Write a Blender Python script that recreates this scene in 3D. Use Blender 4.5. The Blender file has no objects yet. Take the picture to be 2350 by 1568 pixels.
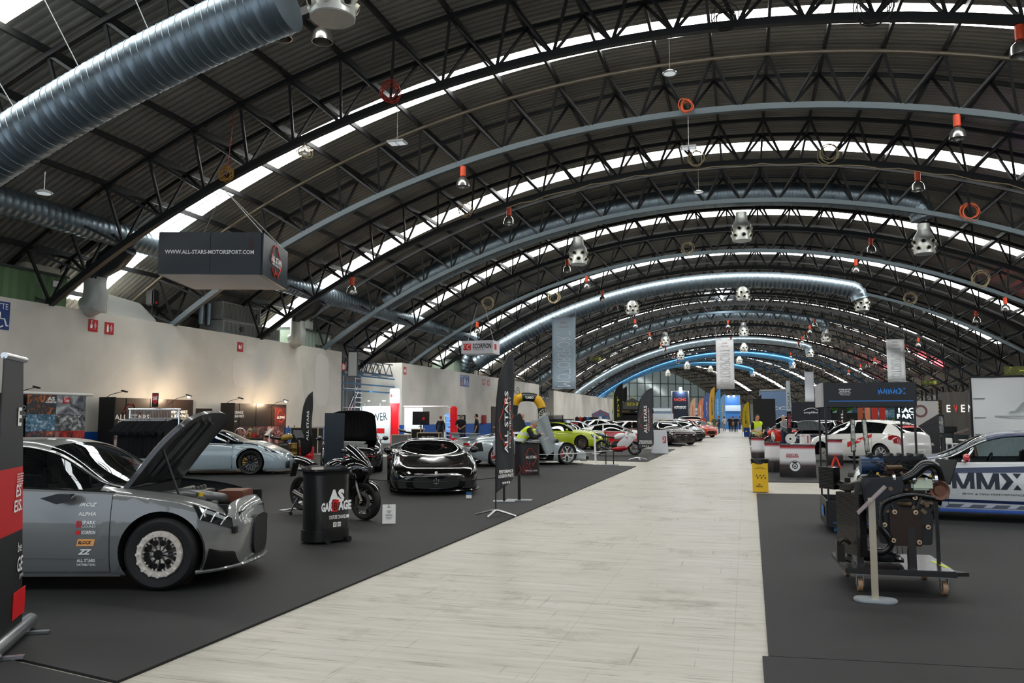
import bpy, bmesh, math, random
from math import sin, cos, pi, radians as RD, sqrt, atan2, hypot
from mathutils import Matrix, Vector, noise
random.seed(7)
SC = bpy.context.scene
COL = SC.collection
# ---------------------------------------------------------------- camera
EYE = 1.62; YAW = RD(15.84); PITCH = RD(5.3); FOC = 1880.0
cd = bpy.data.cameras.new('camera'); cam = bpy.data.objects.new('camera', cd); COL.objects.link(cam)
cam.location = (0, 0, EYE); cam.rotation_euler = (pi/2 + PITCH, 0, YAW)
cd.sensor_fit = 'HORIZONTAL'; cd.sensor_width = 36.0; cd.lens = 36.0*FOC/2350.0; cd.clip_start = .05; cd.clip_end = 600
SC.camera = cam
# ---------------------------------------------------------------- colour management and exposure
vs = SC.view_settings
vs.view_transform = 'Standard'; vs.look = 'None'; vs.gamma = 1.0; vs.use_curve_mapping = False; vs.exposure = EXPO = 0.45
SC.display_settings.display_device = 'sRGB'
# ---------------------------------------------------------------- daylight outside (enters behind the camera, where the end is left open to let it in)
W = bpy.data.worlds.new('World'); SC.world = W; W.use_nodes = True
wn = W.node_tree.nodes['Background']; wn.inputs[0].default_value = (0.78, 0.88, 1.0, 1); wn.inputs[1].default_value = 1.1
SKYLIGHT_POWER = 9.0
# ---------------------------------------------------------------- lamps of the hall
def lamp(kind, loc, power, color=(1, 1, 1), size=.3, rot=(0, 0, 0), spot=None):
    ld = bpy.data.lights.new('light', kind); ld.energy = power; ld.color = color
    if kind == 'AREA': ld.size = size
    else: ld.shadow_soft_size = size
    if spot: ld.spot_size = spot; ld.spot_blend = .6
    o = bpy.data.objects.new('light', ld); COL.objects.link(o); o.location = loc; o.rotation_euler = rot
    return o
# ---------------------------------------------------------------- materials
MATS = {}
def s2l(c):
    return tuple(((v/12.92) if v <= .04045 else ((v+.055)/1.055)**2.4) for v in c)
def hexc(h): return s2l(tuple(int(h[i:i+2], 16)/255. for i in (0, 2, 4)))
def mat(name, col='808080', rough=.5, metal=0., coat=0., emit=None, estr=1., nz=0., nscale=8., bump=0., trans=0., ior=1.45, alpha=1., spec=.5, bscale=None):
    if name in MATS: return MATS[name]
    m = bpy.data.materials.new(name); m.use_nodes = True; nt = m.node_tree; b = nt.nodes['Principled BSDF']
    c = hexc(col) if isinstance(col, str) else col
    b.inputs['Base Color'].default_value = (*c, 1); b.inputs['Roughness'].default_value = rough; b.inputs['Metallic'].default_value = metal
    b.inputs['Coat Weight'].default_value = coat; b.inputs['Coat Roughness'].default_value = .02
    b.inputs['Transmission Weight'].default_value = trans; b.inputs['IOR'].default_value = ior; b.inputs['Alpha'].default_value = alpha
    b.inputs['Specular IOR Level'].default_value = spec
    if emit is not None:
        b.inputs['Emission Color'].default_value = (*(hexc(emit) if isinstance(emit, str) else emit), 1); b.inputs['Emission Strength'].default_value = estr
    if nz or bump:
        tc = nt.nodes.new('ShaderNodeTexCoord'); n = nt.nodes.new('ShaderNodeTexNoise'); n.inputs['Scale'].default_value = nscale; n.inputs['Detail'].default_value = 4
        nt.links.new(tc.outputs['Object'], n.inputs['Vector'])
        if nz:
            r = nt.nodes.new('ShaderNodeMapRange'); r.inputs[3].default_value = 1-nz; r.inputs[4].default_value = 1+nz
            nt.links.new(n.outputs['Fac'], r.inputs[0])
            mx = nt.nodes.new('ShaderNodeVectorMath'); mx.operation = 'SCALE'; mx.inputs[0].default_value = c
            nt.links.new(r.outputs[0], mx.inputs['Scale']); nt.links.new(mx.outputs[0], b.inputs['Base Color'])
        if bump:
            bp = nt.nodes.new('ShaderNodeBump'); bp.inputs['Strength'].default_value = bump; bp.inputs['Distance'].default_value = .01
            if bscale:
                n2 = nt.nodes.new('ShaderNodeTexNoise'); n2.inputs['Scale'].default_value = bscale; nt.links.new(tc.outputs['Object'], n2.inputs['Vector']); nt.links.new(n2.outputs['Fac'], bp.inputs['Height'])
            else: nt.links.new(n.outputs['Fac'], bp.inputs['Height'])
            nt.links.new(bp.outputs[0], b.inputs['Normal'])
    MATS[name] = m; return m
def glossy(name, col, rough=.22): return mat(name, col, rough=rough, coat=1.0)
BLK = mat('black_plastic', '0c0c0d', .45)
BLKG = mat('black_gloss', '060607', .15, coat=1)
MATTE = mat('matte_black', '111112', .8)
WHT = mat('white_plastic', 'e9e9e6', .4)
WPRINT = mat('white_print', 'f2f2f0', .5)
REDP = mat('red_print', 'd3151c', .45)
ALU = mat('aluminium', 'c4c6c8', .28, metal=1)
STEEL = mat('brushed_steel', '9a9a98', .35, metal=1)
GALV = mat('galvanised_steel', 'a9b0b2', .36, metal=1, nz=.25, nscale=3)
CHR = mat('chrome', 'd8d8d8', .08, metal=1)
RUB = mat('rubber', '101010', .65)
GLS = mat('car_glass', '070b0d', .02, spec=.9, coat=.6)
def clear_glass(name, tint, f=.35):
    """see-through pane: tinted transparency with a mirror-like skin"""
    if name in MATS: return MATS[name]
    m = bpy.data.materials.new(name); m.use_nodes = True; nt = m.node_tree
    for n in list(nt.nodes):
        if n.type != 'OUTPUT_MATERIAL': nt.nodes.remove(n)
    out = [n for n in nt.nodes if n.type == 'OUTPUT_MATERIAL'][0]
    t = nt.nodes.new('ShaderNodeBsdfTransparent'); t.inputs[0].default_value = (*tint, 1)
    g = nt.nodes.new('ShaderNodeBsdfGlossy'); g.inputs['Roughness'].default_value = .02; g.inputs[0].default_value = (.9, .95, 1, 1)
    fr = nt.nodes.new('ShaderNodeFresnel'); fr.inputs[0].default_value = 1.6
    mx = nt.nodes.new('ShaderNodeMixShader')
    nt.links.new(fr.outputs[0], mx.inputs[0]); nt.links.new(t.outputs[0], mx.inputs[1]); nt.links.new(g.outputs[0], mx.inputs[2]); nt.links.new(mx.outputs[0], out.inputs[0])
    MATS[name] = m; return m
WIN = clear_glass('window_tint', (.5, .56, .57))
CLR = clear_glass('clear_lens', (.75, .78, .8))
ORG = mat('lamp_orange', 'c8431c', .45)
# ---------------------------------------------------------------- mesh builder
class MB:
    def __init__(s): s.v = []; s.f = []; s.mi = []; s.M = Matrix(); s.cur = 0
    def at(s, M): s.M = M; return s
    def add(s, vs, fs):
        o = len(s.v); s.v += [tuple(s.M @ Vector(p)) for p in vs]
        s.f += [tuple(i+o for i in f) for f in fs]; s.mi += [s.cur]*len(fs); return s
    def box(s, c, d, rz=0, R=None):
        hx, hy, hz = d[0]/2, d[1]/2, d[2]/2; C_ = Vector(c)
        R = R or Matrix.Rotation(rz, 3, 'Z')
        ps = [C_ + R @ Vector((x*hx, y*hy, z*hz)) for x in (-1, 1) for y in (-1, 1) for z in (-1, 1)]
        return s.add(ps, [(0, 1, 3, 2), (4, 6, 7, 5), (0, 4, 5, 1), (2, 3, 7, 6), (0, 2, 6, 4), (1, 5, 7, 3)])
    def beam(s, a, b, w, h=None, up=(0, 0, 1)):
        a = Vector(a); b = Vector(b); d = b-a; L = d.length
        if L < 1e-6: return s
        z = d/L; u = Vector(up)
        if abs(z.dot(u)) > .98: u = Vector((1, 0, 0))
        x = z.cross(u).normalized(); y = x.cross(z)
        h = h or w; ps = []
        for e in (a, b):
            for (i, j) in ((-1, -1), (1, -1), (1, 1), (-1, 1)): ps.append(e + x*i*w/2 + y*j*h/2)
        return s.add(ps, [(3, 2, 1, 0), (4, 5, 6, 7), (0, 1, 5, 4), (1, 2, 6, 5), (2, 3, 7, 6), (3, 0, 4, 7)])
    def cyl(s, a, b, r, r2=None, n=12, cap=True):
        a = Vector(a); b = Vector(b); d = b-a; z = d.normalized(); r2 = r if r2 is None else r2
        u = Vector((0, 0, 1)) if abs(z.z) < .9 else Vector((1, 0, 0))
        x = z.cross(u).normalized(); y = z.cross(x)
        ps = [e + (x*cos(2*pi*k/n) + y*sin(2*pi*k/n))*q for e, q in ((a, r), (b, r2)) for k in range(n)]
        fs = [(k, (k+1) % n, n+(k+1) % n, n+k) for k in range(n)]
        if cap: fs += [tuple(range(n-1, -1, -1)), tuple(range(n, 2*n))]
        return s.add(ps, fs)
    def tube(s, pts, r, n=8, cap=True, closed=False):
        pts = [Vector(p) for p in pts]; m = len(pts); rings = []; prev = None
        rr = r if isinstance(r, (list, tuple)) else [r]*m
        for i, p in enumerate(pts):
            if closed: d = pts[(i+1) % m]-pts[i-1]
            else: d = pts[min(i+1, m-1)]-pts[max(i-1, 0)]
            d.normalize()
            if prev is None:
                u = Vector((0, 0, 1)) if abs(d.z) < .9 else Vector((1, 0, 0)); x = d.cross(u).normalized()
            else:
                x = prev - d*prev.dot(d)
                if x.length < 1e-5: x = d.orthogonal()
                x.normalize()
            prev = x; y = d.cross(x)
            rings.append([p + (x*cos(2*pi*k/n)+y*sin(2*pi*k/n))*rr[i] for k in range(n)])
        vs = [q for R_ in rings for q in R_]; fs = []
        M_ = m if closed else m-1
        for i in range(M_):
            j = (i+1) % m
            for k in range(n): fs.append((i*n+k, i*n+(k+1) % n, j*n+(k+1) % n, j*n+k))
        if cap and not closed: fs += [tuple(range(n-1, -1, -1)), tuple(range((m-1)*n, m*n))]
        return s.add(vs, fs)
    def lathe(s, prof, n=24, axis='Z', c=(0, 0, 0), a0=0, a1=2*pi):
        """prof: (radius, height) list"""
        m = len(prof); full = abs(a1-a0-2*pi) < 1e-6; N = n if full else n+1; vs = []
        for (r, h) in prof:
            for k in range(N):
                t = a0+(a1-a0)*k/n; p = (r*cos(t), r*sin(t), h)
                if axis == 'Y': p = (p[0], p[2], p[1])
                if axis == 'X': p = (p[2], p[0], p[1])
                vs.append((p[0]+c[0], p[1]+c[1], p[2]+c[2]))
        fs = []
        for i in range(m-1):
            for k in range(n):
                k2 = (k+1) % N
                f = (i*N+k, i*N+k2, (i+1)*N+k2, (i+1)*N+k)
                fs.append(f[::-1] if axis == 'Y' else f)
        return s.add(vs, fs)
    def sphere(s, c, r, n=12, sc=(1, 1, 1)):
        vs = []; fs = []
        for i in range(n//2+1):
            t = pi*i/(n//2)
            for k in range(n): vs.append((c[0]+r*sc[0]*sin(t)*cos(2*pi*k/n), c[1]+r*sc[1]*sin(t)*sin(2*pi*k/n), c[2]+r*sc[2]*cos(t)))
        for i in range(n//2):
            for k in range(n): fs.append((i*n+k, (i+1)*n+k, (i+1)*n+(k+1) % n, i*n+(k+1) % n))
        return s.add(vs, fs)
    def prism(s, poly, y0, y1, plane='XZ'):
        """poly in 2D, extruded along the third axis"""
        n = len(poly)
        def P(p, t):
            return {'XZ': (p[0], t, p[1]), 'XY': (p[0], p[1], t), 'YZ': (t, p[0], p[1])}[plane]
        vs = [P(p, y0) for p in poly] + [P(p, y1) for p in poly]
        fs = [tuple(range(n)), tuple(range(2*n-1, n-1, -1))] + [(k+n, (k+1) % n+n, (k+1) % n, k) for k in range(n)]
        return s.add(vs, fs)
    def grid(s, rows):
        m = len(rows); n = len(rows[0])
        return s.add([p for r in rows for p in r], [(i*n+k, i*n+k+1, (i+1)*n+k+1, (i+1)*n+k) for i in range(m-1) for k in range(n-1)])
    def quad(s, a, b, c, d): return s.add([a, b, c, d], [(0, 1, 2, 3)])
    def build(s, name, m, parent=None, smooth=False, ang=35, fix=True, bevel=0):
        me = bpy.data.meshes.new(name); me.from_pydata(s.v, [], s.f)
        for q in (m if isinstance(m, (list, tuple)) else [m]): me.materials.append(q)
        if any(s.mi): me.polygons.foreach_set('material_index', s.mi)
        if fix:
            bm = bmesh.new(); bm.from_mesh(me)
            if smooth: bmesh.ops.remove_doubles(bm, verts=bm.verts, dist=1e-5)
            bmesh.ops.recalc_face_normals(bm, faces=bm.faces)
            if bevel: bmesh.ops.bevel(bm, geom=[e for e in bm.edges if len(e.link_faces) == 2 and e.calc_face_angle(0) > .6], offset=bevel, segments=2, affect='EDGES', clamp_overlap=True)
            bm.to_mesh(me); bm.free()
        me.update()
        if smooth:
            me.polygons.foreach_set('use_smooth', [True]*len(me.polygons))
            try: me.set_sharp_from_angle(angle=RD(ang))
            except Exception: pass
        o = bpy.data.objects.new(name, me); COL.objects.link(o)
        if parent: o.parent = parent
        return o
def tag(o, label=None, cat=None, group=None, kind=None):
    if label: o['label'] = label
    if cat: o['category'] = cat
    if group: o['group'] = group
    if kind: o['kind'] = kind
    return o
def thing(name, label, cat, loc=(0, 0, 0), rz=0, group=None):
    o = bpy.data.objects.new(name, None); COL.objects.link(o); o.empty_display_size = .1
    o.location = loc; o.rotation_euler = (0, 0, rz); return tag(o, label, cat, group)
def struct(o): o['kind'] = 'structure'; return o
KIDS = {}
def copy_tree(o, parent=None):
    c = o.copy(); COL.objects.link(c)
    if parent: c.parent = parent
    for ch in [q for q in COL.objects if q.parent == o]: copy_tree(ch, c)
    return c
def dup(o, loc, rz=0, label=None, group=None, sc=None):
    c = copy_tree(o); c.location = loc; c.rotation_euler = (0, 0, rz)
    if label: c['label'] = label
    if group: c['group'] = group
    if sc: c.scale = sc
    return c
FONT = {}
def lettering(txt, w, h, M, m, parent, d=.004, bold=0.0, name='lettering', shear=0, align='C'):
    """text fitted into w x h, standing in the local XZ plane of M and facing -Y"""
    cu = bpy.data.curves.new('txt', 'FONT'); cu.body = txt; cu.offset = bold; cu.shear = shear; cu.resolution_u = 2; cu.space_line = .95
    if align == 'L': cu.align_x = 'LEFT'
    elif align == 'C': cu.align_x = 'CENTER'
    t = bpy.data.objects.new('txt', cu); COL.objects.link(t); bpy.context.view_layer.update()
    me = bpy.data.meshes.new_from_object(t.evaluated_get(bpy.context.evaluated_depsgraph_get()))
    bpy.data.objects.remove(t); bpy.data.curves.remove(cu)
    if not me.vertices: return None
    xs = [v.co.x for v in me.vertices]; ys = [v.co.y for v in me.vertices]
    x0, x1, y0, y1 = min(xs), max(xs), min(ys), max(ys); cx = (x0+x1)/2; cy = (y0+y1)/2
    sx = w/max(x1-x0, 1e-6); sy = h/max(y1-y0, 1e-6)
    for v in me.vertices: v.co = M @ Vector(((v.co.x-cx)*sx, -d, (v.co.y-cy)*sy))
    me.materials.clear(); me.materials.append(m)
    o = bpy.data.objects.new(name, me); COL.objects.link(o); o.parent = parent; return o
def T(x=0, y=0, z=0): return Matrix.Translation((x, y, z))
def RX(a): return Matrix.Rotation(a, 4, 'X')
def RY(a): return Matrix.Rotation(a, 4, 'Y')
def RZ(a): return Matrix.Rotation(a, 4, 'Z')
# ================================================================ THE HALL
XC = -1.0; RB = 36.0; ZC = 1.62+10.2-RB; RT = 37.4; RR = 37.72; DA = RD(2.62); A0 = RD(-0.93)
S0 = 122.; RC = 110.; SEND = 196.
def axis(s):
    if s < S0: return 0., s, 0.
    h = (s-S0)/RC; return -RC*(1-cos(h)), S0+RC*sin(h), h
def hall(s, u, z):
    x, y, h = axis(s); return Vector((x+u*cos(h), y+u*sin(h), z))
def arcp(R, a): return XC+R*sin(a), ZC+R*cos(a)
def hz(s, R, a):
    u, z = arcp(R, a); return hall(s, u, z)
TS = [21.3+6.03*(i-2) for i in range(-1, 32)]; TS[2] = 15.95
# ---- floor: dark carpet over a pale deck
def carpet_mat():
    m = mat('dark_carpet', '3a3836', .72); nt = m.node_tree; b = nt.nodes['Principled BSDF']
    tc = nt.nodes.new('ShaderNodeTexCoord'); n = nt.nodes.new('ShaderNodeTexNoise'); n.inputs['Scale'].default_value = .35; n.inputs['Detail'].default_value = 6
    n2 = nt.nodes.new('ShaderNodeTexNoise'); n2.inputs['Scale'].default_value = 160
    r = nt.nodes.new('ShaderNodeValToRGB'); r.color_ramp.elements[0].position = .3; r.color_ramp.elements[0].color = (*hexc('0e0f10'), 1); r.color_ramp.elements[1].position = .7; r.color_ramp.elements[1].color = (*hexc('1a1a1b'), 1)
    bp = nt.nodes.new('ShaderNodeBump'); bp.inputs['Strength'].default_value = .12; bp.inputs['Distance'].default_value = .004
    nt.links.new(tc.outputs['Object'], n.inputs[0]); nt.links.new(tc.outputs['Object'], n2.inputs[0]); nt.links.new(n.outputs[0], r.inputs[0]); nt.links.new(r.outputs[0], b.inputs['Base Color'])
    nt.links.new(n2.outputs[0], bp.inputs['Height']); nt.links.new(bp.outputs[0], b.inputs['Normal']); return m
def deck_mat():
    """painted boards: seams every 2.4 m, scuffs running across, dark dirt streaks and pale tape marks"""
    m = mat('painted_deck', 'c9c3b4', .42); nt = m.node_tree; b = nt.nodes['Principled BSDF']; N = nt.nodes.new; L = nt.links.new
    tc = N('ShaderNodeTexCoord'); mp = N('ShaderNodeMapping'); mp.inputs['Scale'].default_value = (.5, 6, 1); L(tc.outputs['Object'], mp.inputs[0])
    n = N('ShaderNodeTexNoise'); n.inputs['Scale'].default_value = 1.7; n.inputs['Detail'].default_value = 9; n.inputs['Roughness'].default_value = .65; L(mp.outputs[0], n.inputs[0])
    r = N('ShaderNodeValToRGB'); e = r.color_ramp.elements; e[0].position = .28; e[0].color = (*hexc('7f7a70'), 1); e[1].position = .62; e[1].color = (*hexc('b9b5ab'), 1)
    x = e.new(.4); x.color = (*hexc('aaa599'), 1); L(n.outputs[0], r.inputs[0])
    # streaky scuffs across
    mp2 = N('ShaderNodeMapping'); mp2.inputs['Scale'].default_value = (1.6, 46, 1); L(tc.outputs['Object'], mp2.inputs[0])
    n2 = N('ShaderNodeTexNoise'); n2.inputs['Scale'].default_value = 1; n2.inputs['Detail'].default_value = 3; L(mp2.outputs[0], n2.inputs[0])
    r2 = N('ShaderNodeValToRGB'); r2.color_ramp.elements[0].position = .60; r2.color_ramp.elements[0].color = (1, 1, 1, 1); r2.color_ramp.elements[1].position = .70; r2.color_ramp.elements[1].color = (.35, .33, .3, 1); L(n2.outputs[0], r2.inputs[0])
    # streaky scuffs along
    mp3 = N('ShaderNodeMapping'); mp3.inputs['Scale'].default_value = (22.6, .9, 1); mp3.inputs['Location'].default_value = (3, 5, 0); L(tc.outputs['Object'], mp3.inputs[0])
    n3 = N('ShaderNodeTexNoise'); n3.inputs['Scale'].default_value = 1; n3.inputs['Detail'].default_value = 2; L(mp3.outputs[0], n3.inputs[0])
    r3 = N('ShaderNodeValToRGB'); r3.color_ramp.elements[0].position = .68; r3.color_ramp.elements[0].color = (1, 1, 1, 1); r3.color_ramp.elements[1].position = .72; r3.color_ramp.elements[1].color = (.3, .28, .26, 1); L(n3.outputs[0], r3.inputs[0])
    # blotches of ground-in dirt
    n4 = N('ShaderNodeTexNoise'); n4.inputs['Scale'].default_value = .9; n4.inputs['Detail'].default_value = 7; n4.inputs['Roughness'].default_value = .75; L(tc.outputs['Object'], n4.inputs[0])
    r4 = N('ShaderNodeValToRGB'); r4.color_ramp.elements[0].position = .54; r4.color_ramp.elements[0].color = (1, 1, 1, 1); r4.color_ramp.elements[1].position = .74; r4.color_ramp.elements[1].color = (.5, .45, .4, 1); L(n4.outputs[0], r4.inputs[0])
    # seams
    sp = N('ShaderNodeSeparateXYZ'); L(tc.outputs['Object'], sp.inputs[0])
    def seam(out, per, off, wd):
        a = N('ShaderNodeMath'); a.operation = 'ADD'; a.inputs[1].default_value = off; L(out, a.inputs[0])
        q = N('ShaderNodeMath'); q.operation = 'PINGPONG'; q.inputs[1].default_value = per/2; L(a.outputs[0], q.inputs[0])
        g = N('ShaderNodeMapRange'); g.inputs[1].default_value = 0; g.inputs[2].default_value = wd; g.inputs[3].default_value = .3; g.inputs[4].default_value = 1; L(q.outputs[0], g.inputs[0]); return g.outputs[0]
    outs = [r.outputs[0]]
    def mul(a, bb, f=1):
        q = N('ShaderNodeMix'); q.data_type = 'RGBA'; q.blend_type = 'MULTIPLY'; q.inputs[0].default_value = f; L(a, q.inputs[6]); L(bb, q.inputs[7]); return q.outputs[2]
    c = mul(r.outputs[0], r2.outputs[0], .8); c = mul(c, r3.outputs[0], .55); c = mul(c, r4.outputs[0], .95)
    c = mul(c, seam(sp.outputs[1], 2.44, .35, .006)); c = mul(c, seam(sp.outputs[0], 1.22, .12, .004), .55)
    L(c, b.inputs['Base Color'])
    bp = N('ShaderNodeBump'); bp.inputs['Strength'].default_value = .08; L(n.outputs[0], bp.inputs['Height']); L(bp.outputs[0], b.inputs['Normal'])
    rr = N('ShaderNodeMapRange'); rr.inputs[3].default_value = .25; rr.inputs[4].default_value = .55; L(n4.outputs[0], rr.inputs[0]); L(rr.outputs[0], b.inputs['Roughness'])
    return m
CARPET = carpet_mat(); DECK = deck_mat()
struct(MB().grid([[(x, y, -.012) for x in (-60, -20, 0, 30)] for y in (-14, 20, 60, 120, 215)]).build('floor', DECK))
def slab(name, pts, z, m):
    return MB().prism(pts, -.012, z, 'XY').build(name, m)
WR = .11; WL = -3.56     # edges of the walkway
tag(slab('carpet', [(-21.58, 8.2), (-3.76, 4.35), (-3.72, 8.2), (WL-.02, 24.2), (-21.58, 27.3)], .006, CARPET), 'dark grey carpet under the grey show car and the black supercar', 'carpet')
tag(slab('carpet', [(-21.58, 8.15), (-21.58, -12), (-4.0, -12), (-3.76, 4.3)], .006, CARPET), 'dark carpet in the bottom left corner in front of the banner stand', 'carpet')
tag(slab('carpet', [(-21.58, 27.35), (WL-.02, 24.25), (WL+.02, 27.6), (-9, 29.8), (-21.58, 33.5)], .005, CARPET), 'dark carpet strip under the nose of the silver scissor-door car', 'carpet')
tag(slab('carpet', [(-21.58, 35.4), (-8, 31.6), (-3.52, 30.6), (-3.5, 43.0), (-21.58, 49)], .006, CARPET), 'dark carpet below the red and white motorbike by the walkway', 'carpet')
tag(slab('carpet', [(-21.58, 52), (-3.5, 46.5), (-3.45, 80), (-21.58, 90)], .006, CARPET), 'dark carpet under the far row of parked show cars', 'carpet')
tag(slab('carpet', [(WR+.0, -12), (22.6, -12), (22.6, 7.98), (WR-.04, 5.98)], .008, CARPET), 'dark carpet sheet in the bottom right corner of the hall', 'carpet')
tag(slab('carpet', [(WR-.0, 6.0), (22.6, 8.05), (22.6, 20.4), (WR+.08, 18.5)], .006, CARPET), 'dark carpet under the engine trolley and the lectern', 'carpet')
tag(slab('carpet', [(WR+.06, 21.9), (22.6, 23.4), (22.6, 50), (WR+.1, 47)], .006, CARPET), 'dark carpet under the brake brand counters and white hatchback', 'carpet')
tag(slab('carpet', [(WR+.1, 50), (22.6, 52), (22.6, 100), (WR+.1, 98)], .006, CARPET), 'dark carpet of the far right stands behind the black panel', 'carpet')
# ---- roof skin: corrugated sheets bent over the arch, with translucent strips
ROOF = mat('roof_sheet', '8c8880', .6, nz=.25, nscale=.8)
TRL = mat('translucent_sheet', 'f4f8fa', .5, emit=(.86, .95, 1.0), estr=SKYLIGHT_POWER)
def skin(s0, s1, pitch, n, a0, a1, amp=.06):
    rows = []; k = 0; s = s0; ss = []
    while s < s1-1e-6:
        for (d, q) in ((0, 0), (.35, 0), (.5, 1), (.85, 1)):
            if s+d*pitch < s1: ss.append((s+d*pitch, q))
        s += pitch
    ss.append((s1, 0))
    return [[tuple(hz(t, RR+q*amp, a0+(a1-a0)*i/n)) for i in range(n+1)] for (t, q) in ss]
def skylight_mat():
    m = bpy.data.materials.new('skylight'); m.use_nodes = True; nt = m.node_tree; b = nt.nodes['Principled BSDF']; N = nt.nodes.new; L = nt.links.new
    tc = N('ShaderNodeTexCoord'); mp = N('ShaderNodeMapping'); mp.inputs['Scale'].default_value = (1, 9, 1); L(tc.outputs['Object'], mp.inputs[0])
    n = N('ShaderNodeTexNoise'); n.inputs['Scale'].default_value = 1.2; n.inputs['Detail'].default_value = 6; L(mp.outputs[0], n.inputs[0])
    r = N('ShaderNodeValToRGB'); r.color_ramp.elements[0].position = .3; r.color_ramp.elements[0].color = (.55, .56, .54, 1); r.color_ramp.elements[1].position = .55; r.color_ramp.elements[1].color = (1, .985, .95, 1); L(n.outputs[0], r.inputs[0])
    L(r.outputs[0], b.inputs['Emission Color']); b.inputs['Emission Strength'].default_value = SKYLIGHT_POWER; b.inputs['Base Color'].default_value = (.8, .85, .85, 1); return m
SKYM = skylight_mat()
strips = [-.1+12.06*k for k in range(0, 16)]; strips[1] = 12.75
aL, aR = RD(-40), RD(40.3); sk0, sk1 = RD(-37), RD(33)
prev = -14.; mb = MB()
for i, s in enumerate(strips):
    p = .25 if s < 75 else .5
    mb.grid(skin(prev, s, p, 40, aL, aR))
    mb.grid(skin(s, s+1.22, .25, 3, aL, sk0)); mb.grid(skin(s, s+1.22, .25, 6, sk1, aR))
    g = MB(); g.grid(skin(s, s+1.22, .25, 30, sk0, sk1)); struct(g.build('window_%d' % (i+1), SKYM, fix=False))
    prev = s+1.22
mb.grid(skin(prev, SEND, .5, 40, aL, aR))
struct(mb.build('ceiling', ROOF, fix=False))
# ---- lattice arches (one thing each: bottom chord, two top chords, pyramid web of struts)
DKST = mat('truss_black', '16181a', .5, nz=.15); TEAL = mat('truss_grey_blue', '3d4a50', .45); BRN = mat('truss_brown', '241c19', .5); BLU = mat('truss_blue', '2b5d86', .5)
NB = [k for k in range(-15, 15)]
def chord(mb, s, da, R, w, h, k0, k1, n=2):
    pts = [A0+DA*(k0+(k1-k0)*i/(n*(k1-k0)*1.0)) for i in range(int(n*(k1-k0))+1)]
    for i in range(len(pts)-1):
        a = hz(s+da, R, pts[i]); b = hz(s+da, R, pts[i+1]); mb.beam(a, b, w, h, up=(0, 1, 0))
sm = MB(); sm.beam((0, 0, 0), (0, 0, 1), 1, 1); STRUT = None
def strut_obj(a, b, w, m, parent):
    global STRUT
    if STRUT is None: STRUT = {}
    if m.name not in STRUT:
        q = MB(); q.beam((0, 0, 0), (0, 0, 1), 1, 1, up=(0, 1, 0)); o = q.build('strut', m); STRUT[m.name] = o.data; bpy.data.objects.remove(o)
    o = bpy.data.objects.new('strut', STRUT[m.name]); COL.objects.link(o); o.parent = parent
    d = b-a; Q = d.to_track_quat('Z', 'Y'); o.matrix_local = Matrix.Translation(a) @ Q.to_matrix().to_4x4() @ Matrix.Diagonal((w, w, d.length, 1))
    return o
ORD = ['first', 'second', 'third', 'fourth', 'fifth', 'sixth', 'seventh', 'eighth', 'ninth', 'tenth', 'eleventh', 'twelfth', 'thirteenth', 'fourteenth', 'fifteenth', 'sixteenth', 'seventeenth', 'eighteenth', 'nineteenth', 'twentieth']; ORD += ['twenty-'+q for q in ORD[:9]]+['thirtieth', 'thirty-first']
for i, s in enumerate(TS):
    if s < 8 or s > 190: continue
    n_ = i-1
    m = TEAL if (n_ in (3, 5, 7, 9, 12, 14)) else (DKST if n_ < 8 else (BLU if n_ in (20, 24) else BRN if n_ % 3 == 0 else DKST))
    nm = 'grey-blue' if m is TEAL else ('blue' if m is BLU else 'black')
    vis = n_   # 1 = nearest in the frame
    lab = '%s lattice roof arch, %s in the row counted from the camera' % (nm, ORD[max(0, vis)])
    t = thing('roof_arch', lab, 'roof truss', group='lattice roof arches')
    k0, k1 = -14, 14.5
    b = MB(); chord(b, s, 0, RB, .2, .2, k0, k1); b.build('bottom_chord', m, t)
    if m is TEAL: m = DKST
    for j, da in enumerate((-.9, .9)):
        b = MB()
        if n_ == 3 and j == 0:
            b.tube([hz(s+da, RT, A0+DA*(k0+.5*q)) for q in range(int((k1-k0)*2)+1)], .07, 10); b.build('top_chord', mat('pipe_brass', '6f675a', .35, metal=.7), t, smooth=True)
        else:
            chord(b, s, da, RT, .13, .13, k0+.5, k1-.5, 1); b.build('top_chord', m, t)
    web = []
    for k in range(k0, 15):
        p = hz(s, RB, A0+DA*k)
        for da in (-.9, .9):
            for e in (-.5, .5):
                if k+e < k0 or k+e > 14.5: continue
                web.append((p, hz(s+da, RT, A0+DA*(k+e))))
    for k in range(k0, 15):
        web.append((hz(s-.9, RT, A0+DA*(k+.5)), hz(s+.9, RT, A0+DA*(k+.5))))
    if 1 <= n_ <= 4:
        near = [w for w in web if True]
        vis_w = [w for w in near if (n_ > 1 or w[0].x < 2)][:100]
        rest = [w for w in near if w not in vis_w]
        for a, c in vis_w: strut_obj(a, c, .075, m, t)
    else: rest = web
    if rest:
        b = MB()
        for a, c in rest: b.beam(a, c, .075, .075)
        o = b.build('web', m, t, fix=False)
        if 1 <= n_ <= 4: o['kind'] = 'stuff'
# purlins along the hall at every top node, with short knee braces
PUR = mat('purlin', '1b1c1d', .55)
ks = list(range(-14, 14))
for q, k in enumerate(ks):
    b = MB(); a = A0+DA*(k+.5); st = [-14, S0]+[S0+6*j for j in range(1, 13)]
    for j in range(len(st)-1): b.beam(hz(st[j], RT+.16, a), hz(st[j+1], RT+.16, a), .09, .16)
    struct(b.build('trim_%d' % (q+1), PUR, fix=False))
# knee braces from bottom nodes out to the purlins between arches
for i, s in enumerate(TS):
    if s < 8 or s > 110: continue
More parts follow.
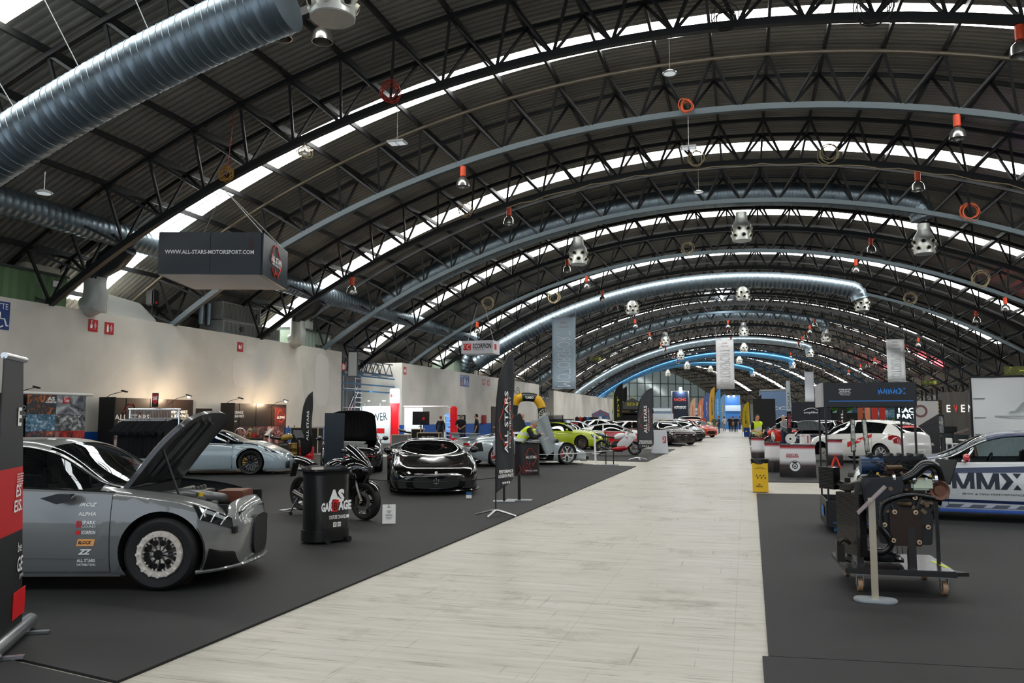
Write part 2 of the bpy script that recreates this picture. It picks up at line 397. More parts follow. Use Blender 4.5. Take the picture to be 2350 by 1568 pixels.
# ---- side walls of the shell
OUT = mat('outer_cladding', 'b9bcbc', .6, nz=.08)
def shell_wall(name, u, s0, s1, z1, m, z0=0, step=6.):
    rows = []; n = max(1, int((s1-s0)/step)); r0 = [tuple(hall(s0+(s1-s0)*i/n, u, z0)) for i in range(n+1)]; r1 = [tuple(hall(s0+(s1-s0)*i/n, u, z1)) for i in range(n+1)]
    return struct(MB().grid([r0, r1]).build(name, m, fix=False))
uR = XC+RR*sin(aR); uL = XC+RR*sin(aL); zE = ZC+RR*cos(aR)
shell_wall('wall_right', uR, -14, SEND, zE+.2, OUT)
shell_wall('wall_left', uL, -14, SEND, zE+.4, mat('dark_cladding', '2c2e30', .7))
# ---- the white partition with a blue skirting on the left
def wall_mat():
    m = bpy.data.materials.new('painted_partition'); m.use_nodes = True; nt = m.node_tree; b = nt.nodes['Principled BSDF']; N = nt.nodes.new; L = nt.links.new
    tc = N('ShaderNodeTexCoord'); sp = N('ShaderNodeSeparateXYZ'); L(tc.outputs['Object'], sp.inputs[0])
    mr = N('ShaderNodeMath'); mr.operation = 'GREATER_THAN'; mr.inputs[1].default_value = 1.13; L(sp.outputs[2], mr.inputs[0])
    n = N('ShaderNodeTexNoise'); n.inputs['Scale'].default_value = .45; n.inputs['Detail'].default_value = 5; L(tc.outputs['Object'], n.inputs[0])
    r = N('ShaderNodeValToRGB'); r.color_ramp.elements[0].position = .35; r.color_ramp.elements[0].color = (*hexc('c6c2b9'), 1); r.color_ramp.elements[1].position = .65; r.color_ramp.elements[1].color = (*hexc('dad6cd'), 1); L(n.outputs[0], r.inputs[0])
    v = N('ShaderNodeTexVoronoi'); v.inputs['Scale'].default_value = .16; mp = N('ShaderNodeMapping'); mp.inputs['Scale'].default_value = (1, 1, .35); L(tc.outputs['Object'], mp.inputs[0]); L(mp.outputs[0], v.inputs[0])
    vr = N('ShaderNodeMapRange'); vr.inputs[3].default_value = .94; vr.inputs[4].default_value = 1.06; sc = N('ShaderNodeSeparateColor'); L(v.outputs['Color'], sc.inputs[0]); L(sc.outputs[0], vr.inputs[0])
    vm = N('ShaderNodeVectorMath'); vm.operation = 'SCALE'; L(r.outputs[0], vm.inputs[0]); L(vr.outputs[0], vm.inputs['Scale'])
    mx = N('ShaderNodeMix'); mx.data_type = 'RGBA'; mx.inputs[6].default_value = (*hexc('1257b0'), 1); L(vm.outputs[0], mx.inputs[7]); L(mr.outputs[0], mx.inputs[0]); L(mx.outputs[2], b.inputs['Base Color'])
    b.inputs['Roughness'].default_value = .55; return m
PART = wall_mat(); XW = -21.6
def partition(name, y0, y1, zt, open_=None):
    m = MB()
    m.box(((XW+uL)/2, (y0+y1)/2, zt/2), (abs(uL-XW), y1-y0, zt)); return struct(m.build(name, PART))
partition('wall_left_front', 6.0, 41.3, 5.27); partition('wall_left_middle', 49.7, 87.0, 5.2); partition('wall_left_back', 94.0, 140., 4.75)
# back of the two openings
struct(MB().box((-24.6, 45.5, 2.2), (.1, 8.4, 4.4)).build('wall_recess_front', mat('slate_wall', '43474c', .6)))
struct(MB().box((-24.6, 90.5, 2.2), (.1, 7, 4.4)).build('wall_recess_back', mat('pale_wall', 'a9a6a2', .6)))
# plaster repairs on the wall
PLA = mat('filler_patch', 'd5d2cc', .6)
def patch(y0, y1, z0, z1, seed, lab):
    random.seed(seed); n = 22; cy, cz = (y0+y1)/2, (z0+z1)/2; pts = []
    for k in range(n):
        a = 2*pi*k/n; e = 1+random.uniform(-.06, .06); ca, sa = cos(a), sin(a); q = (abs(ca)**5+abs(sa)**5)**(-1/5.)
        pts.append((cy+ca*q*(y1-y0)/2*e, cz+sa*q*(z1-z0)/2*e))
    tag(MB().prism(pts, XW+.002, XW+.006, 'YZ').build('plaster_patch', PLA), lab, 'wall patch')
patch(31.2, 33.8, 2.95, 4.55, 3, 'square pale filler patch on the white wall below the small red sign')
patch(38.4, 39.9, 2.3, 4.95, 4, 'tall pale filler streak near the right end of the front white wall')
# ---- glazed gable at the far end
hx, hy, hh = axis(SEND)
def gable():
    t = struct(MB().grid([[tuple(hall(SEND, u, z)) for u in (-26, 0, 25)] for z in (0, 6, 13.8)]).build('wall_back', mat('gable_glass', 'a9b6b6', .14, metal=.45, emit='9fb0b2', estr=.16)))  # faint emission in the glass stands in for daylight outside
    b = MB()
    for k in range(-12, 12): b.beam(hall(SEND-.15, k*2.1, 0), hall(SEND-.15, k*2.1, 13.6), .14, .14)
    for z in (3, 3.6, 6.5, 9.5): b.beam(hall(SEND-.15, -26, z), hall(SEND-.15, 24, z), .14, .14)
    struct(b.build('trim_40', mat('mullion', '3a4243', .5), fix=False))
gable()
# ================================================================ CARS
def mono(pts):
    pts = sorted(pts); n = len(pts); xs = [p[0] for p in pts]; ys = [p[1] for p in pts]
    d = [(ys[i+1]-ys[i])/max(xs[i+1]-xs[i], 1e-9) for i in range(n-1)]
    m = [d[0]]+[0 if d[i-1]*d[i] <= 0 else 2*d[i-1]*d[i]/(d[i-1]+d[i]) for i in range(1, n-1)]+[d[-1]]
    def f(x):
        if x <= xs[0]: return ys[0]
        if x >= xs[-1]: return ys[-1]
        i = 0
        while xs[i+1] < x: i += 1
        h = xs[i+1]-xs[i]; t = (x-xs[i])/h
        return (1+2*t)*(1-t)**2*ys[i]+t*(1-t)**2*h*m[i]+t*t*(3-2*t)*ys[i+1]+t*t*(t-1)*h*m[i+1]
    return f
def sstep(x): x = min(1, max(0, x)); return x*x*(3-2*x)
def lerp(a, b, t): return a+(b-a)*t
class Body:
    def __init__(s, k):
        s.k = k; s.top = mono(k['top']); s.belt = mono(k['belt']); s.wid = mono(k['wid']); s.sill = mono(k['sill']); s.rw = mono(k['roofw'])
        s.xf, s.xr = k['wb']/2, -k['wb']/2; s.x0 = k['top'][0][0]; s.x1 = k['top'][-1][0]
    def sec(s, x):
        k = s.k; w = s.wid(x); zt = s.top(x); zb = min(s.belt(x), zt-.005); zs = s.sill(x); h = zb-zs
        fl = k.get('flare', .02)*(math.exp(-((x-s.xf)/.42)**2)+k.get('flr', 1.)*math.exp(-((x-s.xr)/.42)**2))
        g = sstep((zt-zb-.03)/.28); hump = k.get('hump', 0)*math.exp(-((x-s.xf)/.5)**2) + k.get('humpr', 0)*math.exp(-((x-s.xr)/.5)**2)
        z6 = lerp(zb+(zt-zb)*.55+hump, zt-.075, g); w6 = lerp(w*.80, s.rw(x), g)
        z7 = lerp(zb+(zt-zb)*.85+hump*.45, zt-.022, g); w7 = lerp(w*.6, s.rw(x)*.84, g)
        return [(0, w*.93, zs), (.3, w*.975+fl*.6, zs+.16*h), (.6, w+fl, zs+.5*h), (.85, w*.985+fl, zs+.8*h), (1, w*.955+fl*.4, zb), (1.1, w*lerp(.93, k.get('shelf', .93), g), zb+(.02 if g > .1 else min(.02, (zt-zb)*.3))+hump*.4), (2, w6, z6), (2.3, w7, z7), (3, 0, zt)]
    def S(s, x, t, side=1):
        p = s.sec(x); i = 0
        while i < len(p)-2 and p[i+1][0] < t: i += 1
        a, b = p[i], p[i+1]; u = (t-a[0])/(b[0]-a[0])
        if 1.1 <= a[0] < 2 and b[0] == 2: y = lerp(a[1], b[1], u)+.02*u*(1-u)*4*.5; z = lerp(a[2], b[2], u)
        else:
            q = p[i-1] if i > 0 and a[0] not in (1.1, 2) else a; r = p[i+2] if i+2 < len(p) and b[0] not in (1.1, ) else (b if b[0] != 3 else (0, -p[i][1], p[i][2]))
            if a[0] == 2: q = (0, a[1]+.05, a[2]-.08)
            y = .5*((2*a[1])+(-q[1]+b[1])*u+(2*q[1]-5*a[1]+4*b[1]-r[1])*u*u+(-q[1]+3*a[1]-3*b[1]+r[1])*u**3)
            z = .5*((2*a[2])+(-q[2]+b[2])*u+(2*q[2]-5*a[2]+4*b[2]-r[2])*u*u+(-q[2]+3*a[2]-3*b[2]+r[2])*u**3)
        if side and t >= 3: y = 0
        return Vector((x, y*side, z))
    def yz(s, x, z, side):
        lo, hi = 0., 2.
        for _ in range(24):
            m = (lo+hi)/2
            if s.S(x, m, 1).z < z: lo = m
            else: hi = m
        return s.S(x, lo, side).y
    def nrm(s, x, t, side):
        a = s.S(x+.01, t, side)-s.S(x-.01, t, side); b = s.S(x, min(t+.01, 3), side)-s.S(x, t-.01, side)
        n = a.cross(b)*(1 if side > 0 else -1); n.normalize()
        if n.dot(Vector((0, side, 0 if t <= 1 else .8))) < 0 and t < 2.2: n = -n
        if t >= 2.2 and n.z < 0: n = -n
        return n
    def patch(s, mb, quad, side, off=.004, n=8, m=5):
        """quad: four (x, t) corners; a skin lying on the body"""
        a, b, c, d = quad; rows = []
        for i in range(n+1):
            u = i/n; r = []
            for j in range(m+1):
                v = j/m; x = lerp(lerp(a[0], b[0], u), lerp(d[0], c[0], u), v); t = lerp(lerp(a[1], b[1], u), lerp(d[1], c[1], u), v)
                r.append(tuple(s.S(x, t, side)+s.nrm(x, t, side)*off))
            rows.append(r)
        mb.grid(rows)
RT_L = [0, .15, .3, .45, .6, .75, .85, .93, 1, 1.1, 1.4, 1.7, 2, 2.1, 2.2, 2.3, 2.45, 2.6, 2.75, 2.88, 3]
def wheel(parent, x, y, r, w, side, rim='7y', rc=None, rr=None, disc=True, caliper=None, far=False, steer=0):
    """side +1 left, -1 right; tyre with rim, disc and caliper as its own parts"""
    rr = rr or r*.74; rc = rc or mat('rim_dark', '1b1c1e', .3, metal=.6, coat=.5); n = 20 if far else 40
    b = MB(); h = w/2; e = (r-rr)
    b.lathe([(rr, -h*.82), (rr+e*.35, -h*.98), (r-e*.28, -h), (r-e*.06, -h*.8), (r, -h*.55), (r, h*.55), (r-e*.06, h*.8), (r-e*.28, h), (rr+e*.35, h*.98), (rr, h*.82), (rr*.985, h*.6), (rr*.985, -h*.6), (rr, -h*.82)], n, 'Y')
    t = b.build('wheel', RUB, parent, smooth=True); t.location = (x, y, r); t.rotation_euler = (0, 0, steer)
    o = side*h
    b = MB(); b.lathe([(rr*1.0, o*.84), (rr*.975, o*.86), (rr*.94, o*.7), (rr*.90, -o*.3), (rr*.9, -o*.8)], n, 'Y')
    st = rim; yf = o*.72
    if st == 'beadlock':
        b.lathe([(rr*1.06, o*.90), (rr*1.02, o*1.02), (rr*.8, o*1.02), (rr*.76, o*.8)], n, 'Y')
        for k in range(16):
            a = 2*pi*k/16; c_, s_ = cos(a), sin(a); b.cyl((rr*.97*c_, o*1.0, rr*.97*s_), (rr*.97*c_, o*1.12, rr*.97*s_), rr*.085, n=8)
        for k in range(10):
            a = 2*pi*k/10
            for dd in (-.11, .11):
                b.beam((rr*.18*cos(a), yf, rr*.18*sin(a)), (rr*.8*cos(a+dd), yf*1.05, rr*.8*sin(a+dd)), rr*.07, .02, up=(0, 1, 0))
    elif not far or True:
        ns = {'7y': 7, '5d': 5, '10': 10, '5y': 5, 'mesh': 10, '12': 12}.get(st, 7)
        for k in range(ns):
            a = 2*pi*k/ns+.3
            if st == '5d':
                for dd in (-.13, .13): b.beam((rr*.15*cos(a+dd*2), yf*.8, rr*.15*sin(a+dd*2)), (rr*.95*cos(a+dd), yf, rr*.95*sin(a+dd)), rr*.11, .03, up=(0, 1, 0))
            elif st in ('7y', '5y', 'mesh'):
                mr = .5
                b.beam((rr*.12*cos(a), yf*.75, rr*.12*sin(a)), (rr*mr*cos(a), yf*.9, rr*mr*sin(a)), rr*.14, .03, up=(0, 1, 0))
                sp = {'7y': .2, '5y': .36, 'mesh': .2}[st]
                for dd in (-sp, sp): b.beam((rr*(mr-.04)*cos(a), yf*.9, rr*(mr-.04)*sin(a)), (rr*.95*cos(a+dd), yf, rr*.95*sin(a+dd)), rr*.09, .028, up=(0, 1, 0))
            else: b.beam((rr*.12*cos(a), yf*.8, rr*.12*sin(a)), (rr*.95*cos(a), yf, rr*.95*sin(a)), rr*.09, .028, up=(0, 1, 0))
    b.cyl((0, yf*.6, 0), (0, yf*1.02, 0), rr*.19, n=16)
    b.build('rim', rc, t, smooth=True)
    if disc:
        b = MB(); b.cyl((0, o*.05, 0), (0, o*.2, 0), rr*.78, n=n); b.cyl((0, o*.2, 0), (0, o*.3, 0), rr*.35, n=16); b.build('brake_disc', mat('brake_disc', '77736e', .3, metal=.9), t, smooth=True)
    if caliper:
        b = MB(); b.lathe([(rr*.5, o*.0), (rr*.5, o*.5), (rr*.86, o*.5), (rr*.86, 0)], 6, 'Y', a0=2.4, a1=3.6); b.build('brake_caliper', caliper, t)
    return t
def car(spec, label, loc, rz, paint, cat='car', name='car', group=None, glass=None, detail=2, lamps=True, openb=None, interior=False, skip=(), caliper=None, rimc=None, rim=None, two=None, steer=0, doors=True):
    """spec: proportions. detail 2 = near, 1 = middle, 0 = far"""
    B = Body(spec); k = spec; t = thing(name, label, cat, loc, rz, group); glass = glass or GLS
    xs = set([B.x0, B.x1]); n = {2: 64, 1: 40, 0: 26}[detail]
    for i in range(n+1): xs.add(round(lerp(B.x0, B.x1, i/n), 3))
    keyx = [k['cowl'], k['header'], k['rhead'], k['rbase'], k['hoodf'], k['winr']]+list(k.get('doors', ()))+[k.get('bpil', 0), k.get('bpil', 0)-.07]
    for q in keyx: xs.add(round(q, 3))
    for e in (.01, .03, .06, .1, .16): xs.add(round(B.x1-e, 3)); xs.add(round(B.x0+e, 3))
    xs = sorted(xs); xx = [xs[0]]
    for q in xs[1:]:
        if q-xx[-1] < .012 and q not in [round(v, 3) for v in keyx]: continue
        xx.append(q)
    xs = xx; ring = RT_L if detail else [0, .3, .6, .85, 1, 1.1, 1.55, 2, 2.15, 2.3, 2.6, 3]
    m = len(ring); bm = bmesh.new(); lay = bm.faces.layers.int.new('cls')
    V = []
    for x in xs: V.append([bm.verts.new(B.S(x, q, 1)) for q in ring]+[bm.verts.new(B.S(x, q, -1)) for q in ring[-2::-1]])
    full = ring+ring[-2::-1]
    d = k.get('doors', ()); BODY, SW, WS, RW_, HOOD, DOOR, ROOF_ = range(7)
    for i in range(len(xs)-1):
        for j in range(len(full)-1):
            tc = (full[j]+full[j+1])/2; xc = (xs[i]+xs[i+1])/2; c = BODY; sd = 1 if j < m-1 else -1
            hgt = B.S(xc, 2, 1).z-B.S(xc, 1.1, 1).z
            if 1.1 < tc < 2:
                if k['winr'] < xc < k['cowl']+.02 and hgt > .06 and not (k.get('bpil') and k['bpil']-.07 < xc < k['bpil']): c = SW
            elif tc > 2.15 and k['header'] < xc < k['cowl'] : c = WS
            elif tc > 2.15 and k['rbase'] < xc < k['rhead']: c = RW_
            elif tc > 2.0 and k['cowl'] < xc < k['hoodf']: c = HOOD
            elif tc > 2.0 and k['rhead'] < xc < k['header']: c = ROOF_
            elif tc < 1 and tc > .12 and d and d[0] < xc < d[-1]: c = DOOR
            if c == DOOR and 'doorhole' in skip and sd < 0: continue
            f = bm.faces.new((V[i][j], V[i+1][j], V[i+1][j+1], V[i][j+1])); f[lay] = c; f.smooth = True
    # front and rear closing skins
    for (i, sg) in ((len(xs)-1, 1), (0, -1)):
        col = [V[i]]; nn = m
        L = [V[i][j] for j in range(m)]; Rr = [V[i][len(full)-1-j] for j in range(m)]
        prevrow = None; NC = 8
        for j in range(m):
            a, b = L[j].co, Rr[j].co; row = [L[j]]
            if j < m-1:
                for c_ in range(1, NC):
                    u = c_/NC; p = a.lerp(b, u); bul = k.get('bulge', .05)*(1-(2*u-1)**2)*sin(pi*min(1, j/(m-1)*.9+.1)); row.append(bm.verts.new((p.x+sg*bul, p.y, p.z)))
                row.append(Rr[j])
            if prevrow:
                if len(row) == 1:
                    for c_ in range(NC): f = bm.faces.new((prevrow[c_], prevrow[c_+1], row[0])); f.smooth = True
                else:
                    for c_ in range(NC): f = bm.faces.new((prevrow[c_], prevrow[c_+1], row[c_+1], row[c_])); f.smooth = True
            prevrow = row
    # wheel arches
    if detail >= 1 or True:
        Ra = k['r']+k.get('gap', .045); NA = 30 if detail == 2 else 18 if detail else 10
        for cx in (B.xf, B.xr):
            cz = k['r']; 
            for q in range(NA):
                th = pi*(-.15)+pi*1.3*q/(NA-1); nv = Vector((cos(th), 0, sin(th)))
                fs = [f for f in bm.faces if abs(f.calc_center_median().x-cx) < Ra*1.35 and f.calc_center_median().z < cz+Ra*1.35 and abs(f.calc_center_median().y) > k['r']*.9]
                es = set(e for f in fs for e in f.edges); vs_ = set(v for f in fs for v in f.verts)
                bmesh.ops.bisect_plane(bm, geom=list(fs)+list(es)+list(vs_), plane_co=Vector((cx, 0, cz))+nv*Ra, plane_no=nv)
            nvs = [(cos(pi*(-.15)+pi*1.3*q/(NA-1)), sin(pi*(-.15)+pi*1.3*q/(NA-1))) for q in range(NA)]; dl = []
            for f in bm.faces:
                c_ = f.calc_center_median()
                if abs(c_.y) > k['r']*.9 and all((c_.x-cx)*u+(c_.z-cz)*v < Ra for u, v in nvs): dl.append(f)
            bmesh.ops.delete(bm, geom=dl, context='FACES')
    bmesh.ops.recalc_face_normals(bm, faces=bm.faces)
    def part(name_, cls, m_, pred=None):
        fs = [f for f in bm.faces if f[lay] in cls and (pred is None or pred(f))]
        if not fs: return None
        vm = {}; vv = []; ff = []
        for f in fs:
            r = []
            for v in f.verts:
                if v not in vm: vm[v] = len(vv); vv.append(tuple(v.co))
                r.append(vm[v])
            ff.append(r)
        me = bpy.data.meshes.new(name_); me.from_pydata(vv, [], ff); me.materials.append(m_)
        me.polygons.foreach_set('use_smooth', [True]*len(ff))
        try: me.set_sharp_from_angle(angle=RD(38))
        except Exception: pass
        o = bpy.data.objects.new(name_, me); COL.objects.link(o); o.parent = t; return o
    base = [BODY]+([ROOF_] if not spec.get('roofpaint') else [])+([HOOD] if (openb is None and not spec.get('hoodpaint')) and detail == 0 else [])+([DOOR] if not doors or detail == 0 else [])
    part('body', base, paint)
    if spec.get('roofpaint'): part('roof', [ROOF_], spec['roofpaint'])
    if detail and doors:
        pd = two or paint; dl = list(d)
        for a_, b_ in zip(dl[:-1], dl[1:]):
            for sd in (1, -1): part('door', [DOOR], pd, lambda f: a_ < f.calc_center_median().x < b_ and f.calc_center_median().y*sd > 0)
    if detail and openb is None: part('bonnet', [HOOD], spec.get('hoodpaint') or paint)
    part('windscreen', [WS], glass); part('rear_window', [RW_], glass)
    for sd in (1, -1): part('side_window', [SW], glass, lambda f: f.calc_center_median().y*sd > 0)
    bm.free()
    # underside and arch liners
    b = MB(); xsU = [x for x in xs if B.x0+.15 < x < B.x1-.15]
    def uw(x): return min(B.wid(x)*.92, (B.wid(x)*.92-.34) if min(abs(x-B.xf), abs(x-B.xr)) < Ra*1.02 else 9)
    b.grid([[(x, -uw(x), B.sill(x)+.02), (x, uw(x), B.sill(x)+.02)] for x in xsU])
    for cx in (B.xf, B.xr):
        for sd in (1, -1):
            yo = B.wid(cx)*.97; yi = yo-.36; NA = 20
            arc = [(cx+Ra*1.035*cos(a), k['r']+Ra*1.035*sin(a)) for a in [pi*(-.12)+pi*1.24*q/NA for q in range(NA+1)]]
            b.grid([[(p[0], sd*yo, p[1]), (p[0], sd*yi, p[1])] for p in arc])
            b.add([(cx, sd*yi, k['r'])]+[(p[0], sd*yi, p[1]) for p in arc], [(0, i+1, i+2) for i in range(NA)])
    b.build('underbody', MATTE, t, fix=False)
    # wheels
    tw = k['tw']
    for cx, nm in ((B.xf, 'f'), (B.xr, 'r')):
        if nm in skip: continue
        for sd in (1, -1):
            if nm+('l' if sd > 0 else 'r') in skip: continue
            wy = B.wid(cx)+k.get('flare', .02)*.7-.015
            wheel(t, cx, sd*(wy-tw/2), k['r'], tw, sd, rim or k.get('rim', '7y'), rimc, k.get('rr'), detail > 0, caliper, detail == 0, steer if nm == 'f' else 0)
    # panel gaps
    if detail == 2:
        gp = MB()
        for sd in (1, -1):
            for q in d: gp.tube([B.S(q, .12+.88*i/14, sd)+B.nrm(q, .12+.88*i/14, sd)*.0005 for i in range(15)], .0035, 4)
            if d: gp.tube([B.S(lerp(d[0], d[-1], i/30), .12, sd) for i in range(31)], .0035, 4)
            gp.tube([B.S(lerp(k['cowl'], k['hoodf'], i/20), 2.0, sd) for i in range(21)], .0035, 4)
        gp.tube([B.S(k['hoodf'], 2+i/10, 1) for i in range(11)]+[B.S(k['hoodf'], 3-i/10, -1) for i in range(1, 11)], .0035, 4)
        gp.build('panel_gap', BLK, t)
        # dark window surrounds
        ws = MB()
        for sd in (1, -1):
            x_ = [lerp(k['winr'], k['cowl']-.02, i/30) for i in range(31)]
            ws.tube([B.S(x, 1.12, sd)+B.nrm(x, 1.12, sd)*.003 for x in x_], .008, 6)
            ws.tube([B.S(x, 1.98, sd)+B.nrm(x, 1.98, sd)*.003 for x in x_], .008, 6)
        ws.build('window_trim', BLKG, t, smooth=True)
    # mirrors
    if k.get('mirror', True) and detail:
        for sd in (1, -1):
            mx = k['cowl']-.34; p = B.S(mx, 1.15, sd)
            b = MB().at(T(*p)); b.beam((0, 0, -.01), (-.0, sd*.1, .03), .03, .03); b.sphere((-.01, sd*.17, .06), .1, 10, (.55, 1.0, .72)); b.build('mirror', spec.get('mirrorpaint') or (BLKG if detail == 2 else paint), t, smooth=True)
            if d and detail == 2:
                hx_ = d[0]+.22 if len(d) == 2 else d[1]+.2
                for hx_ in ([d[0]+.2] if len(d) == 2 else [d[0]+.2, d[1]+.2]):
                    b = MB(); b.tube([B.S(hx_+i*.03, .86, sd)+B.nrm(hx_+i*.03, .86, sd)*(.012 if 0 < i < 6 else 0) for i in range(7)], .011, 6); b.build('door_handle', spec.get('handle') or paint, t, smooth=True)
    # lamps
    if lamps:
        for sd in (1, -1):
            hl = k.get('hl', [(B.x1-.42, 1.5), (B.x1-.1, 1.0), (B.x1-.12, .8), (B.x1-.34, 1.0)])
            b = MB(); B.patch(b, hl, sd, .004); o = b.build('headlight', mat('lamp_housing', '15181a', .12, coat=1), t, smooth=True)
            if detail:
                b = MB(); c0 = [(lerp(p[0], sum(q[0] for q in hl)/4, .35), lerp(p[1], sum(q[1] for q in hl)/4, .35)) for p in hl]; B.patch(b, [c0[0], c0[1], ((c0[1][0]+c0[2][0])/2, (c0[1][1]+c0[2][1])/2), ((c0[0][0]+c0[3][0])/2, (c0[0][1]+c0[3][1])/2)], sd, .008)
                b.build('lens', mat('lamp_lens', 'cfd6da', .08, metal=.5, coat=1), o, smooth=True)
            tl = k.get('tl', [(B.x0+.25, 1.0), (B.x0+.04, 1.0), (B.x0+.04, .82), (B.x0+.25, .85)])
            b = MB(); B.patch(b, tl, sd, .004); b.build('tail_light', mat('tail_red', '8c0d12', .15, coat=1), t, smooth=True)
    # front grille / intakes on the nose
    xn = B.x1+k.get('bulge', .05)*.55
    for (yc, zc, gw, gh, nm) in k.get('grilles', ()):
        b = MB(); pts = [(yc+gw/2*cos(a)*(abs(cos(a))**-.5 if abs(cos(a)) > .05 else 1)*1.0, zc+gh/2*sin(a)*(abs(sin(a))**-.4 if abs(sin(a)) > .05 else 1)) for a in [2*pi*q/24 for q in range(24)]]
        dp = k.get('bulge', .05)*(1-min(1, abs(yc)/B.wid(B.x1))**2)
        b.prism(pts, B.x1-.05, B.x1+dp*.8+.004, 'YZ'); b.build('grille', mat('grille_mesh', '0a0a0b', .5, bump=.8, nscale=90), t)
    if interior:
        r_ = B.rw(0); sz = k.get('seatz', .3)
        sm_ = mat('seat_dark', '33332f', .7)
        for sd in (1, -1):
            b = MB().at(T(k.get('seatx', -.05), sd*.36, sz)); b.box((.1, 0, 0), (.5, .46, .14)); b.box((-.22, 0, .32), (.12, .46, .62), R=Matrix.Rotation(-.25, 3, 'Y')); b.box((-.3, 0, .68), (.1, .26, .2), R=Matrix.Rotation(-.2, 3, 'Y')); b.build('seat', sm_, t, bevel=.03)
        b = MB(); b.box((k['cowl']-.45, 0, B.belt(k['cowl'])-.08), (.5, B.wid(0)*1.7, .14)); b.build('dashboard', sm_, t, bevel=.03)
        b = MB(); b.lathe([(.17, -.012), (.185, 0), (.17, .012)], 24, 'X'); b.beam((0, -.17, 0), (0, .17, 0), .03); o = b.build('steering_wheel', BLK, t, smooth=True); o.location = (k['cowl']-.72, .36, B.belt(k['cowl'])); o.rotation_euler = (0, RD(-20), 0)
        b = MB(); b.grid([[(x, -B.wid(x)*.9, B.sill(x)+.12), (x, B.wid(x)*.9, B.sill(x)+.12)] for x in (k['rbase']-.05, 0, k['cowl'])]); b.build('cabin_floor', MATTE, t, fix=False)
    t['_'] = 0; del t['_']
    return t, B
def decal(t, B, txt, x0, x1, z0, z1, side, m, bold=0, shear=0, name='lettering'):
    """lettering laid on the flank of a car"""
    o = lettering(txt, x1-x0, z1-z0, Matrix(), m, t, 0, bold, name, shear)
    bm = bmesh.new(); bm.from_mesh(o.data); 
    for v in bm.verts:
        lx, lz = v.co.x, v.co.z; x = (x0+x1)/2+(lx if side < 0 else -lx); z = (z0+z1)/2+lz
        v.co = (x, B.yz(x, z, side)+side*.004, z)
    bm.to_mesh(o.data); bm.free(); return o
def flank(t, B, poly, side, m, name='stripe', off=.003, n=8):
    """flat coloured film on the flank: poly quad (x,z)x4"""
    a, b, c, d = poly; rows = []
    for i in range(n+1):
        u = i/n; r = []
        for j in range(5):
            v = j/4; x = lerp(lerp(a[0], b[0], u), lerp(d[0], c[0], u), v); z = lerp(lerp(a[1], b[1], u), lerp(d[1], c[1], u), v); r.append((x, B.yz(x, z, side)+side*off, z))
        rows.append(r)
    return MB().grid(rows).build(name, m, t, smooth=True, fix=False)
# ---------------------------------------------------------------- proportions
SEDAN = dict(wb=2.63, r=.335, tw=.24, rr=.225, flare=.025, bulge=.09,
  top=[(-2.26, .62), (-2.22, .96), (-2.0, 1.06), (-1.65, 1.10), (-.95, 1.345), (-.4, 1.41), (.05, 1.41), (.35, 1.36), (1.05, .985), (1.5, .915), (1.95, .80), (2.1, .71), (2.18, .58)],
  belt=[(-2.26, .58), (-2.1, .88), (-1.5, .97), (-.5, .93), (.9, .88), (1.3, .83), (1.8, .73), (2.1, .62), (2.18, .52)],
  wid=[(-2.26, .62), (-2.2, .76), (-2.0, .86), (-1.4, .9), (0, .885), (1.3, .9), (1.8, .86), (2.05, .76), (2.18, .60)],
  roofw=[(-2.2, .5), (-1.2, .55), (-.4, .60), (.3, .62), (1.1, .72), (2.2, .5)], sill=[(-2.26, .35), (-2.0, .24), (-1.2, .2), (1.2, .2), (1.9, .19), (2.18, .2)],
  cowl=1.05, header=.35, rhead=-.8, rbase=-1.6, hoodf=2.06, winr=-1.15, doors=(-.95, -.05, .85), bpil=-.05,
  hl=[(1.78, 1.02), (2.13, 1.0), (2.15, .72), (1.86, .76)], tl=[(-2.0, 1.0), (-2.22, 1.0), (-2.22, .8), (-2.0, .82)], grilles=[(0, .42, .95, .42, 'g'), (.62, .30, .2, .2, 'a'), (-.62, .3, .2, .2, 'a')])
COUPE = dict(SEDAN, wb=2.75, r=.345, tw=.27, rr=.265, flare=.04,
  top=[(-2.25, .6), (-2.2, .98), (-1.95, 1.07), (-1.6, 1.10), (-.85, 1.34), (-.3, 1.40), (0, 1.385), (.3, 1.32), (.98, 1.0), (1.5, .94), (2.1, .81), (2.24, .72), (2.3, .58)],
  belt=[(-2.25, .56), (-2.1, .9), (-1.4, .97), (-.5, .92), (1.0, .88), (1.4, .86), (2.0, .74), (2.24, .62), (2.3, .52)],
  wid=[(-2.25, .66), (-2.15, .82), (-1.9, .9), (-1.4, .93), (0, .89), (1.4, .91), (1.95, .87), (2.2, .76), (2.3, .62)],
  sill=[(-2.25, .32), (-1.9, .22), (-1.2, .17), (1.2, .17), (2.0, .16), (2.3, .17)], cowl=.98, header=.3, rhead=-.75, rbase=-1.55, hoodf=2.18, winr=-1.2, doors=(-.6, .9), bpil=-.6,
  hl=[(1.88, 1.05), (2.22, 1.0), (2.24, .78), (1.96, .82)], tl=[(-1.95, 1.0), (-2.2, 1.0), (-2.2, .8), (-1.95, .82)], grilles=[(.2, .48, .3, .4, 'g'), (-.2, .48, .3, .4, 'g'), (.62, .28, .25, .18, 'a'), (-.62, .28, .25, .18, 'a')])
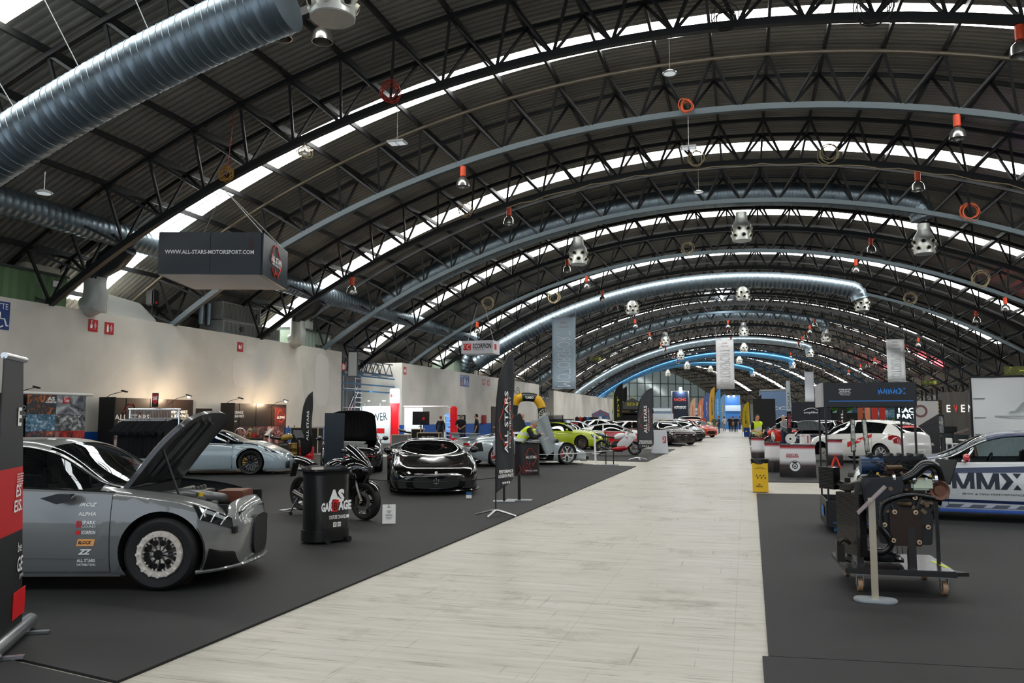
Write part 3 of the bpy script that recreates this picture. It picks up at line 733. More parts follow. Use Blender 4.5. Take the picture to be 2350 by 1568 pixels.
HATCH = dict(SEDAN, wb=2.58, r=.325, tw=.235, rr=.23, flare=.03,
  top=[(-2.05, .7), (-2.02, .95), (-1.9, 1.12), (-1.55, 1.36), (-1.0, 1.45), (-.3, 1.49), (.1, 1.47), (.5, 1.38), (1.35, 1.0), (1.7, .9), (2.0, .78), (2.12, .68), (2.18, .55)],
  belt=[(-2.05, .6), (-1.95, .92), (-1.2, 1.0), (0, .95), (1.1, .9), (1.4, .86), (1.9, .72), (2.18, .5)],
  wid=[(-2.05, .7), (-1.95, .8), (-1.6, .88), (-1.2, .9), (0, .89), (1.3, .9), (1.8, .85), (2.05, .74), (2.18, .6)],
  roofw=[(-2.0, .6), (-1.4, .56), (-.4, .6), (.4, .64), (1.3, .74), (2.2, .5)], cowl=1.35, header=.5, rhead=-1.5, rbase=-1.95, hoodf=2.06, winr=-1.35, doors=(-.95, -.05, .95), bpil=-.05,
  hl=[(1.75, 1.3), (2.1, 1.0), (2.12, .75), (1.85, .8)], tl=[(-1.75, 1.0), (-2.0, 1.0), (-2.0, .72), (-1.8, .72)], grilles=[(0, .4, .8, .3, 'g')])
MIDENG = dict(wb=2.70, r=.35, tw=.29, rr=.265, flare=.03, flr=1.5, bulge=.16, hump=.11, humpr=.05, gap=.03, shelf=.80,
  top=[(-2.3, .62), (-2.25, .86), (-2.0, .93), (-1.4, 1.02), (-.7, 1.09), (-.15, 1.135), (.2, 1.11), (1.15, .79), (1.5, .72), (1.95, .62), (2.2, .54), (2.32, .44)],
  belt=[(-2.3, .58), (-2.2, .80), (-1.4, .88), (-.5, .84), (.6, .80), (1.1, .75), (1.5, .70), (2.1, .52), (2.32, .38)],
  wid=[(-2.3, .75), (-2.15, .88), (-1.4, .96), (-.4, .93), (.5, .9), (1.35, .93), (1.9, .92), (2.15, .84), (2.32, .66)],
  roofw=[(-2.3, .5), (-1.2, .45), (-.2, .52), (.2, .56), (1.1, .74), (2.3, .5)], sill=[(-2.3, .28), (-1.8, .16), (-1.2, .13), (1.2, .12), (2.0, .12), (2.32, .12)],
  cowl=1.15, header=.18, rhead=-.55, rbase=-1.5, hoodf=2.0, winr=-.5, doors=(-.45, .75),
  hl=[(1.45, 1.7), (1.98, 1.35), (2.1, 1.0), (1.75, 1.0)], tl=[(-2.1, 1.0), (-2.28, 1.0), (-2.28, .8), (-2.1, .84)], grilles=[(0, .27, .96, .24, 'g'), (.66, .24, .26, .2, 'a'), (-.66, .24, .26, .2, 'a')])
WEDGE = dict(MIDENG, r=.355, tw=.3, rr=.275, hump=.05, humpr=.03, flare=.03, bulge=.05,
  top=[(-2.3, .7), (-2.25, .88), (-1.9, .96), (-1.2, 1.03), (-.6, 1.12), (-.1, 1.14), (.2, 1.11), (1.25, .76), (1.6, .66), (2.0, .54), (2.3, .42), (2.38, .33)],
  belt=[(-2.3, .62), (-2.1, .82), (-1.2, .86), (-.3, .80), (.7, .74), (1.3, .68), (2.0, .46), (2.3, .36), (2.38, .28)], cowl=1.25, header=.2, hoodf=2.2, doors=(-.5, .8), sill=[(-2.3, .36), (-1.9, .2), (-1.2, .13), (1.2, .12), (2.1, .12), (2.38, .14)],
  wid=[(-2.3, .85), (-2.15, .94), (-1.4, 1.0), (-.4, .96), (.5, .92), (1.35, .95), (1.9, .9), (2.2, .8), (2.38, .5)],
  hl=[(1.65, 1.4), (2.05, 1.3), (2.2, 1.0), (1.85, 1.0)], grilles=[(.5, .2, .4, .14, 'a'), (-.5, .2, .4, .14, 'a')])
REAR = dict(wb=2.45, r=.345, tw=.28, rr=.262, flare=.035, flr=1.6, bulge=.12, hump=.10, humpr=.0, shelf=.84,
  top=[(-2.22, .62), (-2.18, .84), (-2.0, .93), (-1.5, 1.07), (-.8, 1.25), (-.3, 1.29), (.1, 1.27), (.3, 1.22), (.95, .92), (1.4, .82), (1.9, .68), (2.15, .55), (2.24, .42)],
  belt=[(-2.22, .56), (-2.1, .8), (-1.4, .9), (-.4, .86), (.7, .82), (1.2, .78), (1.7, .66), (2.1, .5), (2.24, .38)],
  wid=[(-2.22, .68), (-2.1, .82), (-1.7, .92), (-1.2, .93), (-.3, .88), (1.2, .92), (1.75, .9), (2.05, .8), (2.24, .6)],
  roofw=[(-2.2, .4), (-1.3, .5), (-.3, .56), (.2, .58), (.9, .7), (2.2, .5)], sill=[(-2.22, .3), (-1.8, .18), (-1.1, .14), (1.1, .14), (1.9, .12), (2.24, .14)],
  cowl=.95, header=.28, rhead=-.55, rbase=-1.5, hoodf=1.95, winr=-1.15, doors=(-.5, .72), bpil=-.5, 
  hl=[(1.55, 1.6), (1.85, 1.5), (1.97, 1.05), (1.62, 1.0)], tl=[(-2.1, .98), (-2.2, .98), (-2.2, .86), (-2.1, .86)], grilles=[(0, .26, .6, .16, 'g'), (.55, .27, .34, .2, 'a'), (-.55, .27, .34, .2, 'a')])
SUV = dict(SEDAN, wb=2.7, r=.36, tw=.25, rr=.25, flare=.02,
  top=[(-2.2, .75), (-2.18, 1.2), (-2.05, 1.55), (-1.6, 1.7), (-.5, 1.75), (.2, 1.72), (.6, 1.6), (1.2, 1.15), (1.7, 1.08), (2.1, 1.0), (2.2, .85), (2.26, .6)],
  belt=[(-2.2, .7), (-2.1, 1.08), (0, 1.05), (1.1, 1.02), (1.9, .94), (2.2, .8), (2.26, .55)],
  wid=[(-2.2, .84), (-2.1, .88), (-1, .91), (1, .91), (1.9, .88), (2.15, .8), (2.26, .68)], roofw=[(-2.2, .7), (0, .7), (.6, .7), (1.2, .78), (2.2, .5)], sill=[(-2.2, .4), (-1.5, .3), (1.5, .3), (2.26, .35)],
  cowl=1.2, header=.55, rhead=-2.0, rbase=-2.15, hoodf=2.12, winr=-1.9, doors=(-.95, 0, .95), bpil=0, hl=[(1.95, 1.02), (2.18, 1.0), (2.2, .85), (2.0, .86)], tl=[(-2.0, 1.1), (-2.16, 1.1), (-2.16, .85), (-2.0, .85)], grilles=[(0, .72, 1.0, .3, 'g')])
def outer_to_axle(px, py, phi, side, half, ax):
    """ground point under the outer face of a wheel -> car origin; phi heading, side of that wheel, ax = +-wb/2"""
    dx, dy = cos(phi), sin(phi); lx, ly = -sin(phi), cos(phi)
    return (px-lx*side*half-dx*ax, py-ly*side*half-dy*ax, .006)
# ---------------------------------------------------------------- 1 the grey show saloon, front left
GREY = mat('grey_paint', '727473', .3, metal=.25, coat=1)
phi = RD(18.); SP1 = dict(SEDAN, r=.35, rr=.208, tw=.26, gap=.035, bulge=.05,
  top=[(-2.26, .62), (-2.22, .96), (-2.0, 1.06), (-1.75, 1.10), (-1.1, 1.345), (-.5, 1.41), (-.15, 1.405), (.15, 1.35), (.88, .99), (1.4, .925), (1.7, .85), (1.88, .75), (1.97, .58)],
  belt=[(-2.26, .58), (-2.1, .88), (-1.5, .97), (-.5, .94), (.8, .89), (1.3, .84), (1.68, .75), (1.88, .63), (1.97, .52)],
  wid=[(-2.26, .62), (-2.2, .76), (-2.0, .86), (-1.4, .9), (0, .885), (1.3, .9), (1.6, .87), (1.77, .77), (1.89, .6), (1.97, .42)],
  roofw=[(-2.2, .5), (-1.2, .55), (-.4, .60), (.15, .63), (.9, .73), (2.2, .5)], sill=[(-2.26, .33), (-2.0, .2), (-1.2, .14), (1.2, .14), (1.75, .16), (1.97, .17)],
  cowl=.88, header=.13, rhead=-.95, rbase=-1.7, hoodf=1.83, doors=(-1.35, -.3, .85), bpil=-.3, mirror=False, winr=-1.25,
  hl=[(1.58, 1.02), (1.88, 1.01), (1.90, .85), (1.66, .86)], grilles=[(0, .42, .5, .40, 'g')])
L1 = outer_to_axle(-5.29, 6.58, phi, -1, .925, SP1['wb']/2)
audi, AB = car(SP1, 'grey saloon show car with raised bonnet and polished drag wheel', L1, phi, GREY, openb=1, interior=True, glass=WIN, rimc=mat('polished_rim', 'e6ded2', .25, metal=.45), rim='beadlock', lamps=True, skip=('fr',))
w_ = wheel(audi, AB.xf, -(.9-.13+.005), .34, .26, -1, 'beadlock', mat('polished_rim', 'e6ded2', .25, metal=.45), .205, True)
wr = MB(); 
for i_ in range(10):
    a_ = 2*pi*i_/10; wr.cyl((.11*cos(a_), -.13, .11*sin(a_)), (.11*cos(a_), -.139, .11*sin(a_)), .028, n=10)
wr.cyl((0, -.09, 0), (0, -.15, 0), .045, n=16)
wr.build('wheel_window', BLKG, w_)
# raised bonnet
def raised_bonnet(t, B, ang, paint, under, liner=True):
    k = B.k; x0, x1 = k['cowl'], k['hoodf']; n = 16; tt = [2+.1*i for i in range(11)]; z0 = B.S(x0, 2, 1).z; rows = []; rows2 = []
    o = Vector((x0, 0, z0)); R = Matrix.Rotation(-ang, 3, 'Y')
    for i in range(n+1):
        r = [B.S(lerp(x0, x1-.17*(3-q)**3, i/n), q, 1) for q in tt]+[B.S(lerp(x0, x1-.17*(3-q)**3, i/n), q, -1) for q in tt[-2::-1]]
        rows.append([tuple(o+R @ (p-o)) for p in r]); rows2.append([tuple(o+R @ (p*1+Vector((0, 0, -.045))-o)) for p in r])
    b = MB(); b.grid(rows)
    ob = b.build('bonnet', paint, t, smooth=True)
    b = MB(); b.grid([[tuple(Vector(p)) for p in r] for r in rows2])
    ed = [r[0] for r in rows]+rows[-1][1:]+[r[-1] for r in rows[::-1]]; ed2 = [r[0] for r in rows2]+rows2[-1][1:]+[r[-1] for r in rows2[::-1]]
    b.grid([ed, ed2]); 
    for f in (.25, .5, .75):
        yy = (f-.5)*1.0; b.beam(o+R @ (Vector((x0+.12, yy, B.S(x0+.12, 2.6, 1).z-.06))-o), o+R @ (Vector((x1-.15, yy*.8, B.S(x1-.15, 2.6, 1).z-.06))-o), .06, .03)
    b.build('bonnet_liner', under, ob, smooth=True)
    return ob
raised_bonnet(audi, AB, RD(60), GREY, mat('bonnet_underside', '3a3c3d', .35, coat=.6))
b = MB(); b.cyl((1.38, -.62, .86), (1.2, -.6, 1.3), .012, n=8); b.build('gas_strut', BLK, audi)
# engine bay
b = MB(); b.box((1.4, 0, .52), (1.05, 1.2, .06)); b.box((.92, 0, .72), (.04, 1.3, .4)); b.box((1.9, 0, .55), (.04, .9, .26)); b.box((1.4, .62, .68), (.9, .04, .26)); b.box((1.4, -.62, .66), (.9, .04, .22)); b.build('engine_bay', MATTE, audi)
b = MB(); b.box((1.5, -.05, .70), (.3, .62, .2)); b.box((1.5, -.05, .83), (.2, .56, .06)); b.cyl((1.36, -.3, .86), (1.36, .25, .86), .03, n=8)
for q in range(5): b.cyl((1.5, -.28+q*.11, .84), (1.5, -.28+q*.11, .90), .028, n=8)
b.build('engine', mat('engine_metal', '6d6a66', .35, metal=.8), audi, bevel=.01).location.x = -.14
b = MB(); b.tube([(1.22, -.42, .76), (1.3, -.42, .83), (1.48, -.34, .85), (1.66, -.2, .81), (1.74, 0, .77), (1.74, .2, .74)], .055, 14); b.build('intake_pipe', mat('pipe_grey', '6b6d6e', .3, metal=.4), audi, smooth=True).location.x = -.14
b = MB(); b.box((1.78, .25, .78), (.28, .4, .12)); b.build('radiator_duct', mat('copper_shield', '6a3a26', .5, metal=.3), audi, bevel=.01).location.x = -.12
b = MB(); b.cyl((1.62, -.3, .8), (1.62, -.3, .86), .025, n=8); b.build('oil_cap', mat('yellow_cap', 'd8b41c', .4), audi).location.x = -.14
b = MB(); b.box((1.84, -.38, .69), (.16, .26, .08)); b.box((1.9, .05, .68), (.08, .5, .06)); b.box((1.66, -.48, .73), (.14, .16, .1)); b.box((1.6, -.3, .78), (.08, .1, .08)); b.box((1.72, -.28, .74), (.06, .16, .06)); b.build('ancillaries', mat('dull_alloy', '8a8a86', .4, metal=.7, nz=.3, nscale=14), audi, bevel=.01).location.x = -.12
# nose grille seen from the side, lower intake and blade
b = MB(); AB.patch(b, [(1.74, .5), (1.91, .46), (1.94, .12), (1.68, .10)], -1, .006); b.build('side_intake', BLKG, audi, smooth=True)
b = MB(); b.tube([AB.S(x, .02, -1)+Vector((0, 0, 0)) for x in (1.62, 1.75, 1.86, 1.93, 1.97)]+[Vector((2.01, -.25, .18)), Vector((2.03, 0, .18)), Vector((2.01, .25, .18))], .02, 6); b.build('front_lip', GREY, audi, smooth=True)
b = MB(); AB.patch(b, [(-1.0, .12), (.95, .12), (.95, -.0), (-1.0, 0)], -1, .02); b.build('side_skirt', GREY, audi, smooth=True)
for x in (1.68, 1.76, 1.83):
    b = MB(); b.tube([AB.S(x-.02+.04*q/5, .86+.15*q/5, -1)+AB.nrm(x, .9, -1)*.012 for q in range(6)], .006, 6); b.build('light_strip', mat('lamp_bright', 'e8eef0', .2, metal=.3, coat=1), audi)
# decals beside the front wheel
DX = .62
for txt, z, m_, hh, bo in (('IROZ', .80, WPRINT, .035, .02), ('ALPHA', .715, WPRINT, .035, .02), ('SPARK', .635, WPRINT, .035, .02), ('LOAD', .60, WPRINT, .02, 0), ('SCORPION', .545, WPRINT, .035, .03), ('BLOCK', .452, BLK, .032, .03), ('ZZ', .365, WPRINT, .05, .04), ('ALL STARS', .285, WPRINT, .032, .03), ('DISTRIBUTION', .245, WPRINT, .022, .02)):
    sh = .4 if txt in ('IROZ', 'ZZ', 'BLOCK') else 0
    if txt == 'BLOCK': flank(audi, AB, [(DX-.075, z-.032), (DX+.085, z-.032), (DX+.10, z+.032), (DX-.06, z+.032)], -1, mat('decal_orange', 'f0a860', .5), 'sticker')
    x0_, x1_ = (DX-.03, DX+.1) if txt in ('SPARK', 'LOAD', 'SCORPION') else ((DX-.06, DX+.07) if txt in ('BLOCK', 'ZZ') else (DX-.07, DX+.1))
    decal(audi, AB, txt, x0_, x1_, z-hh/2, z+hh/2, -1, m_, bo, sh)
for q in range(4): flank(audi, AB, [(DX-.085+q*.014, .59), (DX-.077+q*.014, .59), (DX-.073+q*.014, .65), (DX-.081+q*.014, .65)], -1, REDP, 'sticker', n=1)
flank(audi, AB, [(DX-.085, .525), (DX-.04, .525), (DX-.04, .562), (DX-.085, .562)], -1, REDP, 'sticker', n=2)

b = MB(); b.add([(-.19, 0, 0), (-.02, -.04, .045), (.1, -.04, .04), (.12, -.04, -.02), (-.02, -.04, -.05), (-.02, .04, .045), (.1, .04, .04), (.12, .04, -.02), (-.02, .04, -.05)], [(1, 2, 3, 4), (5, 8, 7, 6), (0, 1, 4), (0, 8, 5), (0, 5, 1), (0, 4, 8), (1, 5, 6, 2), (2, 6, 7, 3), (3, 7, 8, 4)]); b.cyl((.05, .05, 0), (.05, .12, .02), .02, n=6); o = b.build('mirror', mat('mirror_dark', '1b1d20', .25, coat=1), audi, smooth=True); o.location = (.42, AB.yz(.42, .86, -1)-.1, .865)
flank(audi, AB, [(-1.25, .335), (.8, .30), (.8, .318), (-1.25, .36)], -1, GREY, 'door_crease', .006)
# ================================================================ THE OTHER CARS
def RAYF():
    R = cam.rotation_euler.to_matrix()
    def ray(px, py): return R @ Vector(((px-1175)/FOC, -(py-784)/FOC, -1))
    return ray
ray = RAYF()
def G(px, py, z=0.):
    """floor point seen at a place in the photograph"""
    r = ray(px, py); t = (z-EYE)/r.z; return Vector((r.x*t, r.y*t, z))
def AY(px, py, y):
    r = ray(px, py); t = y/r.y; return Vector((r.x*t, y, EYE+r.z*t))
def AX(px, py, x):
    r = ray(px, py); t = x/r.x; return Vector((x, r.y*t, EYE+r.z*t))
def px_at(px, y): return AY(px, 961, y).x
# ---- gloss black supercar facing the camera
BLACKP = mat('black_paint', '030304', .12, coat=1, spec=.6)
mc, MBd = car(MIDENG, 'glossy black supercar facing the camera with a trident badge in its oval grille', (-7.25, 18.35, .006), RD(-65), BLACKP, interior=True, glass=WIN, rimc=mat('rim_bronze', '3a302a', .25, metal=.8), rim='7y')
b = MB()
for y_, h_ in ((0, .075), (-.045, .05), (.045, .05)): b.beam((0, y_, -.02), (0, y_*1.1, h_), .008, .014); b.beam((0, y_*1.1-.012, h_-.012), (0, y_*1.1, h_+.02), .008, .008); b.beam((0, y_*1.1+.012, h_-.012), (0, y_*1.1, h_+.02), .008, .008)
b.beam((0, -.045, -.02), (0, .045, -.02), .008, .014); b.beam((0, 0, -.07), (0, 0, -.02), .008, .014)
o = b.build('badge', CHR, mc); o.location = (2.32+.16+.015, 0, .27)
b = MB(); b.cyl((0, 0, 0), (.01, 0, 0), .03, n=16); o = b.build('emblem', CHR, mc, smooth=True); o.location = (2.42, 0, .47)
b = MB(); b.tube([(2.32+.16*(1-(y/.66)**2)*.92+.012, y*.74, .27+.13*sg*sqrt(max(0, 1-(y/.66)**4))) for sg, ys in ((1, [-.66+.066*q for q in range(21)]), (-1, [.66-.066*q for q in range(1, 20)])) for y in ys], .007, 6, closed=True); b.build('grille_ring', mat('grille_rim', '55585a', .2, metal=.9), mc, smooth=True)
b = MB(); b.tube([(2.0, -.94, .12), (2.2, -.86, .1), (2.36, -.62, .09), (2.47, -.2, .09), (2.47, .2, .09), (2.36, .62, .09), (2.2, .86, .1), (2.0, .94, .12)], .022, 6); b.build('splitter', BLKG, mc, smooth=True)
for sd in (1, -1):
    b = MB(); MBd.patch(b, [(1.38, 2.75), (1.78, 2.5), (1.72, 2.2), (1.45, 2.3)], sd, .004); b.build('bonnet_vent', mat('vent_black', '020202', .9, spec=.1), mc, smooth=True)
    b = MB(); b.tube([MBd.S(lerp(1.5, 1.98, q/8), lerp(1.5, 1.1, q/8), sd)+MBd.nrm(1.7, 1.3, sd)*.012 for q in range(9)], .012, 6); b.tube([MBd.S(x_, t_, sd)+MBd.nrm(x_, t_, sd)*.012 for x_, t_ in ((1.62, 1.75), (1.8, 1.62), (1.92, 1.3), (1.86, 1.05))], .012, 6); b.build('light_strip', mat('lamp_white', 'e8eef0', .3, coat=1), mc)
    b = MB(); b.beam((2.14, sd*.80, .1), (2.3, sd*.52, .32), .02, .05); b.build('intake_fin', BLKG, mc)
# ---- black hatchback behind it with its bonnet up
bk, BKB = car(dict(SEDAN), 'black car with raised bonnet and red pinstripe parked behind the blue-black totem', (-11.9, 23.6, .006), RD(-64), BLACKP, openb=1, detail=1)
raised_bonnet(bk, BKB, RD(72), BLACKP, mat('liner_black', '08080a', .5))
b = MB(); b.box((1.56, 0, .6), (.95, 1.25, .06)); b.build('engine_bay', MATTE, bk)
b = MB(); b.box((1.45, 0, .82), (.5, .7, .12)); b.box((1.85, .3, .78), (.2, .3, .1)); b.box((1.8, -.35, .78), (.2, .3, .1)); b.cyl((1.3, -.5, .9), (1.7, .4, .88), .03, n=8); b.build('engine', mat('dull_alloy', '8a8a86', .4), bk, bevel=.01)
b = MB(); b.tube([(2.2, .68, .5), (2.3, .4, .5), (2.315, 0, .5), (2.3, -.4, .5), (2.2, -.68, .5)], .009, 6); b.build('pinstripe', mat('red_line', 'd0162a', .4), bk)
for sd in (1, -1): flank(bk, BKB, [(-.8, .5), (.8, .5), (.8, .515), (-.8, .515)], sd, mat('red_line', 'd0162a', .4), 'pinstripe')
# ---- pale blue-grey rear-engined sports car, left, door open
PALE = mat('pale_grey_paint', '93a3aa', .25, metal=.1, coat=1)
phi = RD(21); L = outer_to_axle(-13.5, 20.45, phi, -1, .94, REAR['wb']/2)
ps, PB = car(REAR, 'pale blue-grey sports car with black wheels, yellow brake and its door ajar', L, phi, PALE, interior=True, glass=WIN, rimc=mat('rim_black', '0d0d0e', .3, metal=.5, coat=.5), rim='mesh', caliper=mat('caliper_yellow', 'e6b020', .4), skip=('doorhole',))
def open_door(t, B, ang, paint, side=-1, lift=0):
    d0, d1 = B.k['doors'][0], B.k['doors'][-1]; rows = []; o = B.S(d1, .5, side); o.z = .45
    R = (Matrix.Rotation(lift, 3, 'Y') if lift else Matrix.Rotation(-side*ang, 3, 'Z'))
    if lift: R = Matrix.Rotation(-side*ang, 3, 'Z') @ R
    outer = []; inner = []
    for i in range(11):
        x = lerp(d0, d1, i/10); outer.append([tuple(o+R @ (B.S(x, .12+.88*j/8, side)-o)) for j in range(9)]); inner.append([tuple(o+R @ (B.S(x, .12+.88*j/8, side)-Vector((0, side*.06, 0))-o)) for j in range(9)])
    b = MB(); b.grid(outer); b.grid(inner)
    def ed(g): return g[0]+[r[-1] for r in g[1:]]+g[-1][::-1][1:]+[r[0] for r in g[::-1]][1:]
    b.grid([ed(outer), ed(inner)]); return b.build('open_door', paint, t, smooth=True)
open_door(ps, PB, RD(20), PALE)
b = MB(); PB.patch(b, [(.98, 1.6), (1.4, 1.6), (1.42, 1.25), (1.0, 1.25)], -1, .004); b.build('fender_vent', MATTE, ps, smooth=True)
b = MB(); b.tube([(1.225+.405*cos(a), -.985, .345+.405*sin(a)) for a in [RD(35)+RD(120)*q/16 for q in range(17)]], .012, 6); b.build('arch_trim', BLK, ps, smooth=True)
b = MB(); b.tube([PB.S(x, .0, -1)+Vector((0, -.02, -.03)) for x in (-1.0, -.5, 0, .5, .85)], .02, 6); b.tube([(1.6, -.93, .1), (2.0, -.85, .08), (2.28, -.5, .08), (2.36, 0, .08), (2.28, .5, .08), (2.0, .85, .08)], .02, 6); b.build('front_splitter', BLK, ps, smooth=True)
# ---- silver scissor-door supercar
SILV = mat('silver_paint', 'a3aeb3', .22, metal=.35, coat=1)
phi = RD(44); L = outer_to_axle(-5.92, 27.95, phi, -1, .975, WEDGE['wb']/2)
RIMW = mat('rim_silver', 'd9dcde', .25, metal=.3, coat=1)
lm, LB = car(WEDGE, 'silver wedge-shaped supercar with scissor doors raised and white wheels', L, phi, SILV, rimc=RIMW, rim='5y', caliper=mat('caliper_red', 'c01020', .4), skip=('doorhole',), interior=True, glass=GLS)
open_door(lm, LB, RD(10), SILV, -1, lift=RD(62)); open_door(lm, LB, RD(10), mat('door_inner', '1a1b1d', .5), 1, lift=RD(62))
b = MB(); b.box((-2.15, 0, 1.08), (.4, 1.7, .03)); b.box((-2.15, .7, 1.0), (.3, .04, .2)); b.box((-2.15, -.7, 1.0), (.3, .04, .2)); b.build('rear_wing', SILV, lm, bevel=.01)
b = MB(); LB.patch(b, [(-2.28, .95), (-1.95, .95), (-1.9, .6), (-2.28, .5)], -1, .006); b.build('rear_vent', MATTE, lm, smooth=True)
b = MB(); b.box((-2.36, 0, .36), (.14, 1.5, .26)); b.build('diffuser_panel', BLK, lm, bevel=.02)
b = MB(); b.box((-2.345, -.6, .74), (.03, .4, .08)); b.box((-2.345, .6, .74), (.03, .4, .08)); b.build('tail_light', mat('tail_red', '8c0d12', .15), lm)
b = MB(); b.tube([(1.9, -.92, .12), (2.25, -.75, .1), (2.42, -.3, .1), (2.42, .3, .1), (2.25, .75, .1)], .02, 6); b.build('front_splitter', BLKG, lm, smooth=True)
# ---- lime green coupe
LIME = mat('lime_paint', 'a9bd2a', .25, coat=1)
phi = RD(-12); L = outer_to_axle(G(1333, 1032).x, G(1333, 1032).y, phi, -1, .95, COUPE['wb']/2)
gr, GB = car(COUPE, 'lime green coupe with roof rack parked behind the silver supercar', L, phi, LIME, detail=1, rimc=mat('rim_grey', '6a6660', .3, metal=.8), rim='10')
b = MB(); b.box((-.3, 0, 1.5), (1.3, 1.1, .05)); 
for x_, y_ in ((-.8, .5), (.2, .5), (-.8, -.5), (.2, -.5)): b.cyl((x_, y_, 1.33), (x_, y_, 1.5), .02, n=6)
b.build('roof_rack', BLK, gr)
# ---- white and red rear-engined race car
WHP = mat('white_paint', 'dcdcd8', .25, coat=1); REDC = mat('red_paint', 'b3131d', .25, coat=1)
rc, RB_ = car(dict(REAR, roofpaint=WHP), 'white and red rear-engined race car with red wing behind the motorbike', (px_at(1405, 46), 46.2, .006), RD(8), WHP, detail=1, two=REDC, rimc=MATTE)
b = MB(); b.box((-2.2, 0, 1.22), (.32, 1.75, .03)); b.box((-2.2, .85, 1.2), (.36, .02, .2)); b.box((-2.2, -.85, 1.2), (.36, .02, .2)); b.cyl((-2.1, .4, .95), (-2.2, .4, 1.2), .02); b.cyl((-2.1, -.4, .95), (-2.2, -.4, 1.2), .02); b.build('rear_wing', REDC, rc)
flank(rc, RB_, [(1.0, .3), (2.0, .3), (2.0, .62), (1.3, .72)], -1, REDC); flank(rc, RB_, [(-2.0, .3), (-.5, .2), (-.5, .55), (-2.0, .8)], -1, REDC)
# ---- the rows of cars further down the left side
NAVY = mat('navy_paint', '101c33', .25, coat=1); BROWN = mat('brown_paint', '2a1713', .2, coat=1, metal=.3); DGRN = mat('dark_green_paint', '1c2a26', .2, coat=1); LBLU = mat('light_blue_paint', 'a9bccb', .25, coat=1); MBLU = mat('mid_blue_paint', '1d5aa6', .3, coat=1); DRED = mat('dark_red_paint', '4c0d16', .2, coat=1); YEL = mat('yellow_paint', 'd9c62a', .3, coat=1); GRYM = mat('mid_grey_paint', '8f9498', .25, coat=1, metal=.3); ORGP = mat('orange_red_paint', 'd4421c', .3, coat=1); CREAM = mat('cream_paint', 'cdbfa3', .35, coat=.5)
def bgcar(spec, px, y, phi_, paint, label, detail=0, **kw):
    return car(spec, label, (px_at(px, y), y, .006), RD(phi_), paint, detail=detail, **kw)
bgcar(dict(COUPE), 1327, 53, 5, LBLU, 'light blue coupe behind the lime green car', rimc=RIMW)
bgcar(HATCH, 1290, 62, 0, MBLU, 'bright blue hatchback parked near the white wall')
bgcar(HATCH, 1388, 60, -30, WHP, 'boxy white hatchback below the black feather flags')
bgcar(COUPE, 1437, 63, 10, GRYM, 'grey coupe right in front of the black pop-up tent')
bgcar(SEDAN, 1455, 54.5, 3, DRED, 'dark red car behind the grey feather flag')
c_, B_ = bgcar(COUPE, 1531, 50.5, -58, BROWN, 'dark brown coupe facing the walkway beside the white pedestal', 1, rimc=mat('rim_grey', '6a6660', .3))
bgcar(HATCH, 1556, 58, -50, DGRN, 'dark green hatchback with white wheels facing the walkway', 1, rimc=RIMW)
bgcar(dict(HATCH, roofpaint=YEL), 1548, 66, -40, WHP, 'small white car with a yellow roof')
bgcar(SEDAN, 1582, 82, -45, WHP, 'white saloon, second from the orange post')
c_, B_ = bgcar(HATCH, 1593, 70, -50, ORGP, 'orange and white rally hatchback next to the orange post', 0)
bgcar(COUPE, 1505, 90, 0, NAVY, 'navy coupe far down the left row', 0)
bgcar(SUV, 1470, 76, 0, WHP, 'white van-like car in front of the far stands', 0)
bgcar(HATCH, 1567, 92, -20, MBLU, 'blue small car below the black light tower', 0)
bgcar(SUV, 1600, 96, -10, CREAM, 'cream coloured old van far down the hall', 0)
bgcar(SUV, 1375, 80, 0, WHP, 'white pick-up truck loaded with spare parts by the wall', 0)
# ---- white hatchback on stands, right
phi = RD(132); L = outer_to_axle(2.66, 32.4, phi, 1, .9, HATCH['wb']/2)
wh, WB_ = car(dict(HATCH, rear=1), 'white hatchback on axle stands with red stripes, front wheel removed', (L[0], L[1], .06), phi, WHP, detail=2, rimc=RIMW, skip=('fl',))
b = MB(); b.cyl((0, 0, 0), (0, .03, 0), .15, n=28); b.cyl((0, .03, 0), (0, .09, 0), .06, n=16); o = b.build('brake_disc', mat('brake_disc_bright', 'b5b3ae', .3, metal=.7), wh, smooth=True); o.location = (WB_.xf, .78, .3)
b = MB(); b.box((.14, 0, 0), (.09, .1, .24)); o = b.build('brake_caliper', REDC, wh, bevel=.02); o.location = (WB_.xf, .79, .31)
RS = mat('red_stripe', 'c41a20', .4)
flank(wh, WB_, [(.10, .50), (-.95, .88), (-.95, 1.0), (.10, .68)], 1, RS); decal(wh, WB_, 'SPARK', -.75, -.15, .72, .80, 1, WPRINT, .02)
flank(wh, WB_, [(.95, .27), (.35, .27), (.35, .36), (.95, .36)], 1, RS); decal(wh, WB_, 'DIXCEL', .38, .92, .285, .345, 1, WPRINT, .02)
b = MB(); WB_.patch(b, [(-2.03, 1.02), (-1.6, 1.02), (-1.62, .84), (-2.0, .80)], 1, .008, 10, 6); b.build('tail_light', mat('tail_red', '8c0d12', .15), wh, smooth=True)
b = MB(); b.box((-2.13, 0, .42), (.02, .52, .12)); b.build('number_plate', WHT, wh)
b = MB(); b.box((-2.145, .24, .42), (.004, .04, .12)); b.build('plate_band', mat('eu_blue', '1b3f9a', .5), wh)
lettering('6251', .3, .07, T(-2.14, -.02, .42) @ RZ(-pi/2), BLK, wh, .004)
b = MB()
for sd in (1, -1): WB_.patch(b, [(-1.8, 3), (-1.8, 2.45), (-1.71, 2.45), (-1.71, 3)], sd, .01)
b.build('window_banner', RS, wh)
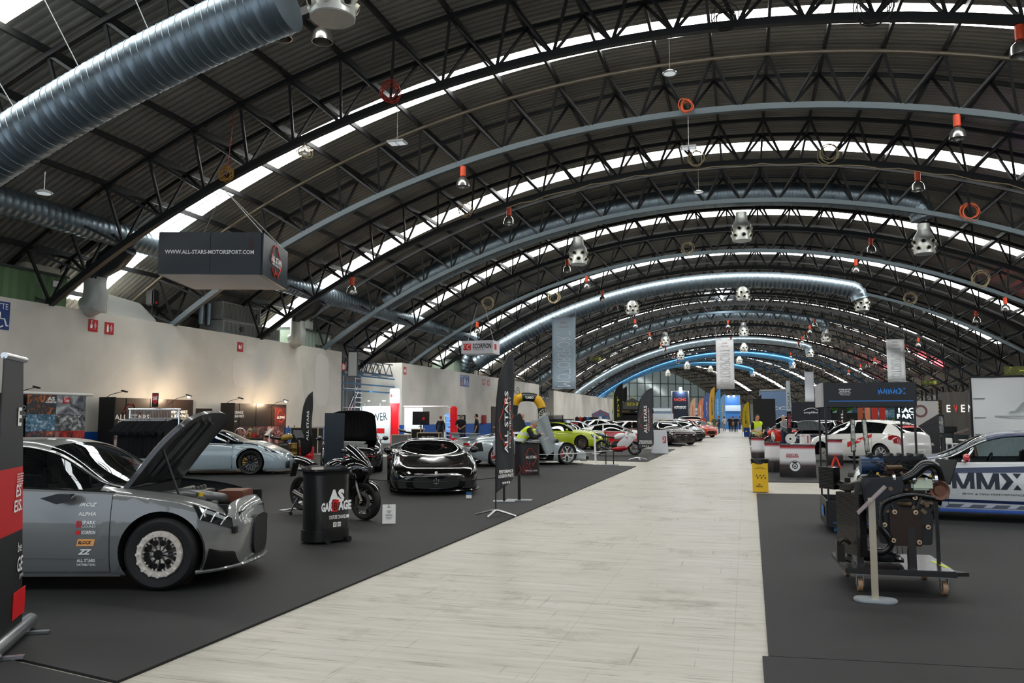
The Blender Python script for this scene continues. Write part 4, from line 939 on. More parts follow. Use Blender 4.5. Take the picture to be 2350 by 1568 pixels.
# red axle stand
t = thing('axle_stand', 'red axle stand holding up the front of the white hatchback', 'jack stand', (G(1918, 1074).x, G(1918, 1074).y, .006))
b = MB()
for x_, y_ in ((-.13, -.13), (.13, -.13), (.13, .13), (-.13, .13)): b.beam((x_, y_, 0), (x_*.25, y_*.25, .3), .05, .03)
b.box((0, 0, .3), (.09, .09, .03)); b.build('frame', mat('red_enamel', 'c4251a', .35, coat=.5), t)
b = MB(); b.cyl((0, 0, .22), (0, 0, .4), .025); b.box((0, 0, .41), (.1, .04, .03)); b.build('post', mat('red_enamel', 'c4251a', .35), t)
# ---- white and blue liveried coupe, far right
WHB = mat('white_blue_car', 'd6d8d6', .22, coat=1); DBL = mat('livery_dark_blue', '14264f', .35, coat=.35); MBL = mat('livery_blue', '1b4fa6', .3, coat=1)
mm, MM = car(dict(COUPE, roofpaint=DBL, hoodpaint=DBL, mirrorpaint=mat('red_mirror', 'cf2230', .2, coat=1)), 'white coupe in blue livery with large lettering on its door at the right edge', (4.06, 15.3, .006), RD(173), WHB, interior=True, glass=WIN)
flank(mm, MM, [(2.05, .74), (-2.0, .80), (-2.0, .93), (2.05, .66)][:0] or [(1.95, .70), (-2.0, .83), (-2.0, .955), (1.9, .76)], 1, DBL, 'stripe', .004, 30)
flank(mm, MM, [(1.9, .30), (-.8, .27), (-.8, .32), (1.9, .34)], 1, DBL, 'stripe', .004, 20)
def glyph(t, B, polys, side, m):
    b = MB(); 
    for p in polys:
        vs = [(x, B.yz(x, z, side)+side*.006, z) for x, z in p]; b.add(vs, [tuple(range(len(vs)))])
    return b.build('lettering', m, t, fix=False)
def mmx(x0, w, z0, h):
    """the three heavy block letters, running towards the tail (viewer's right)"""
    P = []; 
    def q(u, v): return (x0-u*w, z0+v*h)
    def M(u0, wd):
        st = .2*wd; 
        P.append([q(u0, 0), q(u0+st, 0), q(u0+st, 1), q(u0, 1)]); P.append([q(u0+wd-st, 0), q(u0+wd, 0), q(u0+wd, 1), q(u0+wd-st, 1)])
        P.append([q(u0, 1), q(u0+st*1.3, 1), q(u0+wd/2+st*.35, 0), q(u0+wd/2-st*.5, 0)]); P.append([q(u0+wd, 1), q(u0+wd-st*1.3, 1), q(u0+wd/2-st*.35, 0), q(u0+wd/2+st*.5, 0)])
    M(0, .33); M(.36, .33)
    P.append([q(.70, 1), q(.79, 1), q(.89, .5), q(.79, .5)]); P.append([q(.79, .5), q(.89, .5), q(.79, 0), q(.70, 0)])
    P.append([q(.88, 1), q(1.0, 1), q(.94, .68)]); P.append([q(.88, 0), q(1.0, 0), q(.94, .32)]); return P
glyph(mm, MM, mmx(.84, .95, .50, .25), 1, mat('livery_ink', '141c2e', .4))
decal(mm, MM, 'BMW & MINI PERFORMANCE', -.15, .70, .405, .435, 1, mat('livery_ink', '141c2e', .4))
b = MB(); MM.patch(b, [(1.75, .9), (1.3, .95), (1.35, .7), (1.7, .75)], 1, .006); b.build('red_flash', mat('red_mirror', 'cf2230', .2), mm, smooth=True)
b = MB(); b.box((0, 0, 0), (2.2, .12, .05)); o = b.build('side_skirt', MBL, mm, bevel=.015); o.location = (-.05, MM.wid(0)+.0, .16)
for q in range(5): flank(mm, MM, [(.95-.32*q, .20), (.75-.32*q, .20), (.68-.32*q, .255), (.88-.32*q, .255)], 1, mat('stripe_grey', '6d7073', .4), 'stripe', .006, 2)
# ---- cars behind the counters on the right
nv, NB_ = car(dict(HATCH), 'dark blue hatchback with raised bonnet behind the black panel', (px_at(1893, 46), 47, .006), RD(-118), NAVY, detail=1, openb=1)
raised_bonnet(nv, NB_, RD(60), NAVY, mat('liner_silver', '9aa3a6', .5)); b = MB(); b.box((1.5, 0, .72), (.9, 1.2, .1)); b.build('engine', mat('dull_alloy', '8a8a86', .4), nv)
bgcar(COUPE, 1808, 56, 160, mat('dark_slate_paint', '2a3038', .2, coat=1, metal=.4), 'dark slate coupe behind the man in the grey shirt', 1)
bgcar(SEDAN, 1960, 58, 170, MBLU, 'blue saloon behind the white hatchback')
bgcar(HATCH, 1845, 70, 180, WHP, 'white hatchback far behind the counters')
bgcar(COUPE, 2030, 64, 175, NAVY, 'navy coupe beyond the potted plants')
bgcar(SUV, 1800, 84, 180, GRYM, 'grey estate car in front of the far blue stand')
# ================================================================ OVERHEAD: DUCTS, DIFFUSERS, LAMPS, COILS, HANGING SIGNS, PLANT
def duct_mat(name, tint):
    m = mat(name, tint, .42, metal=.8, nz=.08, nscale=2.2); return m
DUCT = duct_mat('spiral_duct', '7d8b94'); DUCT_BLUE_LIT = duct_mat('spiral_duct_blue_lit', '4f86b4')  # second tint paints the blue light on the far ducts into the metal
def ribbed(mb, path, r, step=.16, n=20):
    """duct with raised spiral seams"""
    pts = []; rr = []; L = 0; path = [Vector(p) for p in path]
    seg = [(path[i+1]-path[i]).length for i in range(len(path)-1)]; tot = sum(seg); s = 0; i = 0; acc = 0
    while s < tot:
        while i < len(seg)-1 and acc+seg[i] < s: acc += seg[i]; i += 1
        p = path[i].lerp(path[i+1], (s-acc)/seg[i]); d = (path[i+1]-path[i]).normalized()
        for o, q in ((0, 0), (step*.80, 0), (step*.84, .012), (step*.96, .012)): pts.append(p+d*o); rr.append(r+q)
        s += step
    return mb.tube(pts, rr, n)
def duct_run(s, a0, a1, Rm, r, m, label, end=True, step=.16, n=20):
    pts = [hz(s, Rm, a0+(a1-a0)*i/40) for i in range(41)]
    if end:
        e = pts[-1]; d = (pts[-1]-pts[-2]).normalized(); pts += [e+d*.35+Vector((0, 0, -.05)), e+d*.6+Vector((0, 0, -.25)), e+d*.7+Vector((0, 0, -.6))]
    b = MB(); ribbed(b, pts, r, step, n); o = b.build('air_duct', m, smooth=True, fix=False, ang=60); tag(o, label, 'air duct'); return o, pts[-1]
def diffuser(s, u, ztop, r, label, h=1.05, neck=True):
    p = hall(s, u, ztop); t = thing('air_diffuser', label, 'air diffuser', p, 0, 'nozzle diffusers under the ducts')
    b = MB(); b.lathe([(0, .35), (r*.6, .35), (r*.6, .1), (r*.62, 0), (r, -.28), (r, -h), (r*.96, -h-.02), (0, -h-.02)], 28); b.build('drum', mat('diffuser_metal', 'c3c6c2', .38, metal=.6, nz=.12), t, smooth=True)
    nz = MB(); ho = MB()
    for row, (zz, off) in enumerate(((-.5, 0), (-.82, .5))):
        for k in range(7):
            a = 2*pi*(k+off)/7; c_, s_ = cos(a), sin(a); p0 = Vector((r*.96*c_, r*.96*s_, zz)); p1 = Vector((r*1.12*c_, r*1.12*s_, zz-.03))
            nz.cyl(p0, p1, .125, .105, 12, cap=False); ho.cyl(p1-(p1-p0)*.35, p1-(p1-p0)*.2, .075, n=12); nz.lathe([(0.075, 0), (.105, 0)], 12, 'Z') if False else None
    nz.build('nozzle', mat('nozzle_cream', 'cfc8b4', .5), t, smooth=True); ho.build('nozzle_hole', mat('hole', '050505', .9), t)
    return t
for i, (s, aa0, Rm, r, m, lab) in enumerate((
    (14.1, -29.5, 35.1, .60, DUCT, 'huge ribbed steel air duct sweeping across the top left corner'),
    (41.1, -29, 36.75, .56, DUCT, 'ribbed steel duct arching high over the hall, behind the fourth arch'),
    (62.2, -33, 35.95, .58, DUCT, 'bright ribbed steel duct in full view that ends in an elbow on the right'),
    (89.0, -36, 36.6, .58, DUCT, 'dull ribbed steel duct behind the brightest one'),
    (111., -37, 35.95, .45, DUCT, 'long dull duct following the far roof on the left'),
    (135., -37, 35.95, .45, DUCT_BLUE_LIT, 'duct tinted as if lit blue, low in the far distance with a diffuser at its right end'),
    (159., -37, 35.95, .45, DUCT_BLUE_LIT, 'last duct before the glazed gable, tinted as if lit blue'))):
    a1 = RD(13.4)
    if i == 0: a1 = RD(-12.9)
    o, e = duct_run(s, RD(aa0), a1, Rm, r, m, lab, end=i > 0, step=.16 if i < 2 else .3 if i < 4 else .6, n=32 if i == 0 else 20)
    if i == 0:
        pass
    names = ('left', 'middle', 'right')
    for q, (u, z) in enumerate(((-8.15, None), (0, None), (8.15, None))):
        zz = ZC+sqrt(Rm*Rm-(u-XC)**2)-r*.6 if q < 2 else ZC+sqrt(Rm*Rm-(8.15)**2)-1.0
        if i == 0 and q > 0: continue
        far = ('over the front of the hall', 'under the duct behind the fourth arch', 'under the bright duct', 'under the dull duct', 'under the bluish duct', 'under the low duct tinted as blue-lit', 'under the last duct tinted as blue-lit')[i]
        zz = (10.35, 11.2, 11.2)[0] if i == 0 else zz
        diffuser(s, (-7.72 if i == 0 else -8.1 if q == 0 else 0.05 if q == 1 else 8.15), {0: 10.6}.get(i, (10.55 if q == 0 else 11.3 if q == 1 else 10.2)) if i < 3 else (10.4 if q != 1 else 11.2), .45, '%s nozzle diffuser %s' % (names[q], far))
# wires holding the front duct
b = MB()
for a in range(-30, -13, 3):
    p = hz(14.1, 35.65, RD(a)); b.tube([p, hz(13.2, 37.3, RD(a+.3))], .012, 5)
tag(b.build('hanger_wire', mat('wire_pale', 'c9cac6', .5)), 'pale hanger wires holding the huge duct at top left', 'wire', kind='stuff')
# longitudinal ducts on the left
b = MB(); ribbed(b, [(-20.2, 12, 7.75), (-20.2, 30, 7.75)], .4, .25); b.lathe([(.44, 0), (.44, .1)], 20, 'Y', c=(-20.2, 28, 7.75))
o = b.build('air_duct', DUCT, smooth=True, fix=False, ang=60); tag(o, 'long straight duct running above the white wall at left', 'air duct')
b = MB(); ribbed(b, [(-20.2, 31, 7.75), (-20.2, 58, 7.7), (-20.2, 60.5, 7.6), (-21.3, 62.5, 6.8), (-21.9, 62.8, 5.6)], .42, .3); o = b.build('air_duct', DUCT, smooth=True, fix=False, ang=60); tag(o, 'long straight duct beyond the hanging screen box, bending down behind the second wall', 'air duct')
def drop(y, lab):
    t = thing('drop_duct', lab, 'air duct', (-21.9, y, 5.35))
    b = MB(); b.tube([(1.7, 0, 2.1), (1.25, 0, 1.7), (.55, 0, 1.35), (.5, 0, 1.0)], [.42, .45, .42, .36], 16); b.build('branch', mat('dark_duct', '43484b', .4, metal=.7), t, smooth=True)
    b = MB(); b.tube([(.5, 0, 1.05), (.5, 0, .75), (.55, .0, .45), (.5, 0, .15), (.2, 0, .05)], [.36, .36, .40, .42, .38], 20); b.build('elbow', mat('bare_duct', 'b5b8b4', .45, metal=.4), t, smooth=True)
drop(22.9, 'grey elbow duct coming down beside the green plant box at left'); drop(36.2, 'grey elbow duct left of the second green plant box')
GRN = mat('green_corrugated', '5c7a55', .55, nz=.2, nscale=1.2)
def plantbox(y0, y1, z1, m, lab, x0=-22.0, x1=-23.9):
    b = MB(); n = int((y1-y0)/.16); rows = []
    pr = [(x0-(.03 if k % 2 else 0), y0+(y1-y0)*k/n) for k in range(n+1)]
    poly = pr+[(x1, y1), (x1, y0)]
    b.prism(poly, 5.28, z1, 'XY'); t = b.build('plant_box', m); tag(t, lab, 'plant box')
    b = MB(); b.box(((x0+x1)/2, (y0+y1)/2, z1+.04), (abs(x1-x0)+.1, y1-y0+.1, .08)); b.build('lid', mat('box_lid', '3b4340', .6), t)
    b = MB(); b.box((x0+.02, y1-.45, z1-.25), (.02, .3, .2)); b.build('label_plate', WHT, t)
plantbox(14.5, 22.3, 6.3, GRN, 'large green corrugated plant box on top of the wall at far left')
plantbox(37.0, 40.8, 6.15, mat('grey_green_corrugated', '7f8f80', .5, nz=.2), 'grey-green corrugated plant box near the end of the front wall')
plantbox(60.8, 64.6, 6.1, mat('grey_green_corrugated', '7f8f80', .5), 'small pale corrugated plant box on the second wall')
AHU = mat('ahu_panel', '9b9d9b', .45, metal=.2, nz=.1)
t = thing('air_handling_unit', 'grey slatted air handling unit on the wall behind the hanging screen box', 'air handling unit', (-22.4, 32.6, 5.28))
b = MB(); b.box((0, .4, .3), (1.2, 4.6, .6)); b.build('lower_casing', AHU, t, bevel=.02)
b = MB(); b.box((-.1, -.2, 1.05), (1.0, 3.0, .8)); b.build('upper_casing', AHU, t, bevel=.02)
b = MB()
for q in range(30): b.box((.42, -1.6+q*.095, 1.05), (.03, .03, .7))
for q in range(44): b.box((.62, -1.8+q*.1, .3), (.03, .03, .5))
b.build('slats', mat('ahu_slat', '80827f', .5), t)
for y_, z_ in ((-.6, .3), (1.6, .3), (.9, 1.05)):
    b = MB(); b.cyl((.6 if z_ < .5 else .42, y_, z_), (.68 if z_ < .5 else .5, y_, z_), .12, n=14); b.build('gauge', mat('dark_knob', '2b2d2e', .5), t, smooth=True)
b = MB(); b.cyl((-.1, -2.0, .35), (-.1, -2.0, 1.3), .12, n=14); b.cyl((-.1, -2.5, .35), (-.1, -2.5, 1.3), .12, n=14); b.build('flue', DUCT, t, smooth=True)
t = thing('transfer_duct', 'bare steel duct box with bent cowl on the wall left of the speaker', 'air duct', (-22.3, 25.2, 5.28))
b = MB(); b.prism([(-1.3, 0), (-1.3, .75), (.4, .62), (1.3, .1), (1.3, 0)], -.5, .5, 'YZ'); b.build('casing', mat('bare_duct', 'b5b8b4', .45, metal=.4), t, bevel=.03)
t = thing('transfer_duct', 'bare steel duct cowl next to the second green plant box', 'air duct', (-22.5, 38.5, 6.25))
b = MB(); b.prism([(-1.3, 0), (-1.1, .55), (-.2, .75), (.3, .7), (.3, 0)], -.5, .5, 'YZ'); b.build('casing', mat('bare_duct', 'b5b8b4', .45, metal=.4), t, bevel=.03)
t = thing('loudspeaker', 'black loudspeaker on a short pole on top of the white wall', 'loudspeaker', (-22.1, 26.6, 5.28))
b = MB(); b.cyl((0, 0, 0), (0, 0, .7), .025); b.cyl((0, 0, 0), (0, 0, .03), .2); b.build('stand', BLK, t)
b = MB(); b.box((0, 0, .98), (.36, .4, .62)); b.build('cabinet', mat('speaker_black', '0b0b0c', .5), t, bevel=.05)
b = MB(); b.cyl((.18, 0, .78), (.2, 0, .78), .05, n=12); b.build('badge', REDP, t)
t = thing('vent_panel', 'cream louvre lying on the green plant box', 'vent', (-22.5, 21.4, 6.38)); b = MB(); b.box((0, 0, .12), (.8, 1.4, .22)); b.build('casing', mat('cream_metal', 'b9b3a2', .5), t, bevel=.02)
# ---- high-bay lamps
def highbay(s, u, zt, label, group, big=1.):
    t = thing('high_bay_lamp', label, 'ceiling lamp', hall(s, u, zt), 0, group)
    b = MB(); b.cyl((0, 0, 0), (0, 0, .35), .01, n=6); b.build('cord', BLK, t)
    b = MB(); b.cyl((0, 0, -.36), (0, 0, 0), .105, n=14); b.build('ballast', ORG, t, smooth=True)
    b = MB(); b.lathe([(.06, -.36), (.12, -.42), (.2, -.5), (.235, -.64), (.24, -.74), (.22, -.74), (.19, -.55), (.06, -.42)], 20); b.build('reflector', mat('lamp_reflector', 'a8a8a4', .22, metal=.9), t, smooth=True)
    return t
hb = None
rows = {-17.0: [2, 4, 7], -9.6: [1, 3, 4, 6, 7, 8, 9, 11, 13, 15, 16, 18, 20], -1.5: [13, 14, 16, 19], 6.5: [2, 3, 4, 6, 7, 12, 13, 14, 15, 16, 19, 21], 14.2: [7, 8, 11, 12, 13, 15, 16, 17, 19]}
rn = {-17.0: 'row above the left wall', -9.6: 'left row', -1.5: 'middle row', 6.5: 'right row', 14.2: 'far right row'}
for u, L in rows.items():
    for q, k in enumerate(L):
        s = 21.3+6.03*(k-2); z = ZC+sqrt(RB*RB-(u-XC)**2)-.12
        lab = 'orange-necked high-bay lamp, %s from the camera in the %s' % (ORD[q] if q < 20 else 'last', rn[u])
        if hb is None: hb = highbay(s, u, z, lab, 'high-bay lamps'); hb0 = hb
        else: dup(hb0, hall(s, u, z), 0, lab, 'high-bay lamps')
hb0.location = hall(15.95, -8.98, ZC+sqrt(RB*RB-(7.98)**2)-.12)
# small disc and square LED lamps on long cords
def cordlamp(p, drop_, square, label):
    t = thing('pendant_lamp', label, 'ceiling lamp', p)
    b = MB(); b.cyl((0, 0, 0), (0, 0, drop_), .008, n=6); b.build('cord', mat('wire_pale', 'c9cac6', .5), t)
    b = MB()
    if square: b.box((0, 0, 0), (.5, .38, .06))
    else: b.lathe([(0, .06), (.1, .05), (.19, .0), (.19, -.03), (0, -.03)], 20)
    b.build('housing', mat('lamp_alu', 'a9abaa', .35, metal=.6), t, smooth=not square)
    b = MB()
    if square:
        for q in (-1, 1): b.box((q*.12, 0, -.035), (.2, .3, .01))
    else: b.cyl((0, 0, -.032), (0, 0, -.04), .15, n=20)
    b.build('led_panel', mat('led_glass', 'dfe8ec', .3, emit='dfe8ec', estr=.35), t); return t
cordlamp((-1.7, 21.3, 10.72), 1.0, False, 'round black pendant lamp on a long cord at top centre')
cordlamp((-9.5, 21.3, 9.55), 1.2, True, 'square twin-panel lamp on a cord, left of centre'); cordlamp((-1.6, 27.3, 10.62), 1.15, True, 'square lamp on a cord under the red and white cable coil')
cordlamp((-1.6, 33.4, 10.75), 1.0, False, 'round pendant lamp in front of the dark roof hatch'); cordlamp((-15.9, 15.3, 6.95), .5, False, 'small round lamp below the huge duct at left'); cordlamp((-12.5, 21.3, 9.5), .4, False, 'small round lamp against the skylight, left')
# bright discharge lamps that shine
def starlamp(p, power, col, label, estr=60, r=.12):
    t = thing('flood_lamp', label, 'flood lamp', p); b = MB(); b.sphere((0, 0, 0), r, 12); b.build('bulb', mat('star_%d' % estr, 'ffffff', .5, emit='e8f2ff', estr=estr), t, smooth=True)
    b = MB(); b.cyl((0, 0, .1), (0, 0, .35), .1, n=10); b.build('housing', BLK, t); lamp('POINT', (p[0], p[1], p[2]-.25), power, col, .12); return t
starlamp(tuple(AY(1655, 683, 80)), 500, (.85, .93, 1), 'single lit white lamp high in the middle of the hall', 120, .2)
# ---- cable coils tied to the arches
def coil(px, py, s, r, m, label, n=5, sq=1.):
    X = AY(px, py, s); b = MB(); random.seed(int(px))
    for q in range(n):
        rr = r*random.uniform(.75, 1.05); cx, cz = random.uniform(-.07, .07), random.uniform(-.07, .07); ph = random.uniform(-.25, .25)
        b.tube([(cx+rr*cos(a), .12*sin(a+q)+random.uniform(-.01, .01), cz+rr*sq*sin(a)+ph*.15*sin(2*a)) for a in [2*pi*k/26 for k in range(26)]], .014, 5, closed=True)
    o = b.build('cable_coil', m, smooth=True, fix=False); o.location = X; tag(o, label, 'cable coil'); return o
CR = mat('cable_red', 'b03224', .5); CW = mat('cable_cream', 'bfae88', .5); CK = mat('cable_black', '141414', .5); CO = mat('cable_orange', 'c4532a', .5)
for a in ((897, 210, 20.9, .27, CR, 'tangled red cable coil on the second arch, left of centre'), (1577, 242, 27., .20, CO, 'neat red and cream hose coil on the third arch'), (1665, 42, 20.9, .30, CK, 'black cable coil in front of the top skylight'), (2003, 15, 20.9, .45, CK, 'large black cable coil at the very top right of centre'),
          (1070, 480, 33., .3, CW, 'cream cable bundle on the fourth arch, left'), (1598, 365, 33., .3, CW, 'cream cable coil on the fourth arch, middle'), (1902, 353, 33., .38, CW, 'big cream cable coil hanging right of centre'), (2226, 486, 39.2, .38, CO, 'orange hose coil at the right on the fifth arch'),
          (518, 400, 21., .2, mat('cable_yellow', 'b58a3a', .5), 'tangled yellow cable above the hanging screen box'), (699, 350, 21., .16, CW, 'pale cable knot against the left skylight'), (1578, 570, 45.2, .35, CW, 'cream coil far up in the middle'), (1118, 695, 45.2, .38, CW, 'cream coil left, above the white hanging box'),
          (1272, 683, 51., .4, CW, 'cream coil beside the left end of the bright duct'), (2252, 641, 45.4, .45, CW, 'cream coil at the right, fifth row'), (2090, 685, 57.4, .42, CW, 'pale ring coil at the right'), (1948, 262, 27., .0, CK, '')):
    if a[3] > 0: coil(*a)
b = MB()
pts = [hz(33.35, 35.86, RD(-14+q*1.0)) + Vector((0, -.14, .05*sin(q*2.3)-.02)) for q in range(34)]; b.tube(pts, .02, 5); tag(b.build('cable', CW, smooth=True), 'cream cable laid along the bottom of the fourth arch', 'cable')
b = MB(); b.tube([AY(541, 200, 20.5), AY(532, 300, 20.5), AY(520, 405, 20.5)], .012, 5); tag(b.build('rope', CR), 'thin red rope hanging straight down at upper left', 'rope')
# ---- hanging screen box
t = thing('hanging_screen_box', 'dark four-sided hanging screen box showing a web address', 'hanging sign', (-15.75, 21.5+1.5*.95, 6.04), RD(17))
LED = mat('screen_dark', '101a22', .35, emit='0d1a24', estr=.12); w = 3.15; dpt = 3.0; hgt = 1.33
t.location = (-16.35, 23.1, 6.05)
for sx, sy, a in ((0, -1, 0), (1, 0, pi/2), (0, 1, pi), (-1, 0, -pi/2)):
    b = MB().at(RZ(a)); ww = w if sy else dpt; dd = (dpt if sy else w)/2
    for q in (-1, 1): b.box((q*ww/4, -dd, hgt/2), (ww/2-.012, .1, hgt))
    b.build('screen', LED, t)
b = MB(); b.box((0, 0, -.0), (w-.1, dpt-.1, .02)); b.build('underside', mat('white_cloth', 'd9dadf', .7), t)
b = MB(); b.box((0, 0, hgt-.02), (w, dpt, .03)); b.build('lid', BLK, t)
lettering('WWW.ALL-STARS-MOTORSPORT.COM', 2.75, .13, T(-.02, -dpt/2-.06, .70), WPRINT, t, .006, .015)
TRACK = [(-.42, -.1), (-.36, .05), (-.40, .12), (-.30, .2), (-.28, .34), (-.20, .38), (-.16, .46), (-.04, .42), (.02, .47), (.08, .36), (.16, .24), (.26, .2), (.3, .12), (.38, .16), (.42, .04), (.34, -.1), (.30, -.2), (.14, -.34), (.12, -.46), (.02, -.3), (-.06, -.36), (-.1, -.2), (-.16, -.44), (-.3, -.3), (-.36, -.2)]
TRK = mat('track_red', 'c8402c', .5)
def track(mb, M, s, h=None, r=.008, pts=None, closed=False):
    h = h or s; mb.tube([M @ Vector((x*s, -.012, z*h)) for x, z in (pts or TRACK)], r, 5, closed=closed)
b = MB(); M = RZ(pi/2) @ T(0, -w/2-.06, .66); track(b, M, 1.5, 1.15, .018); b.build('track_outline', TRK, t)
lettering('ALL STARS', 1.3, .2, RZ(pi/2) @ T(0, -w/2-.06, .72), WPRINT, t, .02, .03); lettering('MOTORSPORT', 1.0, .08, RZ(pi/2) @ T(0, -w/2-.06, .55), WPRINT, t, .02, .01)
b = MB(); b.sphere((1.25, -dpt/2-.045, .95), .22, 16, (.4, .05, 1.2)); b.build('red_graphic', mat('dark_red_graphic', '2c1216', .5), t)
b = MB()
for x_, y_ in ((-w/2, -dpt/2), (w/2, -dpt/2), (w/2, dpt/2), (-w/2, dpt/2)): b.cyl((x_, y_, hgt), (.3, -1.4, 2.75), .012, n=5)
b.build('cable', mat('wire_pale', 'c9cac6', .5), t)
# ---- white box sign with a red logo
t = thing('hanging_box_sign', 'white hanging box sign with a red square logo and black lettering', 'hanging sign', (-14.95, 45.9, 5.33))
b = MB(); b.box((0, 0, .38), (1.95, 1.3, .76)); b.build('box', mat('sign_white', 'e4e4ec', .6), t)
b = MB(); b.box((-.62, -.655, .4), (.46, .01, .38)); b.build('logo_square', REDP, t)
b = MB(); b.tube([(-.5+.12*cos(a), -.67, .4+.12*sin(a)) for a in [RD(60+q*12) for q in range(21)]], .03, 5); b.tube([(-.72+.12*cos(a), -.67, .42+.1*sin(a)) for a in [RD(80+q*12) for q in range(15)]], .02, 5); b.build('logo_mark', WPRINT, t)
lettering('SCORPION', 1.12, .3, T(.3, -.66, .44), BLK, t, .005, .02); lettering('EXHAUSTS', .6, .06, T(.1, -.66, .22), mat('grey_print', '777777', .5), t, .005)
b = MB(); b.box((.98, -.2, .4), (.01, .4, .34)); b.build('logo_square', REDP, t)
b = MB()
for x_ in (-.8, .8): b.cyl((x_, 0, .76), (x_*.3, 0, 2.9), .012, n=5)
b.build('cable', mat('wire_pale', 'c9cac6', .5), t)
# ---- long banners
def hang(px, y, z0, z1, wd, col, label, txt=True, tc='c9cdd2', rz=0):
    p = AY(px, 961, y); t = thing('hanging_banner', label, 'banner', (p.x, y, z0), rz)
    n = 8; b = MB(); H_ = z1-z0
    b.grid([[(-wd/2+wd*i/n, .02*sin(i*1.1), H_*j/6) for j in range(7)] for i in range(n+1)]); o = b.build('cloth', mat('banner_'+col, col, .7), t, smooth=True); so = o.modifiers.new('s', 'SOLIDIFY'); so.thickness = .004
    b = MB(); b.cyl((-wd/2-.05, 0, H_), (wd/2+.05, 0, H_), .03); b.cyl((-wd/2, 0, 0), (wd/2, 0, 0), .02); b.build('rod', ALU, t)
    b = MB(); b.cyl((-wd/2, 0, H_), (-wd/2, 0, H_+1.2), .01, n=5); b.cyl((wd/2, 0, H_), (wd/2, 0, H_+1.2), .01, n=5); b.build('cable', mat('wire_pale', 'c9cac6', .5), t)
    if txt:
        # seen from its back: the word runs upward and mirrored
        M = T(0, -.04, H_*.42) @ RY(-pi/2) @ Matrix.Diagonal((1, 1, -1, 1))
        lettering('MOTORSPORT', H_*.78, wd*.58, M, mat('banner_txt_'+tc, tc, .6), t, .004, -.012)
        b = MB(); b.tube([(-.22+.44*q/8, -.045, H_*.92+.09*(q % 2)) for q in range(9)], .02, 5); b.build('logo_mark', mat('logo_pale_red', 'b98c84', .6), t)
        lettering('RACING', wd*.4, .12, T(0, -.04, H_*.865) @ Matrix.Diagonal((-1, 1, 1, 1)), mat('logo_pale_red', 'b98c84', .6), t, .004)
    return t
hang(1295, 57.5, 3.67, 8.8, 1.72, 'b4c8d6', 'long blue-grey hanging banner with mirrored lettering running upward', True, 'e6eef4')
hang(1667, 78, 4.25, 8.8, 1.6, 'ecedf0', 'long white hanging banner over the walkway, middle of the hall', True, 'c6c7cb')
hang(2062, 78, 4.7, 8.45, 1.45, 'e6e8ea', 'white hanging banner at the right, above the lettered trolley', True, 'c4c6c8')
hang(1860, 130, 4.0, 8.4, 1.3, 'd9e2ee', 'distant pale hanging banner right of the walkway', False)
# ---- exit signs at the right
def exit_sign(p, w_, label, rz=0):
    t = thing('exit_sign', label, 'exit sign', p, rz); b = MB(); b.box((0, 0, 0), (w_, .06, w_*.36)); b.build('panel', mat('sign_olive', '4c4f1c', .5), t)
    b = MB(); b.box((w_*.1, -.035, 0), (w_*.22, .01, w_*.05)); b.box((w_*.38, -.035, 0), (w_*.2, .01, w_*.26)); b.prism([(-.02*w_, 0), (.04*w_, .08*w_), (.04*w_, -.08*w_)], -.04, -.03); b.build('arrow', mat('sign_lime', 'aab04a', .5), t)
    b = MB(); x0 = -w_*.3; b.sphere((x0+.03*w_, -.035, w_*.12), w_*.03, 8, (1, .3, 1)); b.beam((x0, -.035, w_*.08), (x0-.02*w_, -.035, -.02*w_), w_*.04, .01); b.beam((x0-.02*w_, -.035, -.02*w_), (x0-.1*w_, -.035, -.08*w_), w_*.03, .01); b.beam((x0-.02*w_, -.035, -.02*w_), (x0+.06*w_, -.035, -.1*w_), w_*.03, .01); b.beam((x0, -.035, w_*.07), (x0+.1*w_, -.035, w_*.03), w_*.025, .01); b.beam((x0, -.035, w_*.07), (x0-.1*w_, -.035, w_*.02), w_*.025, .01); b.build('running_figure', mat('sign_lime', 'aab04a', .5), t)
    b = MB(); b.cyl((-w_*.3, 0, w_*.18), (-w_*.3, 0, w_*.18+1.2), .01, n=5); b.cyl((w_*.3, 0, w_*.18), (w_*.3, 0, w_*.18+1.2), .01, n=5); b.build('cable', BLK, t)
exit_sign(tuple(AY(2133, 878, 52)), .75, 'small green running-man exit sign above the brake brand banner')
exit_sign(tuple(AY(2336, 851, 40)), 1.05, 'green running-man exit sign above the large white screen')
exit_sign(tuple(AY(1366, 824, 80)), 1.2, 'green exit sign hanging far left of the middle')
